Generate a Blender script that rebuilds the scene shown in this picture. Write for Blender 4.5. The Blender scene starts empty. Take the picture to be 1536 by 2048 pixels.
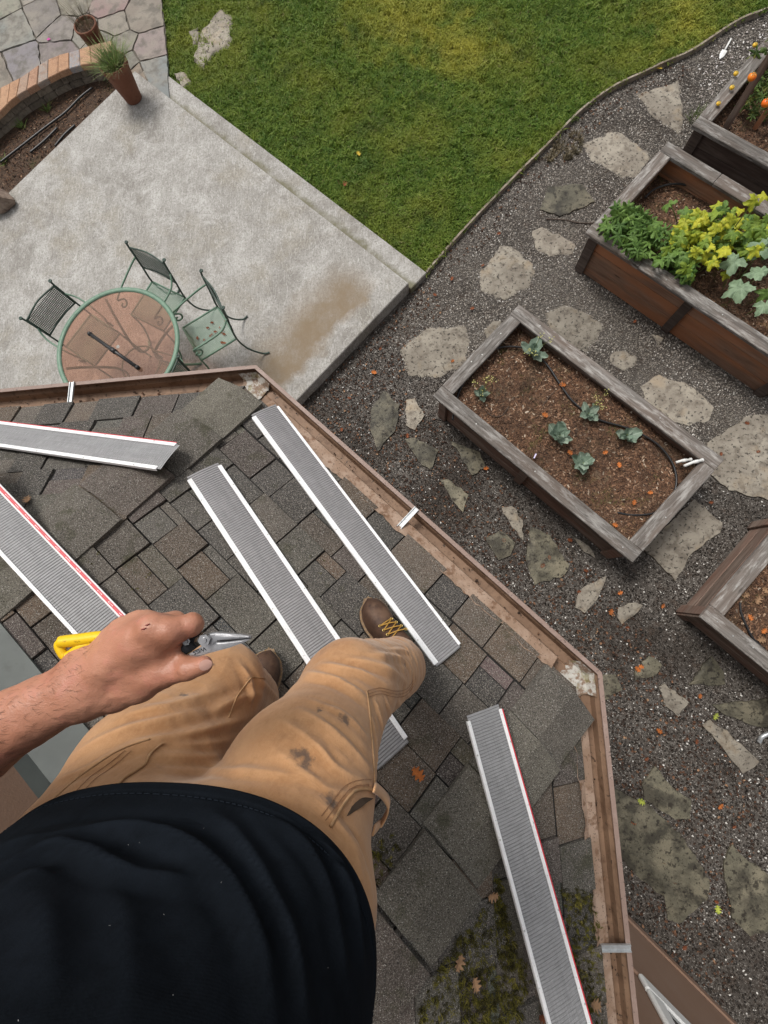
import bpy, bmesh, math, random
import numpy as np
from mathutils import Vector, Matrix
random.seed(7); np.random.seed(7)
S = bpy.context.scene
COL = S.collection

# ------------------------------------------------------------------ camera
F_PX, NADIR = 910.0, (855.0, 1170.0)
H = 4.70                                   # lens height above the gravel
_d = np.array([(NADIR[0]-768)/F_PX, (NADIR[1]-1024)/F_PX, 1.0]); _d /= np.linalg.norm(_d)
_ex = np.array([1, 0, 0.0]); _ex -= _d*_ex.dot(_d); _ex /= np.linalg.norm(_ex)
_ey = np.cross(_ex, _d)
if _ey[1] > 0: _ey = -_ey
def c2w(v):
    v = np.array(v, float); return (v.dot(_ex), v.dot(_ey), -v.dot(_d))
cam_d = bpy.data.cameras.new('camera'); cam = bpy.data.objects.new('camera', cam_d); COL.objects.link(cam)
r_, u_, b_ = c2w((1, 0, 0)), c2w((0, -1, 0)), c2w((0, 0, -1))
cam.matrix_world = Matrix(((r_[0], u_[0], b_[0], 0), (r_[1], u_[1], b_[1], 0), (r_[2], u_[2], b_[2], H), (0, 0, 0, 1)))
cam_d.sensor_fit = 'HORIZONTAL'; cam_d.sensor_width = 36; cam_d.lens = 36*F_PX/1536
cam_d.clip_start = 0.02; cam_d.clip_end = 400
S.camera = cam

# ------------------------------------------------------------------ light
SUN_EL, SUN_AZ = math.radians(60), math.radians(128)     # azimuth: world direction towards the sun
world = bpy.data.worlds.new('World'); S.world = world; world.use_nodes = True
wn = world.node_tree.nodes; wl = world.node_tree.links
bg = wn['Background']; sky = wn.new('ShaderNodeTexSky'); sky.sky_type = 'NISHITA'; sky.sun_disc = False
sky.sun_elevation = SUN_EL; sky.sun_rotation = math.radians(90) - SUN_AZ
sky.air_density = 1.0; sky.dust_density = 4.0; sky.ozone_density = 1.0
hs = wn.new('ShaderNodeHueSaturation'); hs.inputs['Saturation'].default_value = 0.12
wl.new(sky.outputs[0], hs.inputs['Color']); wl.new(hs.outputs[0], bg.inputs['Color']); bg.inputs['Strength'].default_value = 0.11
sd = bpy.data.lights.new('sun', 'SUN'); sd.energy = 1.4; sd.angle = math.radians(16); sd.color = (1, 0.95, 0.88)
so = bpy.data.objects.new('sun', sd); COL.objects.link(so)
_sv = Vector((math.cos(SUN_EL)*math.cos(SUN_AZ), math.cos(SUN_EL)*math.sin(SUN_AZ), math.sin(SUN_EL)))
so.rotation_euler = _sv.to_track_quat('Z', 'Y').to_euler()
so.location = (0, 0, 12)
S.view_settings.view_transform = 'Standard'; S.view_settings.look = 'None'; S.view_settings.gamma = 1
S.view_settings.exposure = 0.58
S.cycles.max_bounces = 6; S.cycles.diffuse_bounces = 3; S.cycles.glossy_bounces = 3; S.cycles.transmission_bounces = 6
S.cycles.use_adaptive_sampling = True; S.cycles.adaptive_threshold = 0.02
S.cycles.use_denoising = True

# ------------------------------------------------------------------ helpers
def ray(u, v):                              # plan offset per metre of drop below the lens
    r = np.array([(u-768)/F_PX, (v-1024)/F_PX, 1.0])
    return np.array([r.dot(_ex), r.dot(_ey)])/r.dot(_d)
def P(u, v, z=0.0):
    g = ray(u, v)*(H-z); return Vector((g[0], g[1], z))
def hitplane(u, v, o, n):                   # photo ray onto a real plane
    g = ray(u, v); dr = Vector((g[0], g[1], -1)); c = Vector((0, 0, H))
    return c + dr*((Vector(o)-c).dot(n)/dr.dot(n))
def unit2(v): v = np.array(v, float); return v/np.linalg.norm(v)

def mesh(name, verts, faces, mat=None, parent=None, smooth=False):
    me = bpy.data.meshes.new(name); me.from_pydata([tuple(v) for v in verts], [], faces); me.update()
    if mat: me.materials.append(mat)
    if smooth: me.polygons.foreach_set('use_smooth', [True]*len(me.polygons))
    o = bpy.data.objects.new(name, me); COL.objects.link(o)
    if parent is not None: o.parent = parent
    return o
def from_bm(name, bm, mat=None, parent=None, smooth=False):
    me = bpy.data.meshes.new(name); bm.normal_update(); bm.to_mesh(me); bm.free()
    if mat: me.materials.append(mat)
    if smooth: me.polygons.foreach_set('use_smooth', [True]*len(me.polygons))
    o = bpy.data.objects.new(name, me); COL.objects.link(o)
    if parent is not None: o.parent = parent
    return o
def tag(o, label=None, cat=None, group=None, kind=None):
    if label: o['label'] = label
    if cat: o['category'] = cat
    if group: o['group'] = group
    if kind: o['kind'] = kind
    return o
def thing(name, label, cat, loc=(0, 0, 0), rotz=0.0, group=None):
    o = bpy.data.objects.new(name, None); COL.objects.link(o); o.empty_display_size = 0.05
    o.location = loc; o.rotation_euler = (0, 0, rotz)
    return tag(o, label, cat, group)
def rel(o, parent):                          # world-space mesh under a translated/rotated root
    o.parent = parent
    m = Matrix.Translation(parent.location) @ parent.rotation_euler.to_matrix().to_4x4() if parent.rotation_mode != 'QUATERNION' else parent.matrix_world
    o.matrix_parent_inverse = m.inverted(); return o
def copy_tree(o, parent=None):
    c = o.copy(); COL.objects.link(c)
    if parent is not None: c.parent = parent
    for ch in o.children: copy_tree(ch, c)
    return c

def box_bm(bm, c, d, rz=0.0, bev=0.0, M=None):
    r = bmesh.ops.create_cube(bm, size=1.0)
    vs = r['verts']
    T = M if M is not None else Matrix.Translation(c) @ Matrix.Rotation(rz, 4, 'Z')
    bmesh.ops.transform(bm, matrix=T @ Matrix.Diagonal((d[0], d[1], d[2], 1)), verts=vs)
    if bev > 0:
        es = list({e for v in vs for e in v.link_edges})
        bmesh.ops.bevel(bm, geom=es, offset=bev, segments=1, affect='EDGES')
def box(name, c, d, rz, mat, parent=None, bev=0.004, jit=0.0):
    """board with its long side along local X, so the grain runs along it"""
    bm = bmesh.new(); box_bm(bm, (0, 0, 0), d, 0, bev)
    if jit:
        for v in bm.verts: v.co += Vector([random.uniform(-jit, jit) for _ in range(3)])
    o = from_bm(name, bm, mat); o.location = c; o.rotation_euler = (0, 0, rz)
    if parent is not None: rel(o, parent)
    return o
def tube_geo(pts, rad, seg=8, cap=True):
    """verts/faces of a tube along pts; rad is a number or a list"""
    pts = [Vector(p) for p in pts]; n = len(pts); V = []; Fc = []
    up = Vector((0, 0, 1)); prev = None
    for i, p in enumerate(pts):
        t = (pts[min(i+1, n-1)] - pts[max(i-1, 0)]).normalized()
        if prev is None:
            a = up if abs(t.dot(up)) < 0.9 else Vector((1, 0, 0))
            nx = t.cross(a).normalized()
        else:
            nx = prev - t*prev.dot(t)
            nx = nx.normalized() if nx.length > 1e-6 else t.orthogonal().normalized()
        prev = nx; ny = t.cross(nx)
        r = rad[i] if isinstance(rad, (list, tuple)) else rad
        for k in range(seg):
            a = 2*math.pi*k/seg; V.append(p + nx*(r*math.cos(a)) + ny*(r*math.sin(a)))
    for i in range(n-1):
        for k in range(seg):
            k2 = (k+1) % seg
            Fc.append((i*seg+k, i*seg+k2, (i+1)*seg+k2, (i+1)*seg+k))
    if cap:
        Fc.append(tuple(reversed(range(seg)))); Fc.append(tuple((n-1)*seg+k for k in range(seg)))
    return V, Fc
def join_geo(lst):
    V = []; Fc = []
    for v, f in lst:
        o = len(V); V += list(v); Fc += [tuple(i+o for i in q) for q in f]
    return V, Fc
def tube(name, pts, rad, mat, parent=None, seg=8):
    V, Fc = tube_geo(pts, rad, seg); return mesh(name, V, Fc, mat, parent, True)
def spline(pts, n=8):
    """Catmull-Rom through pts"""
    pts = [Vector(p) for p in pts]; out = []
    for i in range(len(pts)-1):
        p0, p1, p2, p3 = pts[max(i-1, 0)], pts[i], pts[i+1], pts[min(i+2, len(pts)-1)]
        for k in range(n):
            t = k/n
            out.append(0.5*((2*p1) + (p2-p0)*t + (2*p0-5*p1+4*p2-p3)*t*t + (3*p1-p0-3*p2+p3)*t**3))
    return out + [pts[-1]]
def lathe(name, prof, mat, parent=None, seg=24, loc=(0, 0, 0)):
    V = []; Fc = []
    for r, z in prof:
        for k in range(seg):
            a = 2*math.pi*k/seg; V.append((r*math.cos(a)+loc[0], r*math.sin(a)+loc[1], z+loc[2]))
    for i in range(len(prof)-1):
        for k in range(seg):
            k2 = (k+1) % seg; Fc.append((i*seg+k, i*seg+k2, (i+1)*seg+k2, (i+1)*seg+k))
    return mesh(name, V, Fc, mat, parent, True)
def clip(poly, a, b, c):                     # keep a*x+b*y<=c
    out = []
    for i in range(len(poly)):
        p, q = poly[i], poly[(i+1) % len(poly)]
        fp, fq = a*p[0]+b*p[1]-c, a*q[0]+b*q[1]-c
        if fp <= 0: out.append(p)
        if fp*fq < 0:
            t = fp/(fp-fq); out.append((p[0]+t*(q[0]-p[0]), p[1]+t*(q[1]-p[1])))
    return out
def prism(name, poly, z0, z1, mat, parent=None, bev=0.0, rough=0.0):
    bm = bmesh.new()
    top = [bm.verts.new((p[0], p[1], z1)) for p in poly]
    f = bm.faces.new(top)
    if f.calc_area() and f.normal.z == 0: f.normal_update()
    f.normal_update()
    if f.normal.z < 0: f.normal_flip()
    r = bmesh.ops.extrude_face_region(bm, geom=[f])
    for v in [g for g in r['geom'] if isinstance(g, bmesh.types.BMVert)]: pass
    # the extruded copy becomes the top
    for g in r['geom']:
        if isinstance(g, bmesh.types.BMVert): g.co.z = z1
    for v in top: v.co.z = z0
    bmesh.ops.recalc_face_normals(bm, faces=bm.faces)
    if bev > 0:
        es = [e for e in bm.edges if all(abs(v.co.z-z1) < 1e-5 for v in e.verts)]
        bmesh.ops.bevel(bm, geom=es, offset=bev, segments=2, affect='EDGES')
    return from_bm(name, bm, mat, parent)
def rough_poly(pts, step=0.06, amp=0.012, rng=random):
    """subdivide a polygon's outline and jitter it like broken stone"""
    out = []; n = len(pts)
    for i in range(n):
        a, b = Vector(pts[i][:2]), Vector(pts[(i+1) % n][:2]); L = (b-a).length; k = max(1, int(L/step))
        nrm = Vector((-(b-a).y, (b-a).x)).normalized() if L else Vector((0, 0))
        for j in range(k):
            out.append(a.lerp(b, j/k) + nrm*rng.uniform(-amp, amp)*(1 if j else 0.6))
    return [(p.x, p.y) for p in out]

# ------------------------------------------------------------------ materials
def new_mat(name):
    m = bpy.data.materials.new(name); m.use_nodes = True
    nt = m.node_tree; return m, nt, nt.nodes['Principled BSDF'], nt.nodes['Material Output']
def _noise(nt, vec, scale, detail=4, rough=0.6, dist=0.0):
    n = nt.nodes.new('ShaderNodeTexNoise'); n.inputs['Scale'].default_value = scale
    n.inputs['Detail'].default_value = detail; n.inputs['Roughness'].default_value = rough; n.inputs['Distortion'].default_value = dist
    nt.links.new(vec, n.inputs['Vector']); return n.outputs['Fac']
def _ramp(nt, fac, lo, hi, a=0.0, b=1.0):
    n = nt.nodes.new('ShaderNodeMapRange'); n.inputs['From Min'].default_value = lo; n.inputs['From Max'].default_value = hi
    n.inputs['To Min'].default_value = a; n.inputs['To Max'].default_value = b; n.clamp = True
    nt.links.new(fac, n.inputs['Value']); return n.outputs['Result']
def _mix(nt, fac, a, b, mode='MIX'):
    n = nt.nodes.new('ShaderNodeMix'); n.data_type = 'RGBA'; n.blend_type = mode
    if isinstance(fac, (int, float)): n.inputs[0].default_value = fac
    else: nt.links.new(fac, n.inputs[0])
    for s, x in ((6, a), (7, b)):
        if isinstance(x, (tuple, list)): n.inputs[s].default_value = (x[0], x[1], x[2], 1)
        else: nt.links.new(x, n.inputs[s])
    return n.outputs[2]
def _math(nt, op, a, b=None):
    n = nt.nodes.new('ShaderNodeMath'); n.operation = op
    for i, x in enumerate((a, b)):
        if x is None: continue
        if isinstance(x, (int, float)): n.inputs[i].default_value = x
        else: nt.links.new(x, n.inputs[i])
    return n.outputs[0]
def _pos(nt, space='world'):
    if space == 'world':
        return nt.nodes.new('ShaderNodeNewGeometry').outputs['Position']
    tc = nt.nodes.new('ShaderNodeTexCoord').outputs['Object']
    oi = nt.nodes.new('ShaderNodeObjectInfo')
    n = nt.nodes.new('ShaderNodeVectorMath'); n.operation = 'ADD'
    m = nt.nodes.new('ShaderNodeVectorMath'); m.operation = 'SCALE'; m.inputs[0].default_value = (37.1, 11.7, 23.3)
    nt.links.new(oi.outputs['Random'], m.inputs['Scale']); nt.links.new(tc, n.inputs[0]); nt.links.new(m.outputs[0], n.inputs[1])
    return n.outputs[0]
def _map(nt, vec, scale=(1, 1, 1), rot=(0, 0, 0), loc=(0, 0, 0)):
    n = nt.nodes.new('ShaderNodeMapping'); n.inputs['Scale'].default_value = scale; n.inputs['Rotation'].default_value = rot; n.inputs['Location'].default_value = loc
    nt.links.new(vec, n.inputs['Vector']); return n.outputs[0]
def _bump(nt, bsdf, h, strength=0.3, dist=0.01):
    n = nt.nodes.new('ShaderNodeBump'); n.inputs['Strength'].default_value = strength; n.inputs['Distance'].default_value = dist
    nt.links.new(h, n.inputs['Height'])
    if bsdf.inputs['Normal'].links: nt.links.new(bsdf.inputs['Normal'].links[0].from_socket, n.inputs['Normal'])
    nt.links.new(n.outputs[0], bsdf.inputs['Normal'])
def stone_mat(name, base, layers=(), rough=0.9, bump=(120, 0.4, 0.004), space='world', rand=0.0, objcol=False, spec=0.3, stretch=None, metal=0.0, rot=(0, 0, 0)):
    """layers: (scale, detail, lo, hi, colour, strength) noise masks painted over the base colour"""
    m, nt, b, out = new_mat(name)
    vec = _pos(nt, space)
    if stretch: vec = _map(nt, vec, stretch, rot)
    col = base
    if objcol:
        oi = nt.nodes.new('ShaderNodeObjectInfo'); col = oi.outputs['Color']
    for i, (sc, de, lo, hi, c, st) in enumerate(layers):
        v2 = _map(nt, vec, loc=(i*3.7, i*1.3, i*5.1))
        f = _ramp(nt, _noise(nt, v2, sc, de), lo, hi, 0, st)
        col = _mix(nt, f, col, c)
    if rand:
        oi = nt.nodes.new('ShaderNodeObjectInfo'); k = _ramp(nt, oi.outputs['Random'], 0, 1, 1-rand, 1+rand)
        cb = nt.nodes.new('ShaderNodeCombineColor')
        for j in range(3): nt.links.new(k, cb.inputs[j])
        col = _mix(nt, 1.0, col, cb.outputs[0], 'MULTIPLY')
    if isinstance(col, tuple): b.inputs['Base Color'].default_value = (*col, 1)
    else: nt.links.new(col, b.inputs['Base Color'])
    b.inputs['Roughness'].default_value = rough; b.inputs['Specular IOR Level'].default_value = spec; b.inputs['Metallic'].default_value = metal
    if bump: 
        bs = bump if isinstance(bump[0], (tuple, list)) else (bump,)
        for sc, st, di in bs: _bump(nt, b, _noise(nt, vec, sc, 3), st, di)
    return m
def wood_mat(name, dark, light, tint=None, tint_st=0.5, streak=(2.5, 30, 60), rough=0.85, worn=None, rand=0.15):
    m, nt, b, out = new_mat(name)
    v = _pos(nt, 'object'); g = _map(nt, v, (streak[0], streak[1], streak[1]))
    f = _noise(nt, g, 1.0, 5, 0.65, 0.6)
    col = _mix(nt, _ramp(nt, f, 0.32, 0.68), dark, light)
    if tint: col = _mix(nt, _ramp(nt, _noise(nt, _map(nt, v, (1.2, 5, 5), loc=(4, 2, 9)), 1.0, 3), 0.42, 0.62, 0, tint_st), col, tint)
    if worn: col = _mix(nt, _ramp(nt, _noise(nt, _map(nt, v, (5, 26, 26)), 1.0, 6, 0.72), 0.5, 0.66, 0, 0.8), col, worn)
    # knots
    vo = nt.nodes.new('ShaderNodeTexVoronoi'); vo.inputs['Scale'].default_value = 1.0
    nt.links.new(_map(nt, v, (2.2, 9, 9), loc=(1, 7, 3)), vo.inputs['Vector'])
    col = _mix(nt, _ramp(nt, vo.outputs['Distance'], 0.05, 0.11, 0.75, 0), col, tuple(x*0.35 for x in dark))
    oi = nt.nodes.new('ShaderNodeObjectInfo'); k = _ramp(nt, oi.outputs['Random'], 0, 1, 1-rand, 1+rand)
    cb = nt.nodes.new('ShaderNodeCombineColor')
    for j in range(3): nt.links.new(k, cb.inputs[j])
    col = _mix(nt, 1.0, col, cb.outputs[0], 'MULTIPLY')
    nt.links.new(col, b.inputs['Base Color']); b.inputs['Roughness'].default_value = rough; b.inputs['Specular IOR Level'].default_value = 0.25
    _bump(nt, b, f, 0.5, 0.004); _bump(nt, b, _noise(nt, _map(nt, v, (8, 160, 160)), 1.0, 3), 0.35, 0.002)
    return m
def plain(name, col, rough=0.6, metal=0.0, spec=0.5, **k):
    return stone_mat(name, col, k.get('layers', ()), rough, k.get('bump'), k.get('space', 'world'), k.get('rand', 0), k.get('objcol', False), spec, metal=metal)

M = {}
M['gravel'] = stone_mat('gravel_bed', (0.075, 0.065, 0.056), [(45, 3, 0.5, 0.7, (0.16, 0.145, 0.13), 0.8), (90, 2, 0.6, 0.66, (0.45, 0.42, 0.38), 0.8), (1.1, 4, 0.48, 0.66, (0.026, 0.019, 0.014), 0.7), (9, 4, 0.55, 0.7, (0.055, 0.032, 0.02), 0.5)], 0.8, ((140, 0.8, 0.012), (40, 0.5, 0.01)))
M['soil'] = stone_mat('soil', (0.060, 0.038, 0.026), [(30, 5, 0.45, 0.65, (0.11, 0.062, 0.036), 0.8), (90, 3, 0.6, 0.7, (0.30, 0.20, 0.13), 0.6), (14, 4, 0.55, 0.7, (0.022, 0.016, 0.011), 0.7), (5, 4, 0.6, 0.72, (0.035, 0.045, 0.012), 0.5)], 0.95, ((60, 0.9, 0.02), (200, 0.6, 0.006)))
M['lawn_soil'] = stone_mat('lawn_soil', (0.035, 0.045, 0.012), [(40, 4, 0.45, 0.65, (0.05, 0.075, 0.015), 0.9)], 1.0, (80, 0.8, 0.02))
M['flag'] = stone_mat('flagstone', (0.215, 0.19, 0.155), [(3.5, 5, 0.42, 0.62, (0.31, 0.28, 0.23), 0.8), (14, 5, 0.48, 0.64, (0.12, 0.10, 0.08), 0.75), (32, 4, 0.57, 0.63, (0.035, 0.03, 0.026), 0.85), (5, 4, 0.55, 0.7, (0.28, 0.22, 0.15), 0.6)], 0.85, ((30, 0.5, 0.012), (140, 0.4, 0.004)), rand=0.22)
M['flag_dark'] = stone_mat('damp_flagstone', (0.105, 0.096, 0.068), [(4, 5, 0.44, 0.62, (0.19, 0.168, 0.118), 0.8), (6, 6, 0.46, 0.60, (0.034, 0.030, 0.022), 0.85), (24, 5, 0.55, 0.63, (0.018, 0.014, 0.010), 0.85), (60, 3, 0.60, 0.66, (0.02, 0.016, 0.012), 0.8)], 0.6, ((30, 0.5, 0.012), (140, 0.4, 0.004)), rand=0.25)
M['shingle'] = stone_mat('shingle_granules', (0.1, 0.1, 0.1), [(5, 4, 0.4, 0.65, (0.045, 0.04, 0.035), 0.5), (230, 3, 0.50, 0.60, (0.20, 0.18, 0.155), 0.65), (260, 3, 0.54, 0.63, (0.014, 0.013, 0.012), 0.85), (330, 1, 0.66, 0.70, (0.5, 0.48, 0.44), 0.75), (9, 5, 0.58, 0.70, (0.035, 0.035, 0.015), 0.6)], 0.9, ((230, 0.8, 0.004), (30, 0.25, 0.004)), objcol=True)
M['deck'] = plain('shadow_black_deck', (0.012, 0.011, 0.010), 0.95)  # near-black deck colour stands in for shadow in the gaps between shingles
M['gutter'] = stone_mat('brown_gutter', (0.20, 0.122, 0.078), [(7, 5, 0.42, 0.6, (0.29, 0.185, 0.12), 0.7), (25, 5, 0.52, 0.68, (0.10, 0.055, 0.032), 0.7), (70, 3, 0.62, 0.68, (0.03, 0.02, 0.014), 0.8)], 0.6, (60, 0.2, 0.003))
M['gutter_out'] = stone_mat('gutter_lip_paint', (0.26, 0.185, 0.155), [(20, 4, 0.5, 0.7, (0.32, 0.245, 0.215), 0.6), (90, 3, 0.63, 0.68, (0.06, 0.045, 0.04), 0.7)], 0.5)
M['drip'] = stone_mat('peeling_drip_edge', (0.27, 0.18, 0.125), [(12, 5, 0.45, 0.6, (0.37, 0.27, 0.205), 0.8), (30, 5, 0.54, 0.64, (0.15, 0.08, 0.045), 0.8), (120, 3, 0.6, 0.66, (0.05, 0.035, 0.025), 0.7)], 0.75, (70, 0.5, 0.003))
M['sealant'] = stone_mat('white_sealant', (0.48, 0.46, 0.42), [(45, 4, 0.44, 0.56, (0.20, 0.125, 0.08), 0.9), (25, 4, 0.55, 0.65, (0.22, 0.20, 0.08), 0.6)], 0.7, (80, 0.8, 0.004))
M['galv'] = stone_mat('galvanised_strap', (0.50, 0.52, 0.53), [(60, 4, 0.45, 0.65, (0.33, 0.34, 0.35), 0.7)], 0.4, None, metal=0.6)
M['alu'] = stone_mat('bare_aluminium_edge', (0.80, 0.80, 0.81), [(14, 5, 0.5, 0.7, (0.66, 0.66, 0.67), 0.6), (200, 2, 0.64, 0.68, (0.3, 0.3, 0.3), 0.6)], 0.4, None, metal=0.0)
M['wall'] = stone_mat('brown_wall_paint', (0.25, 0.155, 0.105), [(3, 4, 0.4, 0.65, (0.27, 0.18, 0.135), 0.6), (200, 2, 0.5, 0.7, (0.2, 0.13, 0.1), 0.4)], 0.8, (160, 0.3, 0.003))
M['trim'] = plain('white_trim_paint', (0.72, 0.72, 0.70), 0.5, layers=[(60, 3, 0.5, 0.7, (0.6, 0.6, 0.58), 0.5)])
M['flash'] = stone_mat('grey_flashing', (0.085, 0.095, 0.09), [(6, 4, 0.42, 0.65, (0.12, 0.135, 0.128), 0.6), (30, 4, 0.58, 0.7, (0.07, 0.075, 0.07), 0.6)], 0.55, None)
def concrete_mat():
    m, nt, b, out = new_mat('patio_concrete'); v = _pos(nt)
    col = _mix(nt, _ramp(nt, _noise(nt, _map(nt, v, (1.6, .8, 1), (0, 0, .75)), 1.1, 9, 0.72), 0.36, 0.66), (0.215, 0.200, 0.180), (0.34, 0.328, 0.305))
    col = _mix(nt, _ramp(nt, _noise(nt, _map(nt, v, (1, 1, 1), loc=(3, 8, 0), rot=(0, 0, -.8)), 2.6, 10, 0.78, 0.8), 0.47, 0.62, 0, 0.6), col, (0.47, 0.458, 0.435))
    col = _mix(nt, _ramp(nt, _noise(nt, _map(nt, v, (1, 1, 1), loc=(9, 1, 0)), 2.1, 5), 0.52, 0.68, 0, 0.65), col, (0.25, 0.225, 0.18))
    col = _mix(nt, _ramp(nt, _noise(nt, v, 45, 4, 0.7), 0.47, 0.66, 0, 0.6), col, (0.13, 0.12, 0.105))
    col = _mix(nt, _ramp(nt, _noise(nt, v, 110, 2), 0.665, 0.70, 0, 0.75), col, (0.05, 0.045, 0.04))
    # scratchy swirls left by the trowel
    wv = _noise(nt, _map(nt, v, (9, 2.0, 1), (0, 0, 0.9)), 1.6, 5, 0.6, 2.2)
    col = _mix(nt, _ramp(nt, _math(nt, 'ABSOLUTE', _math(nt, 'SUBTRACT', wv, 0.5)), 0.0, 0.02, 0.5, 0), col, (0.60, 0.59, 0.57))
    # brown drip stain below the gutter line, parallel to the slab edge
    e = P(817, 566, .16); ang = math.atan2(-0.6805, 0.7327)
    loc = _map(nt, v, (1, 1, 1)); n = nt.nodes.new('ShaderNodeVectorMath'); n.operation = 'SUBTRACT'; n.inputs[1].default_value = e; nt.links.new(v, n.inputs[0])
    rot = nt.nodes.new('ShaderNodeVectorRotate'); rot.rotation_type = 'Z_AXIS'; rot.inputs['Angle'].default_value = -ang; nt.links.new(n.outputs[0], rot.inputs['Vector'])
    sx = nt.nodes.new('ShaderNodeSeparateXYZ'); nt.links.new(rot.outputs[0], sx.inputs[0])
    wob = _ramp(nt, _noise(nt, v, 2.2, 5, 0.6), 0.3, 0.7, -0.11, 0.11)
    x = _math(nt, 'ADD', sx.outputs[0], wob)
    m1 = _math(nt, 'MULTIPLY', _ramp(nt, x, -0.90, -0.50), _ramp(nt, x, -0.26, -0.14, 1, 0))
    m1 = _math(nt, 'MULTIPLY', m1, _ramp(nt, sx.outputs[1], -0.45, -0.16, 1, 0))
    m1 = _math(nt, 'MULTIPLY', m1, _ramp(nt, _noise(nt, v, 5, 8, .7), 0.3, 0.6, 0.62, 0.95))
    col = _mix(nt, m1, col, (0.195, 0.145, 0.092))
    nt.links.new(col, b.inputs['Base Color']); b.inputs['Roughness'].default_value = 0.85; b.inputs['Specular IOR Level'].default_value = 0.3
    _bump(nt, b, _noise(nt, v, 90, 4), 0.35, 0.004); _bump(nt, b, wv, 0.15, 0.004)
    return m
M['concrete'] = concrete_mat()
def step_mat():
    m = M['concrete'].copy(); m.name = 'step_concrete'; nt = m.node_tree; b = nt.nodes['Principled BSDF']
    src = b.inputs['Base Color'].links[0].from_socket; v = _pos(nt)
    n = nt.nodes.new('ShaderNodeVectorMath'); n.operation = 'SUBTRACT'; n.inputs[1].default_value = P(817, 566, .16); nt.links.new(v, n.inputs[0])
    dt = nt.nodes.new('ShaderNodeVectorMath'); dt.operation = 'DOT_PRODUCT'; dt.inputs[1].default_value = (0.6807, 0.7325, 0); nt.links.new(n.outputs[0], dt.inputs[0])
    wob = _math(nt, 'ADD', dt.outputs['Value'], _ramp(nt, _noise(nt, v, 6, 5), 0.3, 0.7, -0.06, 0.05))
    col = _mix(nt, _ramp(nt, wob, 0.02, 0.11, 0.85, 0), src, (0.13, 0.12, 0.07))
    nt.links.new(col, b.inputs['Base Color']); return m
M['step'] = step_mat()
M['wood_grey'] = wood_mat('weathered_cap_wood', (0.064, 0.056, 0.050), (0.205, 0.188, 0.172), (0.14, 0.105, 0.085), 0.6, worn=(0.36, 0.345, 0.325), streak=(1.6, 38, 60))
M['wood_dark'] = wood_mat('dark_post_wood', (0.045, 0.034, 0.028), (0.12, 0.092, 0.078), (0.05, 0.03, 0.025), 0.5)
M['wood_red'] = wood_mat('redwood_plank', (0.16, 0.090, 0.060), (0.29, 0.18, 0.125), (0.38, 0.155, 0.07), 0.7, worn=None)
M['wood_brown'] = wood_mat('weathered_plank', (0.085, 0.060, 0.048), (0.25, 0.19, 0.155), (0.17, 0.08, 0.055), 0.55)

# ------------------------------------------------------------------ ground, lawn, patio
def sheet(name, poly, z, mat):
    o = mesh(name, [(p[0], p[1], z) for p in poly], [tuple(range(len(poly)))], mat)
    if o.data.polygons[0].normal.z < 0: o.data.flip_normals()
    return o
ground = sheet('ground', [(-60, -60), (60, -60), (60, 60), (-60, 60)], -0.02, M['soil']); tag(ground, kind='structure')

EDGE_PX = [(853, 545), (880, 512), (983, 400), (1088, 295), (1168, 215), (1233, 170), (1318, 130), (1393, 95), (1468, 45), (1536, 15), (1640, -45), (1800, -110)]
edge = spline([P(u, v, 0.05) for u, v in EDGE_PX], 6)
lawn_left = [P(300, 128, .02), P(334, 130, .02), P(330, 60, .02), P(322, 0, .02), P(310, -140, .02)]
lawn_poly = [(p.x, p.y) for p in edge] + [(9.0, 13.0), (-4.0, 13.0)] + [(p.x, p.y) for p in reversed(lawn_left)]
lawn = sheet('lawn', lawn_poly, 0.018, M['lawn_soil']); tag(lawn, kind='structure')
gravel_poly = [(p.x, p.y) for p in edge] + [(9, 7.5), (9, -7), (-1.2, -7), (-1.7, 1.7)]
gravel = sheet('gravel_path', gravel_poly, -0.004, M['gravel']); tag(gravel, kind='structure')

aB = -42.9*math.pi/180
eB = Vector((math.cos(aB), math.sin(aB), 0)); eN = Vector((-eB.y, eB.x, 0))        # eN: away from the house
Z_P = 0.16
# slab corner E, edges run along -eB (towards the flagstones) and -eN (towards the house)
E_ = P(817, 566, Z_P)
def slab(name, pts, z0, z1, mat=M['concrete']):
    return prism(name, pts, z0, z1, mat, None, 0.006)
def sp(a, b): q = E_ - eB*a + eN*b; return (q.x, q.y)
W_LEN = 4.75
patio = slab('patio_slab', [sp(0, 0), sp(W_LEN, 0), sp(W_LEN, -6.2), sp(0, -6.2)], -0.05, Z_P); tag(patio, kind='structure')
# lower step strip on the lawn side
q1 = P(853, 545, .085); wst = (q1-E_).dot(eN); ln = (q1-E_).dot(eB)
def sp2(a, b): q = E_ + eB*a + eN*b; return (q.x, q.y)
step = slab('patio_step', [sp2(ln, 0.004), sp2(ln, wst), sp2(-W_LEN-0.02, wst), sp2(-W_LEN-0.02, 0.004)], -0.05, 0.085, M['step']); tag(step, kind='structure')

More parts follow.
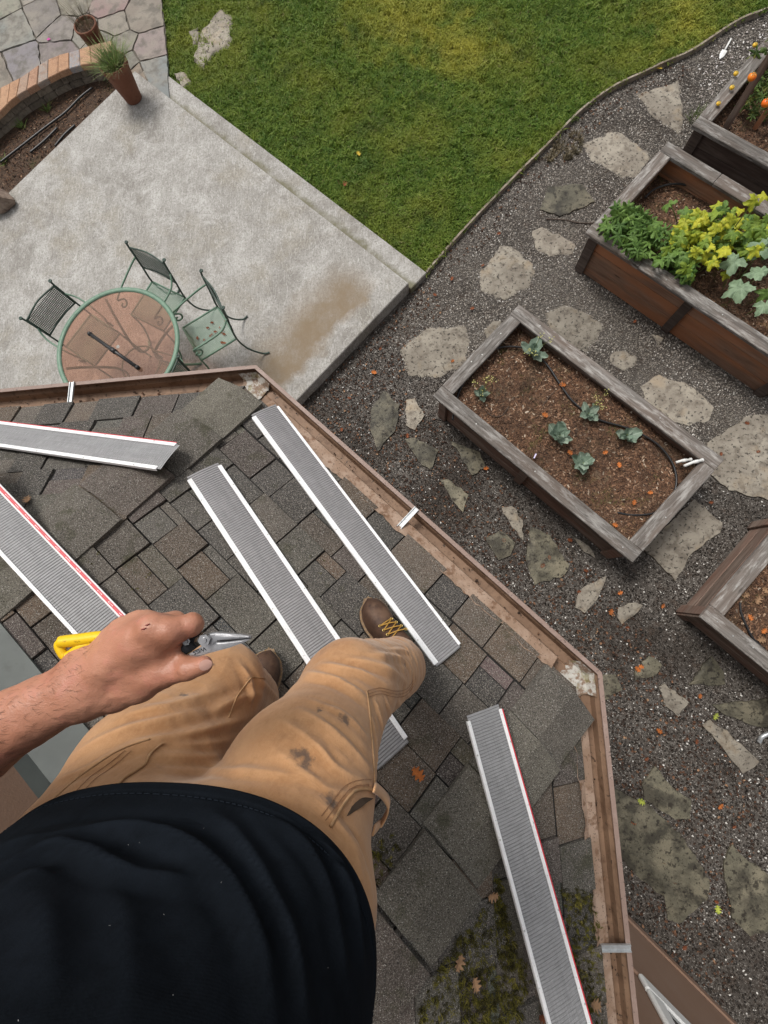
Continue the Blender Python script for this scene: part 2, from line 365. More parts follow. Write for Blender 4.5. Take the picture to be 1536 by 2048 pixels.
# lawn edging: a thin bent strip standing on edge
V = []; Fc = []
for i, p in enumerate(edge):
    t = (edge[min(i+1, len(edge)-1)] - edge[max(i-1, 0)]); n = Vector((-t.y, t.x, 0)).normalized()*0.011
    zt = 0.062 + 0.004*math.sin(i*0.9)
    V += [(p.x-n.x, p.y-n.y, -0.03), (p.x-n.x, p.y-n.y, zt), (p.x+n.x, p.y+n.y, zt), (p.x+n.x, p.y+n.y, -0.03)]
    if i:
        a = (i-1)*4; b2 = i*4
        for k in range(3): Fc.append((a+k, b2+k, b2+k+1, a+k+1))
Fc.append((0, 1, 2, 3))
M['edging'] = stone_mat('bent_board_edging', (0.22, 0.18, 0.14), [(6, 4, 0.42, 0.62, (0.33, 0.29, 0.23), 0.8), (40, 4, 0.5, 0.7, (0.09, 0.065, 0.05), 0.7)], 0.85, (60, 0.4, 0.003))
tag(mesh('lawn_edging', V, Fc, M['edging']), 'thin bent wooden edging strip curving between the lawn and the gravel', 'edging')

# ------------------------------------------------------------------ house: wall, roof, gutter
D_LIP = 1.85; Z_LIP = H-D_LIP; Z_E = H-1.84; OFF = 0.117
def g2(u, v, d): g = ray(u, v)*d; return np.array([g[0], g[1]])
cAB = g2(512, 730, D_LIP); cBC = g2(1204, 1345, D_LIP); pA = g2(0, 778, D_LIP); pC = g2(1278, 2047, D_LIP)
dA, dB, dC = unit2(pA-cAB), unit2(cBC-cAB), unit2(pC-cBC)
def inward(d):
    m = np.array([-d[1], d[0]]); return m if m.dot(np.array([-1.2, -.6])) > 0 else -m
nA, nB, nC = inward(dA), inward(dB), inward(dC)
FACES = {'A': (cAB, -dA, nA, 29.6), 'B': (cAB, dB, nB, 24.0), 'C': (cBC, dC, nC, 30.9)}
def height(face, x):                        # roof height of a face at a plan point
    c, e, n, p = FACES[face]; return Z_E + math.tan(math.radians(p))*(n.dot(x-c)-OFF)
def frame(face):
    c, e, n, p = FACES[face]; a = math.radians(p)
    o = Vector((*(c + n*OFF), Z_E)); es = Vector((e[0], e[1], 0))
    et = Vector((n[0]*math.cos(a), n[1]*math.cos(a), math.sin(a))); en = es.cross(et)
    if en.z < 0: en = -en
    return o, es, et, en
FR = {k: frame(k) for k in FACES}
def on_roof(u, v, face='B', lift=0.0):
    o, es, et, en = FR[face]; return hitplane(u, v, o + en*lift, en)
WALL_N = 1.21 + OFF                         # main wall plane, distance behind gutter B's lip
wall_o = Vector((*(cAB + nB*WALL_N), 0)); wall_n = Vector((-nB[0], -nB[1], 0)); wall_e = Vector((dB[0], dB[1], 0))

house = thing('house', 'brown house with a shingled bay roof and brown gutters under repair', 'house', (wall_o.x, wall_o.y, 0))
def wp(s, z, off=0.0): q = wall_o + wall_e*s + wall_n*off; return Vector((q.x, q.y, z))
def hbox(name, s0, s1, z0, z1, o0, o1, mat, parent, bev=0.003):
    c = wp((s0+s1)/2, (z0+z1)/2, (o0+o1)/2)
    return box(name, c, (s1-s0, abs(o1-o0), z1-z0), aB, mat, parent, bev)
wall = hbox('wall', -0.95, 6.5, 2.5, 5.6, -0.16, 0.0, M['wall'], house, 0)
LOW = 0.175
hbox('wall', -0.95, 1.0, -0.05, 2.5, -0.16, 0.0, M['wall'], house, 0)
hbox('wall', 1.6, 6.5, -0.05, 2.62, -0.10, LOW, M['wall'], house, 0)
# bay walls below the eaves
INSET = 0.40
def off_line(c, e, n, o): return c + n*o, e
def isect(p, d, q, e):
    A_ = np.array([[d[0], -e[0]], [d[1], -e[1]]]); t = np.linalg.solve(A_, q-p); return p + d*t[0]
k1 = isect(cAB+nA*INSET, dA, cAB+nB*INSET, dB); k2 = isect(cAB+nB*INSET, dB, cBC+nC*INSET, dC)
wq = np.array([wall_o.x, wall_o.y])
k0 = isect(cAB+nA*INSET, dA, wq, dB); k3 = isect(cBC+nC*INSET, dC, wq, dB)
for a_, b2 in ((k0, k1), (k1, k2), (k2, k3)):
    V = [(*a_, -0.05), (*b2, -0.05), (*b2, Z_E+.02), (*a_, Z_E+.02)]
    rel(mesh('bay_wall', V, [(0, 1, 2, 3)], M['wall']), house)

roof_poly = {}
TMAX = 1.30
def face_poly(f, s0, s1, t0, t1):
    """rectangle in (s,t) clipped to the face between its hips and the wall"""
    o, es, et, en = FR[f]; poly = [(s0, t0), (s1, t0), (s1, t1), (s0, t1)]
    def plan(s, t): q = o + es*s + et*t; return np.array([q.x, q.y]), q.z
    def lin(fn):                            # linear function of (s,t) -> a,b,c
        f0, f1, f2 = fn(0, 0), fn(1, 0), fn(0, 1); return f1-f0, f2-f0, f0
    for g in FACES:
        if g == f: continue
        if {f, g} == {'A', 'C'}: continue
        a, b2, c0 = lin(lambda s, t: (lambda xz: xz[1]-height(g, xz[0]))(plan(s, t)))
        poly = clip(poly, a, b2, -c0)
        if not poly: return []
    a, b2, c0 = lin(lambda s, t: (np.array(nB).dot(plan(s, t)[0]-cAB) - (1.09+OFF if f == 'B' else 1.19+OFF)))
    return clip(poly, a, b2, -c0)
bmr = bmesh.new()
for f in FACES:
    o, es, et, en = FR[f]
    pl = face_poly(f, -3, 3.5, 0.012, 2.2)
    tv = [bmr.verts.new(o + es*s + et*t - en*0.004) for s, t in pl]; bv = [bmr.verts.new(o + es*s + et*t - en*0.03 - Vector((0, 0, .02))) for s, t in pl]
    bmr.faces.new(tv); bmr.faces.new(bv)
    for i in range(len(tv)): j = (i+1) % len(tv); bmr.faces.new((tv[i], tv[j], bv[j], bv[i]))
bmesh.ops.recalc_face_normals(bmr, faces=bmr.faces)
roof = from_bm('roof', bmr, M['deck']); rel(roof, house); tag(roof, 'dark shingled hip roof of the bay, mossy near one end')

PAL = [(0.088, 0.082, 0.073), (0.070, 0.066, 0.061), (0.110, 0.085, 0.066), (0.125, 0.090, 0.064), (0.088, 0.070, 0.064), (0.100, 0.094, 0.079), (0.062, 0.057, 0.054), (0.112, 0.097, 0.082)]
EXPO = 0.143
rng = random.Random(21)
def shingle(face, poly, t0, t1, th, base, col):
    o, es, et, en = FR[face]; n = len(poly)
    if n < 3: return
    area = abs(sum(poly[i][0]*poly[(i+1) % n][1]-poly[(i+1) % n][0]*poly[i][1] for i in range(n)))/2
    if area < 0.0006: return
    V = []
    for s, t in poly:
        k = max(0.0, min(1.0, (t1-t)/(t1-t0))); V.append(o + es*s + et*t + en*(base + th*k))
    for s, t in poly: V.append(o + es*s + et*t + en*(-0.003))
    Fc = [tuple(range(n)), tuple(reversed(range(n, 2*n)))] + [(i, n+i, n+(i+1) % n, (i+1) % n) for i in range(n)]
    ob = mesh('shingle', V, Fc, M['shingle'], roof); ob.color = (*col, 1)
    bm = bmesh.new(); bm.from_mesh(ob.data); bmesh.ops.recalc_face_normals(bm, faces=bm.faces); bm.to_mesh(ob.data); bm.free()
    return ob
def lay(face, s0, s1, courses):
    for c in range(courses):
        t0 = c*EXPO + (-0.006 if c == 0 else 0); t1 = t0 + EXPO - 0.0055
        s = s0 - rng.uniform(0, 0.2); k = rng.random() < .5
        while s < s1:
            w = rng.uniform(0.13, 0.23) if k else rng.uniform(0.10, 0.19)
            gap = 0.006
            jt = rng.uniform(-0.003, 0.003)
            poly = face_poly(face, s+gap/2, s+w-gap/2, t0+jt, t1)
            col = PAL[rng.randrange(len(PAL))]; g = rng.uniform(0.68, 1.08)
            dl = rng.choice([0, .035, .05, .06]) if (not k and c > 0) else 0
            if dl:                            # a slot: the course below shows further up
                fp = face_poly(face, s+gap/2, s+w-gap/2, t0-.002, t0+dl-.0045); c2 = PAL[rng.randrange(len(PAL))]
                if fp: shingle(face, fp, t0-.09, t0+dl, 0.006, 0.0, tuple(x*rng.uniform(.85, 1.1) for x in c2))
                poly = face_poly(face, s+gap/2, s+w-gap/2, t0+dl, t1)
            if poly: shingle(face, poly, t0, t1, 0.010 if k else 0.006, 0.004 if k else 0.0, tuple(x*g for x in col))
            s += w; k = not k if rng.random() < .85 else k
lay('B', -0.4, 2.4, 9); lay('A', -1.62, 0.3, 9); lay('C', -0.3, 1.75, 8)

# hip caps folded over the two hips
def hip_line(f, g):
    # plan line where the two faces meet
    fa, fb = FACES[f], FACES[g]; ta, tb = math.tan(math.radians(fa[3])), math.tan(math.radians(fb[3]))
    c = isect(fa[0]+fa[2]*OFF, fa[1], fb[0]+fb[2]*OFF, fb[1])
    a = ta*fa[2]-tb*fb[2]; d = unit2((-a[1], a[0]))
    if d.dot(fa[2]) < 0: d = -d
    return c, d
CAPW = 0.128
def caps(f, g, lens, s_first):
    c, d = hip_line(f, g); s = s_first
    (oF, esF, etF, enF), (oG, esG, etG, enG) = FR[f], FR[g]
    def P3(sv): x = c + d*sv; return Vector((x[0], x[1], height(f, x)))
    ax = (P3(1)-P3(0)).normalized()
    side = {}
    for key, en, c0 in (('f', enF, FACES[f]), ('g', enG, FACES[g])):
        w = en.cross(ax).normalized()
        mid = np.array([w.x, w.y])
        # point away from the other face: down and outwards
        if w.z > 0: w = -w
        side[key] = (w, en)
    for i, L in enumerate(lens):
        a0, a1 = s, s + L - 0.009
        h0, h1 = 0.034, 0.013
        wf, ef = side['f']; wg, eg = side['g']; up = (ef+eg).normalized()
        jw = rng.uniform(-0.006, 0.006); V = []
        sc = 1.0/(d.dot(d))
        for a, h in ((a0, h0), (a1, h1)):
            p = c + d*(a); q = Vector((p[0], p[1], height(f, p)))
            for wv, ev, ww in ((wf, ef, CAPW+jw), (wf, ef, CAPW*0.45), (None, up, 0), (wg, eg, CAPW*0.45), (wg, eg, CAPW-jw)):
                V.append(q + (wv*ww if wv is not None else Vector((0, 0, 0))) + ev*h)
        n5 = len(V); V += [v - up*(0.022 if k_ < 5 else 0.006) for k_, v in enumerate(V)]
        Fc = [(k, k+1, k+6, k+5) for k in range(4)] + [(n5+k+1, n5+k, n5+k+5, n5+k+6) for k in range(4)]
        Fc += [(k+1, k, n5+k, n5+k+1) for k in range(4)] + [(k+5, k+6, n5+k+6, n5+k+5) for k in range(4)] + [(0, 5, n5+5, n5), (9, 4, n5+4, n5+9)]
        ob = mesh('shingle', V, Fc, M['shingle'], roof); g_ = rng.uniform(0.75, 1.1)
        bm = bmesh.new(); bm.from_mesh(ob.data); bmesh.ops.recalc_face_normals(bm, faces=bm.faces); bm.to_mesh(ob.data); bm.free()
        ob.color = (*[x*g_ for x in rng.choice([(0.118, 0.109, 0.088), (0.128, 0.118, 0.094), (0.098, 0.088, 0.074), (0.108, 0.087, 0.075)])], 1)
        s += L
caps('B', 'A', [0.222]*6, 0.02)
caps('B', 'C', [0.212]*6, 0.02)

# gutter: one trough, mitred at the two corners
lipz, botz = Z_LIP, Z_LIP-0.072
def offset_path(o):                          # o = distance inwards from the lip
    a0 = cAB + dA*1.75; c1 = cBC + dC*1.6
    q0 = a0 + nA*o; q1 = isect(cAB+nA*o, dA, cAB+nB*o, dB); q2 = isect(cAB+nB*o, dB, cBC+nC*o, dC); q3 = c1 + nC*o
    return [q0, q1, q2, q3]
def extrude_profile(name, prof, mat, parent, div=1):
    rows = []
    for o, z in prof: rows.append([(x[0], x[1], z) for x in offset_path(o)])
    V = []; Fc = []; m_ = len(prof)
    for j in range(4):
        for i in range(m_): V.append(rows[i][j])
    for j in range(3):
        for i in range(m_-1): Fc.append((j*m_+i, j*m_+i+1, (j+1)*m_+i+1, (j+1)*m_+i))
    o = mesh(name, V, Fc, mat); 
    return rel(o, parent)
gut = extrude_profile('gutter', [(0.006, lipz-0.004), (0.006, lipz-0.030), (0.022, botz+.03), (0.030, botz), (0.064, botz+0.001), (0.070, botz+0.006), (0.120, botz+0.002), (0.124, lipz-0.01), (0.128, lipz-0.01), (0.128, botz-0.004), (0.026, botz-0.004), (0.018, botz+.03), (0.002, lipz-.032)], M['gutter'], house)
rel(extrude_profile('lip', [(0.016, lipz-0.006), (0.016, lipz), (0.0, lipz+0.001), (-0.002, lipz-0.012), (0.002, lipz-0.034)], M['gutter_out'], gut), gut)
# painted metal drip edge with a ragged upper line where the old coating peels
def drip(face_pts, n, f):
    p, q = face_pts; L = np.linalg.norm(q-p); K = int(L/0.02); V = []; Fc = []
    o, es, et, en = FR[f]
    r2 = random.Random(5)
    w = 0
    for i in range(K+1):
        x = p + (q-p)*i/K; w = 0.6*w + r2.uniform(-0.006, 0.006); amp = 0.006 + 0.005*math.sin(i*0.13) + w
        a = x + n*(0.064); b2 = x + n*(OFF-0.012); c2 = x + n*(OFF + amp)
        zz = lambda y: height(f, y)
        V += [(*a, lipz-0.028), (*(x+n*0.068), lipz-0.010), (*b2, zz(b2)+0.006), (*c2, zz(c2)+0.0145)]
        if i:
            k = (i-1)*4
            for m_ in range(3): Fc.append((k+m_, k+4+m_, k+5+m_, k+m_+1))
    return rel(mesh('drip_edge', V, Fc, M['drip']), gut)
i1 = isect(cAB+nA*OFF, dA, cAB+nB*OFF, dB)-nB*OFF; i2 = isect(cAB+nB*OFF, dB, cBC+nC*OFF, dC)-nB*OFF
drip((i1+dB*.12, i2-dB*.10), nB, 'B')
i3 = isect(cAB+nB*OFF, dB, cBC+nC*OFF, dC)-nC*OFF
drip((i3+dC*.10, cBC+dC*1.6), nC, 'C')
# white sealant smeared into the mitres
def smear(corner, e1, n1, e2, n2, seed):
    r2 = random.Random(seed); V = []; Fc = []
    for e, n in ((e1, n1), (e2, n2)):
        K = 10; b0 = len(V)
        for i in range(K+1):
            d = i/K*0.11
            for j in range(5):
                o = 0.020 + j*0.024; lim = 0.070 - 0.010*j + r2.uniform(-0.025, 0.02)
                x = corner + e*(min(d, lim) + o*0.41) + n*o
                V.append((*x, (botz+0.010 if 0 < j else botz+0.045) + r2.uniform(0, 0.003)))
        for i in range(K):
            for j in range(4): Fc.append((b0+i*5+j, b0+i*5+j+1, b0+(i+1)*5+j+1, b0+(i+1)*5+j))
    return rel(mesh('sealant', V, Fc, M['sealant']), gut)
smear(cAB, dA, nA, dB, nB, 3); smear(cBC, -dB, nB, dC, nC, 4)
# hangers
def hanger(u, v, c, e, n):
    x = np.array(P(u, v, Z_LIP)[:2]); s = (x-c).dot(e); p = c + e*s
    rz = math.atan2(n[1], n[0]); L = 0.118
    ctr = p + n*(L/2+0.002)
    bm = bmesh.new(); box_bm(bm, (0, 0, 0), (L, 0.022, 0.003)); box_bm(bm, (0, 0.0095, 0.004), (L, 0.003, 0.006)); box_bm(bm, (0, -0.0095, 0.004), (L, 0.003, 0.006))
    o = from_bm('hanger', bm, M['galv']); o.location = (ctr[0], ctr[1], lipz+0.006); o.rotation_euler = (0, -0.05, rz); rel(o, gut)
hanger(146, 770, cAB, dA, nA); hanger(829, 1022, cAB, dB, nB); hanger(1252, 1893, cBC, dC, nC)
# flashing where the roof meets the upper wall
o, es, et, en = FR['B']
q = [o + es*(-1.1) + et*(1.085/math.cos(math.radians(24))), o + es*2.9 + et*(1.085/math.cos(math.radians(24)))]
up_ = et*(0.128/math.cos(math.radians(24)))
V = [q[0]+en*.022, q[1]+en*.022, q[1]+up_+en*.022, q[0]+up_+en*.022, q[1]+up_+Vector((0, 0, .1)), q[0]+up_+Vector((0, 0, .1)), q[0]+en*.0, q[1]+en*.0]
rel(mesh('flashing', V, [(0, 1, 2, 3), (3, 2, 4, 5), (6, 7, 1, 0)], M['flash']), house)

# window in the main wall beside the bay (only its trim shows)
def wall_hit(u, v):
    q = hitplane(u, v, wall_o+wall_n*LOW, wall_n); return (q-wall_o).dot(wall_e), q.z

# ------------------------------------------------------------------ wall window and base trim
hbox('window', 0.9+0.0, 2.2, 1.0, 2.2, -0.02, 0.012, M['trim'], house) if False else None
(sa, za), (sb, zb), (sc, zc) = wall_hit(1272, 1950), wall_hit(1364, 2047), wall_hit(1318, 2047)
fw = 0.12; sa += fw; za += fw
win = rel(mesh('window', [wp(s, z, LOW+0.02) for s, z in ((sa-.02, za-.0), (sa+1.4, za-.0), (sa+1.4, za+1.3), (sa-.02, za+1.3))], [(0, 1, 2, 3)], plain('window_glass', (0.02, 0.025, 0.03), 0.05)), house)
for s0, s1, z0, z1 in ((sa-fw, sa+1.4+fw, za-fw, za), (sa-fw, sa+1.4+fw, za+1.3, za+1.3+fw), (sa-fw, sa, za, za+1.3), (sa+1.4, sa+1.4+fw, za, za+1.3)):
    hbox('frame', s0, s1, z0, z1, LOW+0.002, LOW+0.035, M['trim'], win, 0.012)
hbox('sill', sa-fw-.03, sa+1.4+fw+.03, za-fw-.03, za-fw-.001, LOW+0.002, LOW+0.02, M['wall'], win)
hbox('base_board', 1.62, 6.3, 0.02, 0.12, LOW+0.001, LOW+0.02, M['wall'], house)

# ------------------------------------------------------------------ stepping stones in the gravel
STONES = [
 ([(1275,187),(1300,178),(1360,158),(1363,195),(1368,246),(1357,267),(1300,226)], 'flag'),
 ([(1162,288),(1225,262),(1245,266),(1296,301),(1302,315),(1276,354),(1245,354),(1184,319)], 'flag'),
 ([(1066,462),(1085,452),(1125,472),(1152,490),(1145,505),(1100,512),(1070,495)], 'flag'),
 ([(960,545),(1000,490),(1030,495),(1070,535),(1060,570),(1010,600),(960,580)], 'flag'),
 ([(1095,372),(1165,368),(1190,402),(1120,432),(1080,418)], 'flag_dark'),
 ([(800,700),(850,655),(930,650),(940,680),(930,730),(870,755),(815,750)], 'flag'),
 ([(968,660),(985,642),(1003,640),(1003,655),(978,684)], 'flag'),
 ([(1090,625),(1130,610),(1175,625),(1212,655),(1175,705),(1140,690),(1105,665)], 'flag'),
 ([(1220,710),(1240,700),(1275,712),(1270,730),(1248,742),(1225,728)], 'flag'),
 ([(1280,770),(1320,750),(1380,770),(1430,815),(1420,840),(1380,850),(1340,845),(1290,800)], 'flag'),
 ([(1415,885),(1500,830),(1600,825),(1600,1015),(1460,980),(1425,950)], 'flag'),
 ([(1285,1095),(1390,998),(1445,1045),(1440,1065),(1380,1110),(1352,1162),(1315,1125)], 'flag'),
 ([(742,820),(768,782),(800,810),(790,860),(755,903),(740,860)], 'flag_dark'),
 ([(812,800),(830,796),(848,830),(830,860),(812,850)], 'flag'),
 ([(810,878),(830,875),(876,900),(862,940),(845,930)], 'flag_dark'),
 ([(880,960),(895,958),(938,990),(925,1025),(905,1000)], 'flag_dark'),
 ([(900,880),(960,905),(970,935),(945,950)], 'flag_dark'),
 ([(1003,1015),(1025,1012),(1045,1040),(1047,1080),(1020,1045)], 'flag'),
 ([(970,1075),(1000,1060),(1030,1085),(1020,1110),(998,1120)], 'flag_dark'),
 ([(1060,1055),(1100,1070),(1140,1130),(1130,1150),(1070,1170),(1053,1130)], 'flag_dark'),
 ([(1212,1152),(1200,1190),(1170,1225),(1150,1215),(1160,1180)], 'flag'),
 ([(1237,1215),(1258,1205),(1285,1210),(1275,1225),(1245,1248),(1235,1235)], 'flag'),
 ([(1200,1350),(1230,1350),(1245,1380),(1205,1402)], 'flag_dark'),
 ([(1270,1340),(1300,1310),(1325,1330),(1310,1350),(1270,1362)], 'flag_dark'),
 ([(1380,1370),(1400,1340),(1425,1312),(1450,1345),(1452,1368)], 'flag_dark'),
 ([(1318,1375),(1330,1368),(1378,1405),(1358,1433),(1330,1410)], 'flag'),
 ([(1405,1450),(1420,1440),(1455,1462),(1520,1525),(1485,1548),(1440,1490)], 'flag'),
 ([(1425,1410),(1470,1405),(1580,1395),(1580,1470),(1500,1450),(1455,1432)], 'flag_dark'),
 ([(1285,1570),(1310,1532),(1345,1575),(1382,1600),(1380,1640),(1350,1640),(1290,1600)], 'flag_dark'),
 ([(1230,1580),(1300,1610),(1370,1680),(1420,1760),(1415,1800),(1360,1848),(1338,1840),(1335,1800),(1280,1760),(1225,1690)], 'flag_dark'),
 ([(1448,1735),(1465,1690),(1490,1715),(1545,1755),(1575,1850),(1500,1875),(1465,1840)], 'flag_dark'),
 ([(1140,1068),(1178,1092),(1192,1116),(1168,1104)], 'flag'),
 ([(1303,668),(1328,676),(1318,690)], 'flag'),
]
def flag_slab(px, z1, mat, parent, amp=0.016, z0=-0.03, edge_drop=0.012):
    pts = [P(u, v, z1) for u, v in px]; pl = rough_poly(pts, 0.05, amp)
    # slightly domed, uneven slab: outline ring, inner ring and centre
    c = Vector((sum(p[0] for p in pl)/len(pl), sum(p[1] for p in pl)/len(pl))); n = len(pl)
    V = [(x, y, z0) for x, y in pl] + [(x, y, z1-edge_drop) for x, y in pl]
    for k, (sc_, dz) in enumerate(((0.88, -0.002), (0.6, 0.004))):
        V += [(c.x+(x-c.x)*sc_, c.y+(y-c.y)*sc_, z1+dz+random.uniform(-.0015, .0015)) for x, y in pl]
    V.append((c.x, c.y, z1+0.004)); Fc = []
    for r in range(3):
        for i in range(n): j = (i+1) % n; Fc.append((r*n+i, r*n+j, (r+1)*n+j, (r+1)*n+i))
    for i in range(n): Fc.append((3*n+i, 3*n+(i+1) % n, 4*n))
    o = mesh('stepping_stone', V, Fc, mat, parent)
    bm = bmesh.new(); bm.from_mesh(o.data); bmesh.ops.recalc_face_normals(bm, faces=bm.faces); bm.to_mesh(o.data); bm.free()
    return o
for px, mk in STONES:
    crisp = mk == 'flag_dark' or px[0][1] > 780
    flag_slab(px, random.uniform(0.016, 0.022) if crisp else random.uniform(0.009, 0.014), M[mk], gravel, 0.012 if crisp else 0.018, -.03, 0.003 if crisp else 0.011)
for px in ([(385,118),(400,60),(440,15),(465,30),(460,90),(422,110),(405,137)], [(345,145),(368,142),(382,162),(366,174)], [(376,62),(398,52),(396,84),(386,92)]):
    flag_slab(px, 0.066, M['flag'], lawn, 0.02, -.03, .02)

# ------------------------------------------------------------------ flagstone paving and curved brick wall
Z_F = 0.10
M['mortar'] = stone_mat('sandy_joint', (0.13, 0.115, 0.095), [(60, 4, 0.45, 0.65, (0.07, 0.06, 0.05), 0.7)], 0.95, (90, 0.5, 0.006))
cap_far = [(-70, 230), (-40, 203), (0, 175), (44, 153), (97, 117), (142, 103), (190, 88), (222, 80)]
cap_near = [(-70, 292), (-40, 258), (0, 223), (24, 199), (66, 173), (120, 144), (164, 130), (195, 126), (228, 122)]
Z_C = 0.30
far_ = spline([P(u, v, Z_C) for u, v in cap_far], 10); near_ = spline([P(u, v, Z_C) for u, v in cap_near], 10)
def resample(pts, n):
    L = [0]
    for a, b in zip(pts, pts[1:]): L.append(L[-1]+(b-a).length)
    out = []
    for k in range(n+1):
        s = L[-1]*k/n; i = max(j for j in range(len(L)) if L[j] <= s+1e-9); i = min(i, len(pts)-2)
        out.append(pts[i].lerp(pts[i+1], (s-L[i])/max(1e-9, L[i+1]-L[i])))
    return out
pav_poly = [(-9.5, 6.4)] + [(p.x, p.y) for p in far_[4:]] + [tuple(P(262, 150, Z_F)[:2]), tuple(P(300, 142, Z_F)[:2]), tuple(P(334, 130, Z_F)[:2]), tuple(P(330, 60, Z_F)[:2]), tuple(P(322, 0, Z_F)[:2]), tuple(P(308, -140, Z_F)[:2]), (-9.5, 12.0)]
paving = sheet('flagstone_paving', pav_poly, Z_F-0.018, M['mortar']); tag(paving, kind='structure')
skirt = [(tuple(P(262, 150, Z_F)[:2])), tuple(P(300, 142, Z_F)[:2]), tuple(P(334, 130, Z_F)[:2]), tuple(P(330, 60, Z_F)[:2]), tuple(P(322, 0, Z_F)[:2]), tuple(P(308, -140, Z_F)[:2])]
seeds = [(30,60),(85,30),(150,0),(215,10),(285,25),(125,62),(222,50),(297,100),(40,125),(-8,150),(118,102),(235,94),(275,148),(5,0),(60,-30),(120,-60),(200,-60),(290,-65),(0,-70),(-55,60),(-60,145),(-65,0),(170,62),(200,80),(300,136),(252,128)]
sw = [P(u, v, Z_F) for u, v in seeds]
right_edge = [P(334, 130, Z_F), P(330, 60, Z_F), P(322, 0, Z_F), P(308, -140, Z_F)]
tone = [(0.20,0.20,0.195),(0.195,0.172,0.145),(0.185,0.168,0.145),(0.215,0.19,0.155),(0.205,0.17,0.138),(0.205,0.195,0.165),(0.235,0.22,0.185),(0.22,0.20,0.172)]
M['paver'] = stone_mat('paving_stone', (0.3, 0.3, 0.3), [(3, 5, 0.42, 0.62, (0.26, 0.235, 0.195), 0.6), (8, 5, 0.48, 0.64, (0.11, 0.10, 0.085), 0.7), (50, 4, 0.6, 0.7, (0.10, 0.09, 0.075), 0.6)], 0.85, ((18, 0.6, 0.015), (120, 0.4, 0.004)), objcol=True)
def arc_clip(poly, c):
    # keep the side of the curved wall away from the planting bed, locally
    i = min(range(1, len(far_)-1), key=lambda k: (far_[k].xy-c.xy).length)
    t = far_[i+1]-far_[i-1]; n = Vector((t.y, -t.x)).normalized()       # towards the bed
    return clip(poly, n.x, n.y, n.dot(far_[i].xy) - 0.01)
for i, c in enumerate(sw):
    poly = [(c.x-1.6, c.y-1.6), (c.x+1.6, c.y-1.6), (c.x+1.6, c.y+1.6), (c.x-1.6, c.y+1.6)]
    for j, q in enumerate(sw):
        if i == j: continue
        n = (q.xy-c.xy); L = n.length; n /= L; m_ = (c.xy+q.xy)/2
        poly = clip(poly, n.x, n.y, n.dot(m_) - 0.011)
    for a, b in zip(right_edge, right_edge[1:]):
        t = (b-a); n = Vector((t.y, -t.x)).normalized(); poly = clip(poly, n.x, n.y, n.dot(a.xy))
    if seeds[i][0] < 235: poly = arc_clip(poly, c)
    else:
        a, b = P(226, 84, Z_F), P(258, 146, Z_F); t = b-a; n = Vector((t.y, -t.x)).normalized()
        if n.dot(c.xy-a.xy) > 0: n = -n
        poly = clip(poly, n.x, n.y, n.dot(a.xy))
    e0, e1 = Vector(sp(W_LEN, 0)), Vector(sp(W_LEN, -1)); n = Vector((e1-e0).orthogonal()).normalized()
    n = Vector((-eB.x, -eB.y)); # stay off the slab side
    poly = clip(poly, eN.x*-1, eN.y*-1, -(eN.xy.dot(Vector(sp(0, 0.0)))) + 9) if False else poly
    if len(poly) < 3: continue
    pl = rough_poly(poly, 0.07, 0.010)
    o = prism('flagstone', pl, Z_F-0.04, Z_F+random.uniform(-0.003, 0.004), M['paver'], paving, 0.0)
    o.color = (*[x*random.uniform(0.9, 1.12) for x in tone[i % len(tone)]], 1)

bedsoil = sheet('planting_bed', [(p.x, p.y) for p in far_] + [sp(W_LEN-.2, 0.0), sp(W_LEN-.2, -6), (-9, 1)], 0.075, M['soil']); tag(bedsoil, kind='structure')
rw = thing('retaining_wall', 'low curved retaining wall of grey blocks capped with orange bricks', 'wall', tuple(far_[len(far_)//2]))
M['brick'] = stone_mat('cap_brick', (0.36, 0.2, 0.12), [(70, 3, 0.48, 0.66, (0.46, 0.29, 0.19), 0.7), (12, 4, 0.5, 0.66, (0.22, 0.13, 0.085), 0.6), (200, 2, 0.62, 0.68, (0.06, 0.05, 0.04), 0.7)], 0.85, ((160, 0.5, 0.003),), objcol=True)
M['block'] = stone_mat('wall_block', (0.17, 0.14, 0.11), [(7, 5, 0.42, 0.64, (0.25, 0.21, 0.165), 0.7), (30, 5, 0.5, 0.68, (0.085, 0.07, 0.055), 0.7)], 0.92, ((20, 0.8, 0.02), (90, 0.5, 0.006)), rand=0.2)
NBK = 15
fr_, nr_ = resample(far_, NBK), resample(near_, NBK)
bc = [(0.36,0.205,0.12),(0.40,0.235,0.14),(0.33,0.19,0.125),(0.38,0.25,0.16),(0.30,0.215,0.165)]
for i in range(NBK):
    a, b, c, d = fr_[i], fr_[i+1], nr_[i+1], nr_[i]
    m_ = (a+b+c+d)/4; q = [m_ + (p-m_)*0.972 for p in (a, b, c, d)]
    o = prism('brick', [(p.x, p.y) for p in q], Z_C-0.062, Z_C+random.uniform(-.002, .003), M['brick'], None, 0.005); rel(o, rw)
    col = (0.25, 0.25, 0.26) if i == 11 else random.choice(bc)
    if i in (8,): col = (0.27, 0.235, 0.21)
    o.color = (*col, 1)
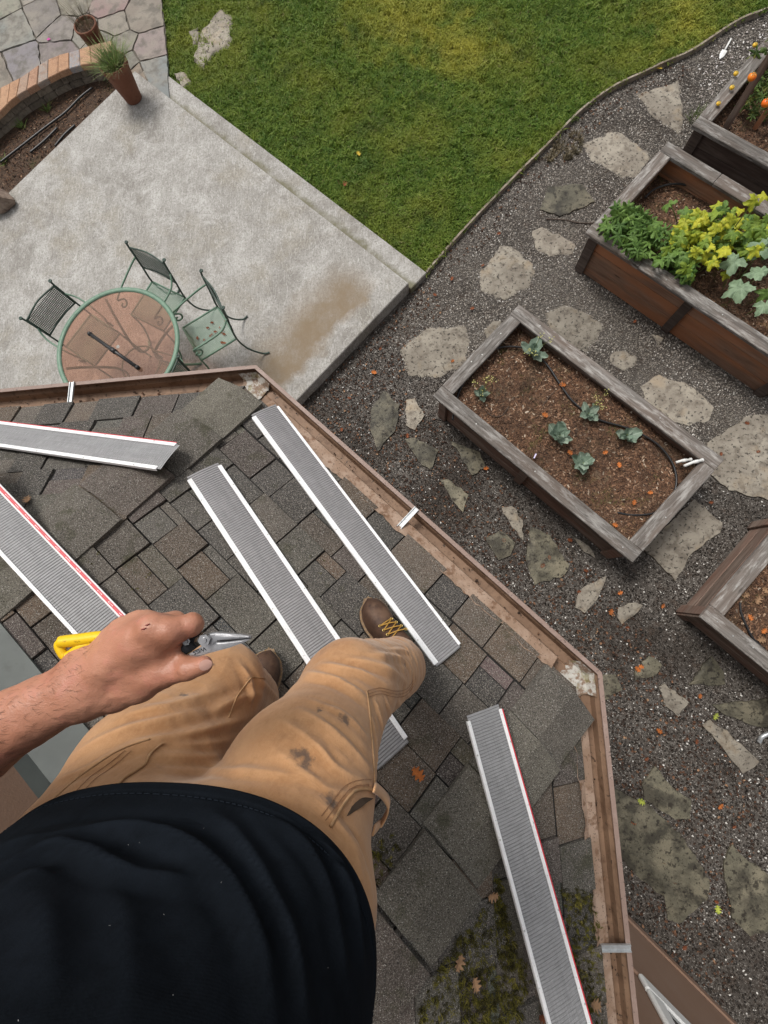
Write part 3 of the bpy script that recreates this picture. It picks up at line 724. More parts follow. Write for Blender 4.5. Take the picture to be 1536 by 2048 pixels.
for crs, (z0, z1, inset, nblk) in enumerate(((0.02, 0.135, 0.03, 13), (0.14, Z_C-0.064, 0.045, 14))):
    f2 = resample([f.lerp(n_, 0.15) for f, n_ in zip(resample(far_, 60), resample(near_, 60))], nblk*4)
    n2 = resample([f.lerp(n_, 1.0-inset/0.24) for f, n_ in zip(resample(far_, 60), resample(near_, 60))], nblk*4)
    cuts = [0]; r2 = random.Random(crs)
    while cuts[-1] < nblk*4: cuts.append(min(nblk*4, cuts[-1]+r2.choice([2, 4, 4, 5])))
    for s0, s1 in zip(cuts, cuts[1:]):
        pl = [(p.x, p.y) for p in f2[s0:s1+1]] + [(p.x, p.y) for p in reversed(n2[s0:s1+1])]
        c = Vector((sum(x for x, y in pl)/len(pl), sum(y for x, y in pl)/len(pl))); pl = [(c.x+(x-c.x)*0.95, c.y+(y-c.y)*0.95) for x, y in pl]
        rel(prism('block', pl, z0, z1, M['block'], None, 0.008), rw)

# rock on the slab's corner
def rock(name, loc, size, mat, seed):
    bm = bmesh.new(); bmesh.ops.create_icosphere(bm, subdivisions=3, radius=1); r2 = random.Random(seed)
    ph = [Vector([r2.uniform(-1, 1) for _ in range(3)]).normalized() for _ in range(9)]; am = [r2.uniform(0.7, 0.95) for _ in ph]
    for v in bm.verts:
        d = v.co.normalized(); k = 1.0
        for p_, a in zip(ph, am):
            t = d.dot(p_)
            if t > a*0.9: k = min(k, a*0.9/t)
        v.co = Vector((d.x*size[0], d.y*size[1], d.z*size[2]))*k*r2.uniform(0.97, 1.03)
        if v.co.z < -size[2]*0.55: v.co.z = -size[2]*0.55
    o = from_bm(name, bm, mat, None, False); o.location = (loc[0], loc[1], loc[2]+size[2]*0.55); return o
M['rock'] = stone_mat('garden_rock', (0.16, 0.115, 0.09), [(10, 5, 0.42, 0.62, (0.27, 0.21, 0.165), 0.8), (30, 5, 0.55, 0.7, (0.07, 0.05, 0.04), 0.7)], 0.95, ((40, 0.7, 0.01),))
rk = P(4, 412, Z_P); tag(rock('garden_rock', rk, (0.22, 0.17, 0.15), M['rock'], 4), 'brown rock lying on the corner of the concrete slab', 'rock')

# ------------------------------------------------------------------ flower pots
M['terra'] = stone_mat('terracotta', (0.155, 0.062, 0.036), [(6, 4, 0.42, 0.65, (0.20, 0.09, 0.055), 0.7), (30, 4, 0.55, 0.7, (0.09, 0.04, 0.025), 0.6)], 0.8, (60, 0.3, 0.003))
M['blade'] = stone_mat('grass_blade', (0.085, 0.145, 0.03), [(20, 3, 0.4, 0.6, (0.15, 0.20, 0.05), 0.8), (30, 3, 0.58, 0.7, (0.34, 0.30, 0.12), 0.8)], 0.6, None)
M['dryblade'] = stone_mat('dry_blade', (0.10, 0.085, 0.05), [(6, 3, 0.4, 0.6, (0.19, 0.15, 0.09), 0.8)], 0.7, None)
def blades(n, r0, L, lean, seed, w=0.006, droop=0.5):
    r2 = random.Random(seed); V = []; Fc = []
    for _ in range(n):
        a = r2.uniform(0, 6.283); rr = r0*math.sqrt(r2.random()); x, y = rr*math.cos(a), rr*math.sin(a)
        a2 = a + r2.uniform(-.9, .9); l = L*r2.uniform(0.45, 1.0); le = lean*r2.uniform(0.2, 1); dx, dy = math.cos(a2), math.sin(a2); sx, sy = -dy, dx
        b0 = len(V)
        for k in range(5):
            t = k/4; out = le*l*t + droop*le*l*t*t; z = l*t - droop*0.55*l*le*t*t; ww = w*(1-t)**0.7*0.5
            V += [(x+dx*out+sx*ww, y+dy*out+sy*ww, z), (x+dx*out-sx*ww, y+dy*out-sy*ww, z)]
        for k in range(4): Fc.append((b0+2*k, b0+2*k+1, b0+2*k+3, b0+2*k+2))
    return V, Fc
def pot(name, label, loc, h, r0, r1, plant_label, nbl, L, lean, dry, seed):
    t = thing(name, label, 'flower pot', loc)
    lathe('body', [(0.0, 0.0), (r0*.98, 0.0), (r0, 0.012), (r1*0.93, h*0.84), (r1*0.97, h*0.86), (r1, h*0.88), (r1*1.01, h*0.99), (r1*.985, h), (r1*0.9, h), (r1*0.87, h*0.97), (r1*0.85, h*0.86)], M['terra'], t, 40)
    lathe('soil', [(0.0, h*0.885), (r1*0.5, h*0.90), (r1*0.87, h*0.88)], M['soil'], t, 24)
    p_ = thing('potted_grass', plant_label, 'plant', (loc[0], loc[1], loc[2]+h*0.88))
    V, Fc = blades(nbl, r1*0.7, L, lean, seed); mesh('foliage', V, Fc, M['dryblade' if dry else 'blade'], p_)
    V, Fc = blades(nbl//5, r1*0.7, L*.8, lean*1.2, seed+1); mesh('dry_foliage', V, Fc, M['dryblade'], p_)
    return t
pot('flower_pot', 'tall tapered terracotta pot standing on the corner of the concrete slab', tuple(P(268, 197, Z_P)), 0.41, 0.105, 0.172, 'tufted green grass growing in the tall terracotta pot', 420, 0.23, 1.15, False, 11)
pot('flower_pot', 'small terracotta pot on the flagstones behind the brick wall', tuple(P(196, 92, Z_F)), 0.24, 0.11, 0.15, 'sparse dry grass in the small terracotta pot', 60, 0.34, 0.6, True, 12)

# ------------------------------------------------------------------ garden table and chairs
M['green_iron'] = stone_mat('green_painted_iron', (0.12, 0.205, 0.145), [(20, 4, 0.45, 0.65, (0.16, 0.25, 0.18), 0.7), (60, 4, 0.58, 0.7, (0.07, 0.10, 0.075), 0.7)], 0.45, None)
M['dark_iron'] = stone_mat('dark_green_iron', (0.038, 0.060, 0.049), [(20, 4, 0.45, 0.65, (0.075, 0.115, 0.09), 0.7)], 0.5, None)
M['black'] = plain('black_plastic', (0.012, 0.012, 0.013), 0.45)
def glass_mat():
    m, nt, b, out = new_mat('bronze_table_glass'); nt.nodes.remove(b)
    t = nt.nodes.new('ShaderNodeBsdfTransparent'); g = nt.nodes.new('ShaderNodeBsdfGlossy'); d = nt.nodes.new('ShaderNodeBsdfDiffuse')
    v = _pos(nt); dirt = _ramp(nt, _noise(nt, v, 5, 5, 0.65), 0.40, 0.66, 0.03, 0.13)
    t.inputs['Color'].default_value = (0.80, 0.62, 0.53, 1); g.inputs['Roughness'].default_value = 0.04; d.inputs['Color'].default_value = (0.34, 0.235, 0.18, 1)
    fr = nt.nodes.new('ShaderNodeFresnel'); fr.inputs['IOR'].default_value = 1.28
    m1 = nt.nodes.new('ShaderNodeMixShader'); m2 = nt.nodes.new('ShaderNodeMixShader')
    nt.links.new(dirt, m1.inputs[0]); nt.links.new(t.outputs[0], m1.inputs[1]); nt.links.new(d.outputs[0], m1.inputs[2])
    nt.links.new(fr.outputs[0], m2.inputs[0]); nt.links.new(m1.outputs[0], m2.inputs[1]); nt.links.new(g.outputs[0], m2.inputs[2])
    nt.links.new(m2.outputs[0], out.inputs['Surface']); return m
M['glass'] = glass_mat()
Z_T = Z_P + 0.72
tc_ = Vector((-2.94, 2.27, Z_P)); TR = 0.625
table = thing('garden_table', 'round green iron garden table with a bronze glass top', 'table', tuple(tc_))
def ring(R, r, z, seg=48, s2=8, flat=1.0):
    V = []; Fc = []
    for i in range(seg):
        a = 2*math.pi*i/seg
        for k in range(s2):
            b = 2*math.pi*k/s2; rr = R + r*math.cos(b); V.append((rr*math.cos(a), rr*math.sin(a), z + r*flat*math.sin(b)))
    for i in range(seg):
        for k in range(s2):
            i2, k2 = (i+1) % seg, (k+1) % s2; Fc.append((i*s2+k, i2*s2+k, i2*s2+k2, i*s2+k2))
    return V, Fc
V, Fc = ring(TR-.022, 0.024, 0.72, 64, 10, 0.6); mesh('rim', V, Fc, M['green_iron'], table, True)
lathe('glass_top', [(0.018, 0.715), (TR-0.03, 0.715), (TR-0.03, 0.721), (0.018, 0.721)], M['glass'], table, 64).data.polygons.foreach_set('use_smooth', [False]*192)
for k in range(4):
    a = k*math.pi/2 + 0.35; c, s = math.cos(a), math.sin(a)
    pts = spline([(c*r, s*r, z) for r, z in ((0.56, 0.70), (0.42, 0.62), (0.22, 0.45), (0.20, 0.28), (0.34, 0.10), (0.46, 0.02), (0.50, 0.012))], 6)
    tube('leg', pts, 0.013, M['green_iron'], table)
V, Fc = ring(0.205, 0.010, 0.36, 32, 6); mesh('brace_ring', V, Fc, M['green_iron'], table, True)
a_, b2_ = P(180, 668, Z_T+.02), P(275, 735, Z_T+.02); m_ = (a_+b2_)/2
rod = thing('table_rod', 'slim black rod with a centre collar lying across the glass table top', 'rod', tuple(m_))
rel(tube('shaft', [a_, b2_], 0.0165, M['black'], None, 10), rod)
dv = (b2_-a_).normalized(); rel(tube('collar', [m_-dv*.03, m_+dv*.03], 0.024, M['black'], None, 12), rod)
for e_ in (a_, b2_): rel(tube('end_cap', [e_-dv*.012, e_+dv*.012], 0.021, M['black'], None, 10), rod)

def lattice(w, d, n, m_, t=0.0035):
    """woven wire grid in the local XY plane"""
    bm = bmesh.new()
    for i in range(n):
        x = -w/2 + w*(i+0.5)/n; box_bm(bm, (x, 0, 0), (t, d, 0.002))
    for j in range(m_):
        y = -d/2 + d*(j+0.5)/m_; box_bm(bm, (0, y, 0.0021), (w, t, 0.002))
    return bm
def make_chair(label, loc, rz, back_tilt=0.14, bh=1.0):
    t = thing('garden_chair', label, 'chair', loc, rz, 'iron chairs round the garden table')
    I, Dk = M['green_iron'], M['dark_iron']; w, d, zs = 0.43, 0.42, 0.42
    fr = [(-w/2, -d/2), (w/2, -d/2), (w/2, d/2), (-w/2, d/2)]
    parts = [tube_geo([(*fr[i], zs), (*fr[(i+1) % 4], zs)], 0.010, 8) for i in range(4)]
    seat = mesh('seat', *join_geo(parts), I, t, True)
    mo = from_bm('seat_mesh', lattice(w, d, 26, 26, 0.0062), I, seat); mo.location = (0, 0, zs)
    yb = -d/2; bt = lambda z: yb - (z-zs)*math.tan(back_tilt)
    for s in (-1, 1):
        pts = spline([(s*(w/2+.05), yb-0.20, 0.012), (s*(w/2+.03), yb-0.13, 0.03), (s*w/2, yb-.03, 0.20), (s*w/2, yb, zs), (s*w/2, bt(0.62), 0.62), (s*(w/2+.004), bt(0.86), 0.86), (s*(w/2+.012), bt(0.885)-.012, 0.89)], 6)
        tube('rear_leg', pts, 0.0095, Dk, t)
        V, Fc = ring(0.012, 0.008, 0, 10, 6); q = mesh('finial', V, Fc, Dk, t, True); q.location = (s*(w/2+.012), bt(0.89)-.012, 0.892)
        pts = spline([(s*w/2, d/2, zs), (s*w/2, d/2+.01, 0.22), (s*(w/2+.01), d/2+.07, 0.03), (s*(w/2+.012), d/2+.105, 0.02)], 6)
        tube('front_leg', pts, 0.0095, I, t)
        c0 = Vector((s*(w/2+.015), d/2-0.03, 0.55))
        scroll = [c0 + Vector((0, 0.055*k*math.cos(2.2*math.pi*(1-k)+2.2), 0.055*k*math.sin(2.2*math.pi*(1-k)+2.2))) for k in [x/14 for x in range(2, 15)]]
        arm = [Vector((s*w/2, bt(0.74), 0.74)), Vector((s*(w/2+.045), bt(0.72)+.10, 0.685)), Vector((s*(w/2+.04), 0.04, 0.655)), Vector((s*(w/2+.02), d/2-.02, 0.63))]
        tube('arm', spline(arm, 8) + list(reversed(scroll))[1:] if False else spline(arm + list(reversed(scroll)), 3), 0.009, I, t)
    bw = w-0.012; z0, z1 = 0.61, 0.85
    br = [tube_geo(spline([(-bw/2, bt(z), z), (0, bt(z)-0.025, z + (0.012 if z > .8 else 0)), (bw/2, bt(z), z)], 6), 0.008, 8) for z in (z0, z1)]
    br += [tube_geo([(sx*bw/2, bt(z0), z0), (sx*bw/2, bt(z1), z1)], 0.008, 8) for sx in (-1, 1)]
    back = mesh('backrest', *join_geo(br), Dk, t, True); tag(back, kind='stuff') if False else None
    bm = lattice(bw, (z1-z0)/math.cos(back_tilt), 26, 15, 0.0062)
    for v in bm.verts: v.co.z -= 0.024*(1-(2*v.co.x/bw)**2)*-1*1
    mo = from_bm('back_mesh', bm, Dk, back)
    mo.matrix_local = Matrix.Translation((0, (bt(z0)+bt(z1))/2, (z0+z1)/2)) @ Matrix.Rotation(math.pi/2+back_tilt, 4, 'X')
    return t
def chair_at(label, back_px, front_px, z):
    b, f = P(*back_px, z), P(*front_px, z); d = (f-b); d.z = 0; d.normalize()
    c = b + d*(0.21 + max(0, z-Z_P-.42)*.141); return make_chair(label, (c.x, c.y, Z_P), math.atan2(d.y, d.x)-math.pi/2)
make_chair.n = 0
chair_at('green iron chair with leaf litter on its mesh seat', (454, 645), (392, 683), Z_P+.42)
chair_at('green iron chair with its seat partly under the table rim', (337, 579), (318, 609), Z_P+.42)
cl = chair_at('dark mesh-backed chair pushed so far in that its seat is under the glass', (125, 638), (170, 668), Z_P+.61)
chair_at('chair mostly hidden by the gutter with only green legs showing', (372, 792), (335, 775), Z_P+.42)

# ------------------------------------------------------------------ raised beds
def raised_bed(label, o, e, n, Lx, Ly, zt, plank_mat, planks=3, mid_posts=(), cap_w=0.135, soil_drop=0.13, long_over=True, splits=()):
    """o: outer cap corner (plan); e along the long side, n along the short side (unit plan vectors)"""
    t = thing('raised_bed', label, 'raised bed', (o.x, o.y, 0)); ct = 0.04; ov = 0.035
    ae = math.atan2(e.y, e.x); an = math.atan2(n.y, n.x)
    def at(x, y, z): q = o + e*x + n*y; return (q.x, q.y, z)
    cw = cap_w
    if long_over:
        for y in (cw/2, Ly-cw/2):
            xs = [0] + [s for s in splits] + [Lx]
            for x0, x1 in zip(xs, xs[1:]): box('cap_board', at((x0+x1)/2, y, zt-ct/2), (x1-x0-.002, cw, ct), ae, M['wood_grey'], t, 0.006, 0.0015)
        for x in (cw/2, Lx-cw/2): box('cap_board', at(x, Ly/2, zt-ct/2-.002), (Ly-2*cw-.003, cw, ct), an, M['wood_grey'], t, 0.006, 0.0015)
    else:
        for x in (cw/2, Lx-cw/2): box('cap_board', at(x, Ly/2, zt-ct/2), (Ly, cw, ct), an, M['wood_grey'], t, 0.006, 0.0015)
        for y in (cw/2, Ly-cw/2): box('cap_board', at(Lx/2, y, zt-ct/2-.002), (Lx-2*cw-.003, cw, ct), ae, M['wood_grey'], t, 0.006, 0.0015)
    ph = (zt-ct-0.006)/planks; pt = 0.038; pi_ = ov+0.03
    for k in range(planks):
        z = ph*(k+0.5)
        for y in (pi_+pt/2, Ly-pi_-pt/2): box('plank', at(Lx/2, y, z), (Lx-2*pi_, pt, ph-0.005), ae, plank_mat, t, 0.004, 0.001)
        for x in (pi_+pt/2, Lx-pi_-pt/2): box('plank', at(x, Ly/2, z), (Ly-2*pi_-2*pt-.002, pt, ph-0.005), an, plank_mat, t, 0.004, 0.001)
    pw = 0.09; pd = 0.028
    for x in (pi_+pw/2-.01, Lx-pi_-pw/2+.01) + tuple(mid_posts):
        for y in (pi_-pd/2-.001, Ly-pi_+pd/2+.001):
            box('post', at(x, y, (zt-ct-.002)/2), (pw, pd, zt-ct-.002), ae, M['wood_dark'] if plank_mat is M['wood_red'] else plank_mat, t, 0.003)
    for x in (pi_-pd/2-.001, Lx-pi_+pd/2+.001):
        for y in (pi_+pw/2-.01, Ly-pi_-pw/2+.01): box('post', at(x, y, (zt-ct-.002)/2), (pw, pd, zt-ct-.002), an, M['wood_dark'] if plank_mat is M['wood_red'] else plank_mat, t, 0.003)
    # soil, slightly mounded
    zz = zt - soil_drop; K, J = 24, 14; V = []; Fc = []; x0, y0 = pi_+pt, pi_+pt; r2 = random.Random(3)
    for i in range(K+1):
        for j in range(J+1):
            x = x0 + (Lx-2*x0)*i/K; y = y0 + (Ly-2*y0)*j/J
            V.append(at(x, y, zz + 0.025*math.sin(3*x+1)*math.sin(4*y) + r2.uniform(-.008, .008)))
    for i in range(K):
        for j in range(J): Fc.append((i*(J+1)+j, (i+1)*(J+1)+j, (i+1)*(J+1)+j+1, i*(J+1)+j+1))
    so_ = mesh('soil', V, Fc, M['mulch'], None, True)
    if so_.data.polygons[0].normal.z < 0: so_.data.flip_normals()
    rel(so_, t)
    t['_z'] = zz
    return t, at, zz, so_
M['mulch'] = stone_mat('bark_mulch', (0.075, 0.040, 0.025), [(30, 5, 0.42, 0.62, (0.16, 0.085, 0.048), 0.85), (130, 3, 0.56, 0.66, (0.32, 0.20, 0.13), 0.75), (60, 4, 0.55, 0.66, (0.028, 0.018, 0.012), 0.8), (4, 4, 0.52, 0.66, (0.05, 0.035, 0.02), 0.6), (6, 4, 0.62, 0.72, (0.06, 0.075, 0.012), 0.7)], 0.95, ((45, 1.0, 0.03), (150, 0.8, 0.008)))
E2, N2 = eB.copy(), eN.copy()
def axes(deg): a = math.radians(deg); e = Vector((math.cos(a), math.sin(a), 0)); return e, Vector((-e.y, e.x, 0))
ZB1 = 0.53
e1, n1 = axes(-43.3)
c0, c1, c2, c3 = [P(*q, ZB1) for q in ((865, 791), (1035, 607), (1449, 918), (1263, 1125))]
bed1, at1, zs1, soil1 = raised_bed('weathered raised bed with bare mulch, small blue-green brassicas and a loop of drip hose', c0, e1, n1, ((c3-c0).length+(c2-c1).length)/2, ((c1-c0).length+(c2-c3).length)/2, ZB1, M['wood_brown'], 3, (1.14,))
ZB2 = 0.55
e2, n2 = axes(-42.2)
b0 = P(1171, 464, ZB2); b1 = P(1337, 282, ZB2)
bed2, at2, zs2, soil2 = raised_bed('red-brown raised bed overflowing with green and yellow squash leaves', b0, e2, n2, 2.42, (b1-b0).length, ZB2, M['wood_red'], 3, (1.21,), soil_drop=0.22, splits=(0.62,))
e3, n3 = axes(-40.5)
b3 = P(1384, 249, ZB2)
bed3, at3, zs3, soil3 = raised_bed('dark raised bed holding staked tomato plants with orange fruit', b3, e3, n3, 2.2, 1.3, ZB2, M['wood_dark'], 3, (), soil_drop=0.18)
ZB4 = 0.52
e4, n4 = axes(-42.5)
b4 = P(1401, 1234, ZB4)
bed4, at4, zs4, soil4 = raised_bed('raised bed with grey-brown planks facing the house and dry leaves inside', b4, e4, n4, 2.3, 1.28, ZB4, M['wood_brown'], 3, (), soil_drop=0.12)
# screws showing as pale dots on the caps
M['screw'] = plain('screw_head', (0.5, 0.5, 0.48), 0.4, 0.7)
sc_me = None
for at, bed, zt, spots in ((at1, bed1, ZB1, ((.05, .5), (.08, .62), (.07, .9), (.5, .06), (1.2, .07), (2.2, .05), (2.3, .5), (.3, 1.2), (1.7, 1.19))), (at2, bed2, ZB2, ((.3, .06), (.9, .05), (1.5, .07))), (at4, bed4, ZB4, ((.12, .06), (.28, .05), (.45, .08), (.06, .4)))):
    for x, y in spots:
        V, Fc = tube_geo([(0, 0, -.001), (0, 0, 0.002)], 0.006, 8)
        o = mesh('screw', V, Fc, M['screw']); o.location = at(x, y, zt+.0005); rel(o, bed)

# ------------------------------------------------------------------ gutter guard panels
def guard_mesh_mat(name, base, light):
    m, nt, b, out = new_mat(name); tc = nt.nodes.new('ShaderNodeTexCoord').outputs['Object']
    w1 = _noise(nt, _map(nt, tc, (900, 30, 1)), 1.0, 2); w2 = _noise(nt, _map(nt, tc, (3, 900, 1)), 1.0, 2)
    col = _mix(nt, _ramp(nt, w1, 0.35, 0.65), base, light); col = _mix(nt, _ramp(nt, w2, 0.45, 0.7, 0, 0.6), col, tuple(x*0.55 for x in base))
    col = _mix(nt, _ramp(nt, _noise(nt, tc, 9, 4), 0.5, 0.7, 0, 0.35), col, light)
    nt.links.new(col, b.inputs['Base Color']); b.inputs['Roughness'].default_value = 0.6; b.inputs['Metallic'].default_value = 0.2
    _bump(nt, b, w1, 0.3, 0.0006); return m
M['guard'] = guard_mesh_mat('micro_mesh', (0.205, 0.20, 0.204), (0.315, 0.308, 0.312))
M['guard2'] = guard_mesh_mat('micro_mesh_reverse', (0.215, 0.215, 0.22), (0.36, 0.36, 0.365))
M['groove'] = plain('mesh_groove', (0.06, 0.06, 0.06), 0.6)
M['red'] = plain('red_tape', (0.55, 0.02, 0.035), 0.4)
M['tape_print'] = plain('tape_print', (0.75, 0.55, 0.55), 0.5)
def guard(label, a, b, nrm, wid=0.140, red=None, fl=(0.017, 0.017), reverse=False, cut=(0.012, 0.02), wide_red=False):
    """panel from a to b (world points on its centre line), face normal nrm"""
    X = (b-a).normalized(); Z = (nrm - X*nrm.dot(X)).normalized(); Y = Z.cross(X); L = (b-a).length
    t = thing('gutter_guard', label, 'gutter guard'); t.rotation_mode = 'QUATERNION'
    t.matrix_world = Matrix(((X.x, Y.x, Z.x, a.x), (X.y, Y.y, Z.y, a.y), (X.z, Y.z, Z.z, a.z), (0, 0, 0, 1)))
    per = 0.0096; nr = int(L/per); V = []; Fc = []; h = wid/2-0.010; g = 0.0016
    prof = []
    for i in range(nr):
        x = i*per
        prof += [(x, 0.006), (x+per-0.0034, 0.0064), (x+per-0.0022, 0.006-g), (x+per-0.0012, 0.006-g)]
    prof.append((nr*per, 0.006))
    ws = (-1, -0.5, 0, 0.5, 1)
    for x, z in prof:
        for w in ws: V.append((x, w*h, z + 0.003*(1-w*w)))
    nw = len(ws)
    for i in range(len(prof)-1):
        for k in range(nw-1): Fc.append((i*nw+k, (i+1)*nw+k, (i+1)*nw+k+1, i*nw+k+1))
    mo = mesh('screen', V, Fc, M['guard2' if reverse else 'guard'], t); mo.data.materials.append(M['groove'])
    mi = []
    for i in range(len(prof)-1):
        mi += [1 if i % 4 in (2,) else 0]*(nw-1)
    mo.data.polygons.foreach_set('material_index', mi)
    for s, f in ((1, fl[0]), (-1, fl[1])):
        y0 = s*(wid/2-0.004); bm = bmesh.new()
        box_bm(bm, (L/2, y0-s*f/2, 0.009), (L-cut[0]-cut[1], f, 0.0045), 0, 0.0012); box_bm(bm, (L/2, y0-s*0.002, 0.004), (L-cut[0]-cut[1]-.002, 0.003, 0.011), 0, 0.0008)
        box_bm(bm, (L/2, y0-s*f*0.55, 0.0118), (L-cut[0]-cut[1]-.004, 0.0022, 0.0016), 0, 0.0006)
        o = from_bm('flange', bm, M['alu'], t); 
        for k in range(5):
            V, Fc = tube_geo([(0, 0, 0), (0, 0, .0012)], 0.0028, 8); q = mesh('rivet', V, Fc, M['screw'], o); q.location = (0.12+k*(L-.24)/4, y0-s*f*0.30, 0.0114)
        if red == s:
            rw_ = 0.0095 if wide_red else 0.0045
            bm = bmesh.new(); box_bm(bm, (L/2, y0-s*(f*0.5 if wide_red else -0.001), 0.0128 if wide_red else 0.009), (L-cut[0]-cut[1]-.004, rw_, 0.0012 if wide_red else 0.004)); tp = from_bm('tape', bm, M['red'], t)
            if wide_red:
                r2 = random.Random(2); bm = bmesh.new(); x = 0.05
                while x < L-0.06:
                    for j in range(4): box_bm(bm, (x+j*0.006, y0-s*f*0.5, 0.01365), (r2.uniform(.002, .0045), r2.uniform(.002, .0042), 0.0004))
                    x += 0.055
                pr = from_bm('print', bm, M['tape_print'], tp); tag(pr, kind='stuff')
    return t
nB3 = FR['B'][3]; nA3 = FR['A'][3]; nC3 = FR['C'][3]; LF = 0.014
def mid(p, q): return (p+q)/2
R_ = lambda u, v, l=LF, f='B': on_roof(u, v, f, l)
guard('gutter guard panel resting closest to the long gutter, beside the brown boot', mid(R_(493, 833), R_(560, 809)), mid(R_(875, 1345), R_(923, 1290)), nB3, 0.140, fl=(0.011, 0.020))
guard('gutter guard panel passing under the trouser leg', mid(R_(370, 957), R_(440, 926)), mid(R_(757, 1545), R_(815, 1480)), nB3, 0.150, fl=(0.016, 0.019))
# panel on the far face, end cut askew
nA_ = nA3
pa, pb = mid(R_(362, 889, .046, 'A'), R_(322, 945, .046, 'A')), mid(R_(0, 845, .022, 'A'), R_(0, 897, .022, 'A'))
pb = pa + (pb-pa).normalized()*1.22
guard('gutter guard panel lying on the face by the patio, thin red line along its edge', pa + (pa-pb).normalized()*0.0, pb, nA3, 0.150, red=-1, reverse=True)
p4a, p4b = mid(R_(262, 1232, .03), R_(150, 1280, .03)), mid(R_(0, 975, .03), R_(0, 1100, .03))
p4a = p4a - (p4b-p4a).normalized()*.07; p4b = p4a + (p4b-p4a).normalized()*1.08
guard('gutter guard panel with a broad red printed strip next to the grey flashing', p4a, p4b, nB3, 0.150, red=-1, wide_red=True, reverse=True, fl=(0.012, 0.020))
# panel bridging the second hip
ch, dh = hip_line('B', 'C'); xh = ch + dh*0.33; hp = Vector((xh[0], xh[1], height('B', xh)+0.046)); nh = (nB3+nC3*1.3).normalized()
hit5 = lambda u, v: hitplane(u, v, hp, nh)
p5a, p5b = mid(hit5(928, 1437), hit5(998, 1402)), mid(hit5(1100, 2048), hit5(1172, 2048))
w5 = ((hit5(1100, 2048)-hit5(1172, 2048)).length); p5b = p5a + (p5b-p5a).normalized()*1.22
guard('gutter guard panel bridging the corner hip above the mossy shingles', p5a, p5b, nh, 0.146, red=1, reverse=True, fl=(0.012, 0.012))
print('W5', w5, (R_(493, 833)-R_(560, 809)).length, (R_(370, 957)-R_(440, 926)).length, (R_(0, 975)-R_(0, 1100)).length)

# ------------------------------------------------------------------ person: smooth-union bodies meshed with surface nets
_tab = np.random.RandomState(5).uniform(-1, 1, (32, 32, 32)).astype(np.float32)
def vnoise(p):
    i = np.floor(p).astype(int); f = (p-i); f = f*f*(3-2*f); i &= 31; j = (i+1) & 31; r = 0
    for a in (0, 1):
        for b in (0, 1):
            for c in (0, 1):
                w = (f[..., 0] if a else 1-f[..., 0])*(f[..., 1] if b else 1-f[..., 1])*(f[..., 2] if c else 1-f[..., 2])
                r = r + w*_tab[(j if a else i)[..., 0], (j if b else i)[..., 1], (j if c else i)[..., 2]]
    return r
def cone_sdf(p, a, b, ra, rb):
    a = np.array(a, np.float32); b = np.array(b, np.float32); ba = b-a; t = np.clip(((p-a) @ ba)/max(1e-9, ba.dot(ba)), 0, 1)
    return np.linalg.norm(p-a-t[..., None]*ba, axis=-1) - (ra+(rb-ra)*t)
def ell_sdf(p, c, r):
    q = (p-np.array(c, np.float32))/np.array(r, np.float32); k = np.linalg.norm(q, axis=-1); return (k-1)*min(r)
def smin(a, b, k):
    h = np.clip(0.5+0.5*(b-a)/k, 0, 1); return b*(1-h)+a*h-k*h*(1-h)
def surfnets(fn, lo, hi, h):
    lo = np.array(lo); n = np.ceil((np.array(hi)-lo)/h).astype(int)+1
    ax = [lo[k]+h*np.arange(n[k]) for k in range(3)]
    p = np.stack(np.meshgrid(*ax, indexing='ij'), -1).astype(np.float32); Fv = fn(p); ins = Fv < 0
    s = sum(ins[a:n[0]-1+a, b:n[1]-1+b, c:n[2]-1+c].astype(np.int8) for a in (0, 1) for b in (0, 1) for c in (0, 1))
    act = (s > 0) & (s < 8); ci = np.argwhere(act); idx = -np.ones(act.shape, int); idx[act] = np.arange(len(ci))
    acc = np.zeros((len(ci), 3)); cnt = np.zeros(len(ci))
    cor = [(a, b, c) for a in (0, 1) for b in (0, 1) for c in (0, 1)]
    for A in cor:
        for k in range(3):
            if A[k]: continue
            B = list(A); B[k] = 1
            fa = Fv[ci[:, 0]+A[0], ci[:, 1]+A[1], ci[:, 2]+A[2]]; fb = Fv[ci[:, 0]+B[0], ci[:, 1]+B[1], ci[:, 2]+B[2]]
            m_ = (fa < 0) != (fb < 0); t = np.where(m_, fa/np.where(m_, fa-fb, 1), 0)
            pt = np.array(A, float)[None].repeat(len(ci), 0); pt[:, k] += t
            acc[m_] += pt[m_]; cnt[m_] += 1
    V = lo + h*(ci + acc/cnt[:, None]); Q = []
    for k in range(3):
        k1, k2 = (k+1) % 3, (k+2) % 3
        sl0 = [slice(None)]*3; sl1 = [slice(None)]*3; sl0[k] = slice(0, -1); sl1[k] = slice(1, None)
        d = ins[tuple(sl0)].astype(np.int8)-ins[tuple(sl1)].astype(np.int8)
        e = np.argwhere(d != 0); sg = d[d != 0]; ok = (e[:, k1] > 0) & (e[:, k2] > 0) & (e[:, k1] < n[k1]-1) & (e[:, k2] < n[k2]-1); e = e[ok]; sg = sg[ok]
        def cell(d1, d2): q = e.copy(); q[:, k1] -= d1; q[:, k2] -= d2; return idx[q[:, 0], q[:, 1], q[:, 2]]
        q = np.stack([cell(1, 1), cell(0, 1), cell(0, 0), cell(1, 0)], 1); q[sg < 0] = q[sg < 0][:, ::-1]; Q.append(q)
    Q = np.concatenate(Q); Q = Q[(Q >= 0).all(1)]
    return V, Q
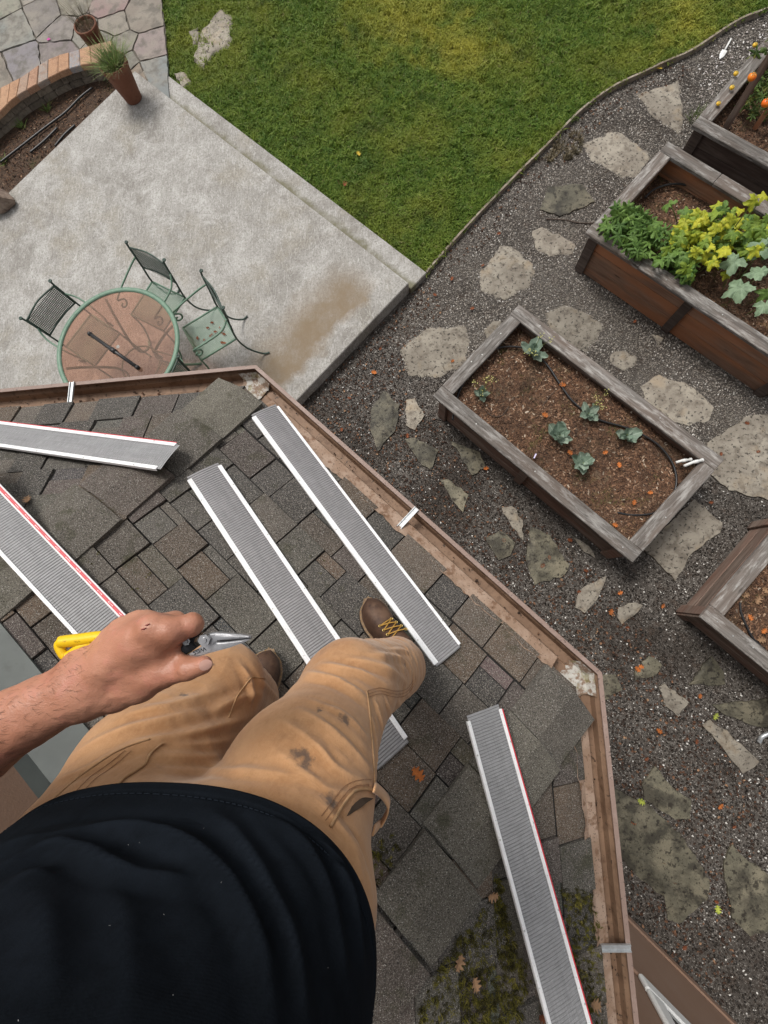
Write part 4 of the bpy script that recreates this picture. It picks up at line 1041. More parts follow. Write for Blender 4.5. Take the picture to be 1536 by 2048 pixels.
def np_mesh(name, V, Q, mat, parent=None):
    me = bpy.data.meshes.new(name); me.from_pydata(V.tolist(), [], Q.tolist()); me.update(); me.materials.append(mat)
    me.polygons.foreach_set('use_smooth', [True]*len(me.polygons))
    o = bpy.data.objects.new(name, me); COL.objects.link(o)
    if parent is not None: rel(o, parent)
    return o
def relax(V, Q, it=2, lam=0.5):
    V = V.copy(); n = len(V)
    for _ in range(it):
        acc = np.zeros_like(V); cnt = np.zeros(n)
        for a in range(4):
            i, j = Q[:, a], Q[:, (a+1) % 4]
            np.add.at(acc, i, V[j]); np.add.at(cnt, i, 1); np.add.at(acc, j, V[i]); np.add.at(cnt, j, 1)
        V += lam*(acc/np.maximum(cnt, 1)[:, None]-V)
    return V
def Qd(u, v, d): g = ray(u, v)*d; return np.array([g[0], g[1], H-d])

person = thing('person', 'person in navy shirt, tan work trousers and brown boots standing on the roof', 'person', (-0.30, -0.28, 3.05))

# --- materials
def skin_mat():
    m, nt, b, out = new_mat('skin'); v = _pos(nt)
    col = _mix(nt, _ramp(nt, _noise(nt, v, 14, 4), 0.35, 0.65), (0.37, 0.160, 0.098), (0.47, 0.228, 0.148))
    col = _mix(nt, _ramp(nt, _noise(nt, v, 45, 4), 0.52, 0.72, 0, 0.55), col, (0.50, 0.20, 0.15))
    col = _mix(nt, _ramp(nt, _noise(nt, v, 210, 2), 0.66, 0.72, 0, 0.35), col, (0.22, 0.10, 0.07))
    nt.links.new(col, b.inputs['Base Color']); b.inputs['Roughness'].default_value = 0.48
    b.inputs['Subsurface Weight'].default_value = 0.05; b.inputs['Subsurface Radius'].default_value = (0.010, 0.004, 0.002); b.inputs['Subsurface Scale'].default_value = 0.3
    vo = nt.nodes.new('ShaderNodeTexVoronoi'); vo.inputs['Scale'].default_value = 650; nt.links.new(v, vo.inputs['Vector'])
    _bump(nt, b, vo.outputs['Distance'], 0.28, 0.0007); _bump(nt, b, _noise(nt, v, 90, 4), 0.28, 0.002); _bump(nt, b, _noise(nt, _map(nt, v, (60, 130, 60), (0, 0, .5)), 1.0, 3, 0.6, 1.5), 0.3, 0.0015)
    return m
def spots_mask(nt, v, spots):
    """soft stains at given world points (x,y,z,radius)"""
    acc = None
    wob = _ramp(nt, _noise(nt, v, 60, 4, 0.7), 0.2, 0.8, -0.012, 0.012)
    for (x, y, z, r) in spots:
        n = nt.nodes.new('ShaderNodeVectorMath'); n.operation = 'DISTANCE'; n.inputs[1].default_value = (x, y, z); nt.links.new(v, n.inputs[0])
        f = _ramp(nt, _math(nt, 'ADD', n.outputs['Value'], wob), r*0.35, r, 1, 0)
        acc = f if acc is None else _math(nt, 'MAXIMUM', acc, f)
    return acc
def cloth_mat(name, base, light, dark, weave=900, spots=None, spot_col=(0.05, 0.045, 0.045), spot_st=0.75, rough=0.9, sheen=0.2, fade=0.6, fold=0.10, spec=0.15):
    m, nt, b, out = new_mat(name); v = _pos(nt)
    col = _mix(nt, _ramp(nt, _noise(nt, _map(nt, v, (1, 1, 1.6)), 7, 5, 0.6), 0.36, 0.66, 0, fade), base, light)
    col = _mix(nt, _ramp(nt, _noise(nt, v, 26, 5, 0.65), 0.52, 0.74, 0, 0.55), col, dark)
    col = _mix(nt, _ramp(nt, _noise(nt, _map(nt, v, (1, 1, 0.25)), 170, 2), 0.4, 0.7, 0, 0.35), col, light)
    w = nt.nodes.new('ShaderNodeTexWave'); w.inputs['Scale'].default_value = weave/6.283; w.bands_direction = 'DIAGONAL'; nt.links.new(v, w.inputs['Vector'])
    if spots: col = _mix(nt, _math(nt, 'MULTIPLY', spots_mask(nt, v, spots), spot_st), col, spot_col)
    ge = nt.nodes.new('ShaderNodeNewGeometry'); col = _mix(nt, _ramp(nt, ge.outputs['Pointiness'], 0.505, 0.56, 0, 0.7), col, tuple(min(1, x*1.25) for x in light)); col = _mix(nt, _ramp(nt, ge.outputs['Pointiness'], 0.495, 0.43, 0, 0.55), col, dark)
    nt.links.new(col, b.inputs['Base Color']); b.inputs['Roughness'].default_value = rough; b.inputs['Sheen Weight'].default_value = sheen; b.inputs['Specular IOR Level'].default_value = spec
    _bump(nt, b, w.outputs['Fac'], 0.10, 0.0006); _bump(nt, b, _noise(nt, v, 420, 2), 0.3, 0.0008); _bump(nt, b, _noise(nt, v, 38, 4), 0.10 if fold else 0.03, 0.004)
    rd = _math(nt, 'ABSOLUTE', _math(nt, 'SUBTRACT', _noise(nt, _map(nt, v, (1, 1, 2.2), (0.5, 0.3, 0.4)), 16, 5, 0.6, 1.2), 0.5)); _bump(nt, b, _ramp(nt, rd, 0, 0.12, 1, 0), fold, 0.006)
    return m
M['skin'] = skin_mat()

# --- trousers
Lhip, Rhip = np.array([-.452, -.40, 4.06]), np.array([-.195, -.395, 4.06])
Lth, Lkn, Lan = np.array([-.486, -.325, 3.90]), np.array([-.468, -.225, 3.68]), np.array([-.535, -.335, 3.30])
Rth, Rkn, Ran = np.array([-.212, -.315, 3.92]), np.array([-.176, -.225, 3.66]), np.array([-.098, -.255, 3.155])
def trousers(p):
    d = ell_sdf(p, (-.31, -.405, 4.10), (.205, .145, .13))
    for hip, th, kn, an in ((Lhip, Lth, Lkn, Lan), (Rhip, Rth, Rkn, Ran)):
        leg = cone_sdf(p, hip, th, .136 if hip is Lhip else .122, .112)
        leg = smin(leg, cone_sdf(p, th, kn, .112, .096), .05)
        leg = smin(leg, cone_sdf(p, kn, an+np.array([0, 0, .04]), .094, .092), .04)
        d = smin(d, leg, .055)
    # folds: warped ridges, transverse at the knees, slanting on the thighs
    q = p*1.0; w = np.stack([vnoise(q*9+3), vnoise(q*9+11), vnoise(q*9+19)], -1)
    z = p[..., 2]; low = np.clip((3.74-z)/.22, 0, 1)
    r1 = 1-np.abs(vnoise((p+w*.035)*np.array([9, 9, 26.])+5)); r2 = 1-np.abs(vnoise((p+w*.03)*np.array([22, 16, 9.])+31))
    r3 = 1-np.abs(vnoise((p+w*.02)*np.array([20, 20, 48.])+57))
    d = d - .0022*(r1**3-.3)*(0.5+low) - .0016*(r2**3-.3)*(1-low*.5) - .0030*(r3**3-.3)*low - .0035*vnoise(p*6+40)
    return d
V, Q = surfnets(trousers, (-.72, -.60, 3.20), (.10, -.05, 4.20), 0.0046)
V = relax(V, Q, 2, .4)
def surf_pt(bvh, u, v, lift=0.0):
    g = ray(u, v); dr = Vector((g[0], g[1], -1)).normalized(); h_ = bvh.ray_cast(Vector((0, 0, H)), dr)
    return (h_[0] + h_[1]*lift) if h_[0] else None
from mathutils.bvhtree import BVHTree
def vnormals(V, Q):
    n = np.cross(V[Q[:, 2]]-V[Q[:, 0]], V[Q[:, 3]]-V[Q[:, 1]]); N = np.zeros_like(V)
    for k in range(4): np.add.at(N, Q[:, k], n)
    return N/np.maximum(1e-12, np.linalg.norm(N, axis=1))[:, None]
def fold_lines(V, N, bvh, lines, skip=0):
    """raise creases along lines traced on the cloth: (pixels, half width, height)"""
    dsp = np.zeros(len(V)); w3 = vnoise(V*40)*.006
    for px, w, amp in lines:
        pts = []
        for c in spline([Vector((u, v, 0)) for u, v in px], 10):
            s = surf_pt(bvh, c.x, c.y)
            if s and (not pts or (s-pts[-1]).length < .09): pts.append(s)
        if len(pts) < 3: continue
        A = np.array([tuple(p) for p in pts]); near = np.where((np.abs(V-A.mean(0)).max(1) < np.abs(A-A.mean(0)).max()+4*w))[0]; P_ = V[near]
        best = np.full(len(near), 9.); tt = np.zeros(len(near))
        for k in range(len(A)-1):
            ba = A[k+1]-A[k]; t = np.clip(((P_-A[k]) @ ba)/max(1e-9, ba.dot(ba)), 0, 1); dd = np.linalg.norm(P_-A[k]-t[:, None]*ba, axis=1)
            m_ = dd < best; best[m_] = dd[m_]; tt[m_] = (k+t[m_])/(len(A)-1)
        env = np.sin(math.pi*np.clip(tt, .03, .97))**.6; x = np.abs(best+.5*w3[near])/w
        dsp[near] += amp*env*(np.exp(-1.5*x**1.15) - .35*np.exp(-((x-1.8)/.8)**2))
    dsp[:skip] = 0; return V + N*dsp[:, None]
bvT = BVHTree.FromPolygons([tuple(x) for x in V], [tuple(map(int, q)) for q in Q])
V = fold_lines(V, vnormals(V, Q), bvT, [
 ([(350, 1474), (430, 1455), (520, 1425), (598, 1392)], .010, .007), ([(352, 1492), (440, 1482), (540, 1455), (620, 1420)], .008, .005), ([(330, 1512), (420, 1512), (520, 1500), (620, 1470)], .009, .005), ([(320, 1540), (430, 1540), (540, 1545), (640, 1560)], .008, .004),
 ([(598, 1420), (650, 1450), (705, 1500), (745, 1545)], .008, .006), ([(560, 1440), (620, 1480), (680, 1540), (742, 1572)], .008, .006), ([(540, 1490), (600, 1540), (660, 1580), (720, 1590)], .007, .004), ([(620, 1400), (690, 1430), (740, 1480)], .007, .004),
 ([(610, 1345), (680, 1365), (735, 1400)], .012, .009), ([(640, 1328), (720, 1345), (780, 1375)], .011, .008), ([(700, 1318), (770, 1335), (815, 1365)], .010, .007), ([(745, 1310), (800, 1315), (825, 1345)], .009, .006), ([(770, 1300), (810, 1302), (826, 1325)], .008, .005),
 ([(750, 1400), (762, 1440), (768, 1480)], .006, .006), ([(772, 1398), (782, 1435), (780, 1470)], .006, .006), ([(795, 1398), (804, 1430), (796, 1460)], .006, .005), ([(815, 1385), (822, 1410), (812, 1440)], .006, .005), ([(742, 1430), (752, 1480), (752, 1540)], .006, .005),
 ([(130, 1520), (220, 1470), (320, 1440), (400, 1420)], .012, .007), ([(170, 1540), (270, 1490), (350, 1470)], .010, .006), ([(250, 1430), (340, 1410), (440, 1380)], .012, .006), ([(90, 1570), (170, 1540), (250, 1510)], .010, .005), ([(480, 1330), (500, 1365), (500, 1410)], .010, .008), ([(520, 1360), (545, 1385), (560, 1400)], .008, .006), ([(430, 1420), (480, 1395), (540, 1385)], .010, .006),
 ([(640, 1600), (700, 1690), (730, 1770)], .010, .006), ([(690, 1650), (725, 1720), (742, 1780)], .008, .005)])
V = relax(V, Q, 1, .3)
bvT = BVHTree.FromPolygons([tuple(x) for x in V], [tuple(map(int, q)) for q in Q])
def stain(u, v, r):
    s = surf_pt(bvT, u, v); return (s.x, s.y, s.z, r) if s else (0, 0, 0, .001)
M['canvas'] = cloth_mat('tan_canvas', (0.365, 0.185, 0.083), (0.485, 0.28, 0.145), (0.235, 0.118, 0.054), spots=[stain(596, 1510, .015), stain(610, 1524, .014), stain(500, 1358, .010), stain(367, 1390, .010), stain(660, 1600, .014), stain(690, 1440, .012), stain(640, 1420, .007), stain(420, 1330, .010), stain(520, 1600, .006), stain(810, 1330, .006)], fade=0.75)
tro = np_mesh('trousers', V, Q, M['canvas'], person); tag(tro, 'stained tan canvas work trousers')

# --- stitched details laid onto the cloth
M['stitch'] = plain('dark_stitching', (0.19, 0.09, 0.042), 0.8)
M['seam'] = stone_mat('canvas_seam', (0.36, 0.21, 0.105), [(60, 4, 0.45, 0.65, (0.46, 0.30, 0.17), 0.7)], 0.9, (300, 0.4, 0.001))
M['pocket'] = plain('pocket_inside', (0.05, 0.03, 0.018), 0.95)
def on_cloth(px, lift, bvh=None, n=8):
    out = []
    cur = spline([Vector((u, v, 0)) for u, v in px], n)
    for c in cur:
        s = surf_pt(bvh or bvT, c.x, c.y, lift)
        if s and (not out or (s-out[-1]).length < 0.08): out.append(s)
    return out
def dashes(name, px, w, mat, parent, dash=0.004, gap=0.0025):
    pts = on_cloth(px, 0.0012, None, 12); parts = []; acc = 0
    for a, b in zip(pts, pts[1:]):
        L = (b-a).length; k = 0.0
        while k < L:
            e = min(k+dash, L)
            if e-k > .0015: parts.append(tube_geo([a.lerp(b, k/L), a.lerp(b, e/L)], w, 4))
            k += dash+gap
    if parts:
        o = mesh(name, *join_geo(parts), mat); rel(o, parent); tag(o, kind='stuff')
def seam(px, w, lift=0.002):
    pts = on_cloth(px, lift)
    if len(pts) > 2: rel(tube('seam', pts, w, M['seam'], None, 6), tro)
seam([(326, 1488), (318, 1492), (300, 1510), (290, 1530), (270, 1545), (250, 1558), (236, 1572)], 0.0018)          # fly edge
dashes('stitching', [(262, 1502), (225, 1535), (190, 1560), (160, 1592)], 0.00042, M['stitch'], tro)
dashes('stitching', [(252, 1500), (215, 1530), (180, 1556), (150, 1586)], 0.00042, M['stitch'], tro)
seam([(300, 1478), (240, 1500), (170, 1545), (105, 1600)], 0.0012, 0.0005)
seam([(745, 1580), (722, 1578), (700, 1590), (680, 1618), (660, 1655)], 0.0022)                                 # pocket mouth
dashes('stitching', [(738, 1570), (712, 1572), (690, 1588), (668, 1618), (648, 1645)], 0.00042, M['stitch'], tro)
dashes('stitching', [(742, 1560), (708, 1562), (682, 1580), (660, 1610), (640, 1636)], 0.00042, M['stitch'], tro)
for off in (0, 6, 12):
    dashes('stitching', [(733+off*.3, 1383+off), (760, 1376+off), (790, 1382+off), (812, 1378+off), (826, 1360+off)], 0.0005, M['stitch'], tro)
seam([(733, 1383), (738, 1420), (742, 1470), (746, 1520), (748, 1570)], 0.0016, 0.001)
seam([(457, 1435), (470, 1400), (490, 1370), (505, 1355), (530, 1358)], 0.0014, 0.001)
pts = on_cloth([(742, 1592), (722, 1592), (704, 1606), (690, 1630)], 0.0015)
if len(pts) > 3:
    Vp = []; Fp = []
    for k, q in enumerate(pts):
        w_ = 0.011*math.sin(math.pi*min(1, (k+1)/len(pts)))+.002; Vp += [q + Vector((0.2, -1, 0)).normalized()*0.003, q + Vector((0.55, -0.8, -.1)).normalized()*w_]
        if k: Fp.append((2*k-2, 2*k-1, 2*k+1, 2*k))
    rel(mesh('pocket_opening', Vp, Fp, M['pocket']), tro)
# hammer loop standing off the right thigh
lp = [surf_pt(bvT, 742, 1575, 0.004), Qd(765, 1590, .80), Qd(776, 1612, .82), Qd(762, 1645, .82), surf_pt(bvT, 744, 1660, 0.004)]
if all(x is not None for x in lp):
    sp_ = spline([Vector(x) for x in lp], 8); Vp = []; Fp = []
    for k, q in enumerate(sp_):
        Vp += [q + Vector((0, 0, .016)), q - Vector((0, 0, .016))]
        if k: Fp.append((2*k-2, 2*k-1, 2*k+1, 2*k))
    o = mesh('hammer_loop', Vp, Fp, M['canvas'], None, True); sm = o.modifiers.new('thick', 'SOLIDIFY'); sm.thickness = 0.003; rel(o, tro)

# --- shirt: lofted torso with folds
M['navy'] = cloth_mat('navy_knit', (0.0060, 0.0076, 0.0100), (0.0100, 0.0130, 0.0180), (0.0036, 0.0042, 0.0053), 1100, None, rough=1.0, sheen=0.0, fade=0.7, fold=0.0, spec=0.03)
NA = 220; rows = []
zs = np.linspace(4.150, 4.60, 120)
for z in zs:
    t = (z-4.15)/.45
    cx = -.303 + .018*t; cy = -.400 - .012*t; rx = .243 - .020*math.sin(math.pi*min(1, t*1.3))*0.6 + .018*t; ry = .172 - .012*math.sin(math.pi*min(1, t*1.6)) + .01*t
    if t > .8: k = 1-((t-.8)/.2)**2*0.45; rx *= k; ry *= k
    a = np.linspace(0, 2*math.pi, NA, endpoint=False)
    c, s = np.cos(a), np.sin(a); e = 2/2.35
    x = cx + rx*np.sign(c)*np.abs(c)**e; y = cy + ry*np.sign(s)*np.abs(s)**e
    p = np.stack([x, y, np.full(NA, z)], -1); nrm = np.stack([c/rx, s/ry, 0*c], -1); nrm /= np.linalg.norm(nrm, axis=1)[:, None]
    # diagonal draping folds
    u = x*1.0 + 0.0; sl = (z-4.15)
    wq = vnoise(p*np.array([6, 6, 5.])+9)*.05
    f1 = 1-np.abs(vnoise(np.stack([(x-.9*sl+wq)*11, y*4, sl*5+0*x], -1)+3)); f2 = 1-np.abs(vnoise(np.stack([(x+1.2*sl+wq)*8, y*3, sl*3+0*x], -1)+77))
    f3 = 1-np.abs(vnoise(np.stack([x*5+7, y*4, (sl+.35*np.abs(x+.25))*20], -1)))
    hemk = min(1, t*9); amp = 0.25+.75*hemk
    dsp = (.003*(f1**2-.4) + .003*(f2**2-.4))*amp + .004*vnoise(p*5)*hemk
    if .035 < t < .05: dsp = dsp - .0022
    rows.append(p + nrm*dsp[:, None])
G_ = np.array(rows)
hem = [G_[0]*1.0]; ctr = G_[0].mean(0)
inner = [G_[0]+(ctr-G_[0])*np.array([.014, .018, 0])+np.array([0, 0, -.002]), G_[0]+(ctr-G_[0])*np.array([.03, .035, 0])+np.array([0, 0, .012]), G_[0]+(ctr-G_[0])*np.array([.05, .06, 0])+np.array([0, 0, .06])]
allr = np.concatenate([np.array(inner[::-1]), G_]); nr_ = len(allr); V = allr.reshape(-1, 3)
Qf = [(r*NA+k, r*NA+(k+1) % NA, (r+1)*NA+(k+1) % NA, (r+1)*NA+k) for r in range(nr_-1) for k in range(NA)]
Qf.append(tuple((nr_-1)*NA+k for k in range(NA)))
Qa = np.array(Qf[:-1]); bvS = BVHTree.FromPolygons([tuple(x) for x in V], [tuple(map(int, q)) for q in Qa])
V = fold_lines(V, vnormals(V, Qa), bvS, [
 ([(0, 1735), (60, 1702), (115, 1690), (170, 1700), (215, 1728), (300, 1752), (400, 1752)], .012, .009), ([(0, 1690), (120, 1668), (260, 1655), (380, 1690), (460, 1760), (520, 1880), (545, 2040)], .013, .009),
 ([(420, 1620), (480, 1680), (540, 1780), (590, 1900), (610, 2040)], .011, .008), ([(560, 1640), (620, 1700), (665, 1800), (690, 1960)], .010, .006), ([(60, 1760), (90, 1850), (100, 2000)], .016, .006), ([(210, 1750), (250, 1850), (255, 2030)], .016, .004), ([(640, 1680), (700, 1780), (725, 1930)], .010, .006), ([(0, 1800), (50, 1760), (100, 1745)], .015, .006)], 5*NA)
shirt = mesh('shirt', V, Qf, M['navy'], None, True); rel(shirt, person); tag(shirt, 'navy shirt draping over the waistband')
ha, hb = G_[5], G_[5]
V, Fc = [], []
dp = [tube_geo([Vector(G_[6][k])+Vector((0, 0, 0)), Vector(G_[6][(k+1) % NA]).lerp(Vector(G_[6][k]), .3)], 0.0007, 4) for k in range(0, NA, 1)]
lint = []; r2 = random.Random(4)
for _ in range(30):
    q = Vector(G_[r2.randrange(8, 100)][r2.randrange(10, 105)]); d_ = Vector((r2.uniform(-1, 1), r2.uniform(-1, 1), r2.uniform(-.4, .4))).normalized()*r2.uniform(.0002, .0007); up3 = Vector((0, .7, .7))*.0035
    lint.append(tube_geo([q+up3-d_, q+up3+d_], .00016, 4))
ol = mesh('lint', *join_geo(lint), plain('lint', (.3, .3, .3), .9)); rel(ol, shirt); tag(ol, kind='stuff')
o = mesh('hem_stitching', *join_geo(dp), M['navy']); rel(o, shirt); tag(o, kind='stuff')

# --- body: left arm and hand in fine detail, head, neck and right arm coarser, one mesh
W_ = Qd(188, 1360, .468); El = np.array([-.60, -.225, 4.235]); Ls = np.array([-.475, -.43, 4.53])
I0, M0, R0, K0 = Qd(343, 1263, .441), Qd(306, 1255, .438), Qd(274, 1273, .450), Qd(248, 1294, .474)
I1, I2, I3 = Qd(383, 1249, .449), Qd(374, 1268, .482), Qd(345, 1294, .495)
M1, M2, M3 = Qd(350, 1247, .465), Qd(348, 1268, .498), Qd(320, 1298, .502)
R1, R2, R3 = Qd(312, 1250, .482), Qd(325, 1285, .510), Qd(296, 1310, .510)
K1, K2, K3 = Qd(278, 1272, .498), Qd(292, 1300, .518), Qd(270, 1320, .514)
T0, T1, T2, T3 = Qd(236, 1384, .476), Qd(318, 1350, .462), Qd(376, 1338, .456), Qd(406, 1330, .455)
def hand(p):
    arm = cone_sdf(p, El, W_*.45+El*.55, .046, .041); arm = smin(arm, cone_sdf(p, W_*.45+El*.55, W_, .041, .027), .03)
    arm = smin(arm, cone_sdf(p, W_+np.array([-.012, .013, -.004]), W_+np.array([-.004, -.016, -.003]), .022, .022), .02)     # wrist is flat and broad
    arm = smin(arm, cone_sdf(p, Ls, El, .056, .046), .03)
    d = arm
    for m_, r in ((I0, .0120), (M0, .0126), (R0, .0118), (K0, .0112)): d = smin(d, cone_sdf(p, W_, m_, .0205, r), .011)
    pc = (I0+M0+R0+K0+W_)/5; d = smin(d, ell_sdf(p, pc+np.array([0, 0, -.012]), (.045, .035, .020)), .02)
    th = cone_sdf(p, T0, T1, .020, .0150); th = smin(th, cone_sdf(p, T1, T2, .0138, .0112), .006); th = smin(th, cone_sdf(p, T2, T3, .0116, .0092), .005)
    d = smin(d, th, .012); d = smin(d, cone_sdf(p, (T0+T1)/2, I0*.55+W_*.45, .016, .012), .012)
    for m_, a, b, c, r in ((I0, I1, I2, I3, 1.0), (M0, M1, M2, M3, 1.02), (R0, R1, R2, R3, .95), (K0, K1, K2, K3, .84)):
        f = cone_sdf(p, m_, a, .0124*r, .0108*r); f = smin(f, cone_sdf(p, a, b, .0110*r, .0094*r), .004); f = smin(f, cone_sdf(p, b, c, .0094*r, .0080*r), .003)
        d = smin(d, f, .006)
    # knuckle bumps, tendons and creases
    for m_, k in ((I0, .0022), (M0, .0026), (R0, .002)):
        d = d - k*np.exp(-((p-(m_+np.array([0, 0, .010])))**2).sum(-1)/(2*.0085**2))
    for m_ in (I0, M0, R0):
        a = W_+np.array([0, 0, .02]); b = m_+np.array([0, 0, .012]); ba = b-a; t = np.clip(((p-a) @ ba)/ba.dot(ba), 0, 1); dd = np.linalg.norm(p-a-t[..., None]*ba, axis=-1)
        d = d - .0011*np.exp(-dd**2/(2*.004**2))*np.clip(t*2, 0, 1)
    for c_, a_ in ((T2, T3-T1), (I1, I1-I0)):
        n_ = a_/np.linalg.norm(a_); s = ((p-c_) @ n_); rr = np.linalg.norm(p-c_, axis=-1)
        d = d + .0006*np.exp(-rr**2/(2*.012**2))*(np.cos(s*2*math.pi/.0042)*.5+.5)
    d = d - .0011*vnoise(p*60) - .0005*vnoise(p*160)
    return d
V1, Q1 = surfnets(hand, (-.56, -.29, 4.13), (-.19, -.015, 4.31), 0.00185)
def coarse(p):
    d = cone_sdf(p, Ls, El, .056, .048); d = smin(d, cone_sdf(p, El, W_*.35+El*.65, .046, .040), .02)
    d = np.minimum(d, np.where(p[..., 0] > -.548, 1.0, d)) if False else d
    d = np.where((p[..., 0] > -.54) & (p[..., 2] < 4.33), 1.0, d)
    d = smin(d, ell_sdf(p, (-.29, -.42, 4.40), (.19, .115, .24)), .04); d = smin(d, cone_sdf(p, Ls, (-.12, -.43, 4.53), .06, .06), .04)
    d = smin(d, cone_sdf(p, (-.29, -.43, 4.55), (-.29, -.42, 4.70), .058, .054), .03)
    hd = ell_sdf(p, (-.29, -.405, 4.83), (.076, .098, .118)); hd = smin(hd, ell_sdf(p, (-.29, -.375, 4.765), (.055, .06, .06)), .03)
    hd = smin(hd, cone_sdf(p, (-.29, -.305, 4.835), (-.29, -.288, 4.805), .010, .015), .012)                              # nose
    for s in (-1, 1):
        hd = smin(hd, ell_sdf(p, (-.29+s*.078, -.415, 4.82), (.012, .022, .033)), .008)                                  # ears
        hd = np.maximum(hd, -ell_sdf(p, (-.29+s*.032, -.297, 4.84), (.020, .016, .012)))                                  # eye sockets
        hd = smin(hd, ell_sdf(p, (-.29+s*.032, -.315, 4.84), (.014, .013, .012)), .004)
    hd = smin(hd, ell_sdf(p, (-.29, -.308, 4.775), (.024, .010, .008)), .006)                                            # mouth
    d = smin(d, hd, .03)
    Rs, Re, Rh = np.array([-.12, -.43, 4.53]), np.array([.10, -.33, 4.40]), np.array([.055, -.135, 4.735])
    d = smin(d, cone_sdf(p, Rs, Re, .056, .045), .03); d = smin(d, cone_sdf(p, Re, Rh, .045, .028), .02); d = smin(d, cone_sdf(p, Rh, Rh+np.array([-.02, .05, .02]), .030, .022), .02)
    for k in range(4):
        b0_ = Rh+np.array([-.035+.012*k, .055, .030]); d = smin(d, cone_sdf(p, Rh+np.array([-.02+.01*k, .03, .015]), b0_, .011, .009), .006); d = smin(d, cone_sdf(p, b0_, b0_+np.array([-.035, .015, .002]), .009, .0075), .004)
    d = smin(d, cone_sdf(p, Rh, Rh+np.array([-.045, .02, -.002]), .013, .010), .01)
    return d
V2, Q2 = surfnets(coarse, (-.70, -.58, 4.15), (.17, -.04, 4.98), 0.0075)
V1 = relax(V1, Q1, 1, .4); V2 = relax(V2, Q2, 2, .5)
body = np_mesh('body', np.concatenate([V1, V2]), np.concatenate([Q1, Q2+len(V1)]), M['skin'], person); tag(body, 'bare left arm with a small graze on the back of the hand')
bvH = BVHTree.FromPolygons([tuple(x) for x in V1], [tuple(map(int, q)) for q in Q1])
# fine hair on the forearm
M['armhair'] = plain('arm_hair', (0.10, 0.055, 0.03), 0.6)
r2 = random.Random(8); hv = []
N1 = vnormals(V1, Q1); cand = np.where((N1[:, 2] > .15) & (V1[:, 0] < -.345))[0]; adir = Vector(W_-El).normalized()
for i in [int(cand[r2.randrange(len(cand))]) for _ in range(700)]:
    c = Vector(V1[i]); nn = Vector(N1[i]); tg = (adir*.9 + Vector((r2.uniform(-.4, .4), r2.uniform(-.9, .2), 0)))
    tg = (tg-nn*tg.dot(nn)).normalized(); L = r2.uniform(.005, .011); sd_ = nn.cross(tg)*.00011
    hv.append(([c-sd_, c+sd_, c+tg*L*.6+nn*.0012+sd_, c+tg*L*.6+nn*.0012-sd_, c+tg*L+nn*.0008], [(0, 1, 2, 3), (3, 2, 4)]))
o = mesh('arm_hair', *join_geo(hv), M['armhair']); rel(o, body); tag(o, kind='stuff')
# thumb nail and grazes
M['nail'] = plain('thumb_nail', (0.52, 0.30, 0.24), 0.35)
c = surf_pt(bvH, 411, 1330, .0006)
if c:
    nV = []; h_ = bvH.find_nearest(c); nn = h_[1]; ax = Vector(T3-T2).normalized(); ax = (ax-nn*ax.dot(nn)).normalized(); sd_ = nn.cross(ax)
    for k in range(14):
        a = 2*math.pi*k/14; nV.append(c + ax*(.0065*math.cos(a)) + sd_*(.0052*math.sin(a)) - nn*(.0011*abs(math.sin(a))))
    nV.append(c+nn*.0008); rel(mesh('thumb_nail', nV, [(k, (k+1) % 14, 14) for k in range(14)], M['nail'], None, True), body)
M['graze'] = plain('graze', (0.20, 0.03, 0.025), 0.6)
for u, v, l in ((295, 1250, .0022), (288, 1258, .0025)):
    c = surf_pt(bvH, u, v, .0003)
    if c: rel(tube('graze', [c-Vector((l, .0006, 0)), c, c+Vector((l, .0012, 0))], [.0004, .0009, .0003], M['graze'], None, 5), body)
# hair
M['hair'] = stone_mat('brown_hair', (0.05, 0.03, 0.018), [(60, 4, 0.4, 0.65, (0.10, 0.06, 0.035), 0.7)], 0.6, (200, 0.6, 0.003))
def hair_f(p): return np.maximum(ell_sdf(p, (-.29, -.415, 4.845), (.086, .104, .118)), (p[..., 1]+.34)*.6+(4.86-p[..., 2])*.9) - .003*vnoise(p*60)
V, Q = surfnets(hair_f, (-.42, -.56, 4.70), (-.16, -.27, 5.0), 0.008); np_mesh('hair', V, Q, M['hair'], person)
# short sleeves
for nm, a, b in (('sleeve', Ls, Ls*.45+El*.55), ('sleeve', np.array([-.12, -.43, 4.53]), np.array([.02, -.37, 4.45]))):
    V, Fc = tube_geo([Vector(a), Vector((a+b)/2), Vector(b)], [.085, .080, .078], 20, False); o = mesh(nm, V, Fc, M['navy'], None, True); m_ = o.modifiers.new('thick', 'SOLIDIFY'); m_.thickness = .003; rel(o, shirt)
# phone held just above the lens
ph = thing('phone', 'phone held above the waist in the raised right hand', 'phone', (0.0, -0.055, 4.722))
bm = bmesh.new(); box_bm(bm, (0, 0, 0), (.074, .15, .008), 0, .003); from_bm('case', bm, M['black'], ph)
bm = bmesh.new(); box_bm(bm, (0, 0, .0044), (.068, .142, .0006)); from_bm('screen', bm, plain('phone_screen', (.01, .01, .012), .1), ph)

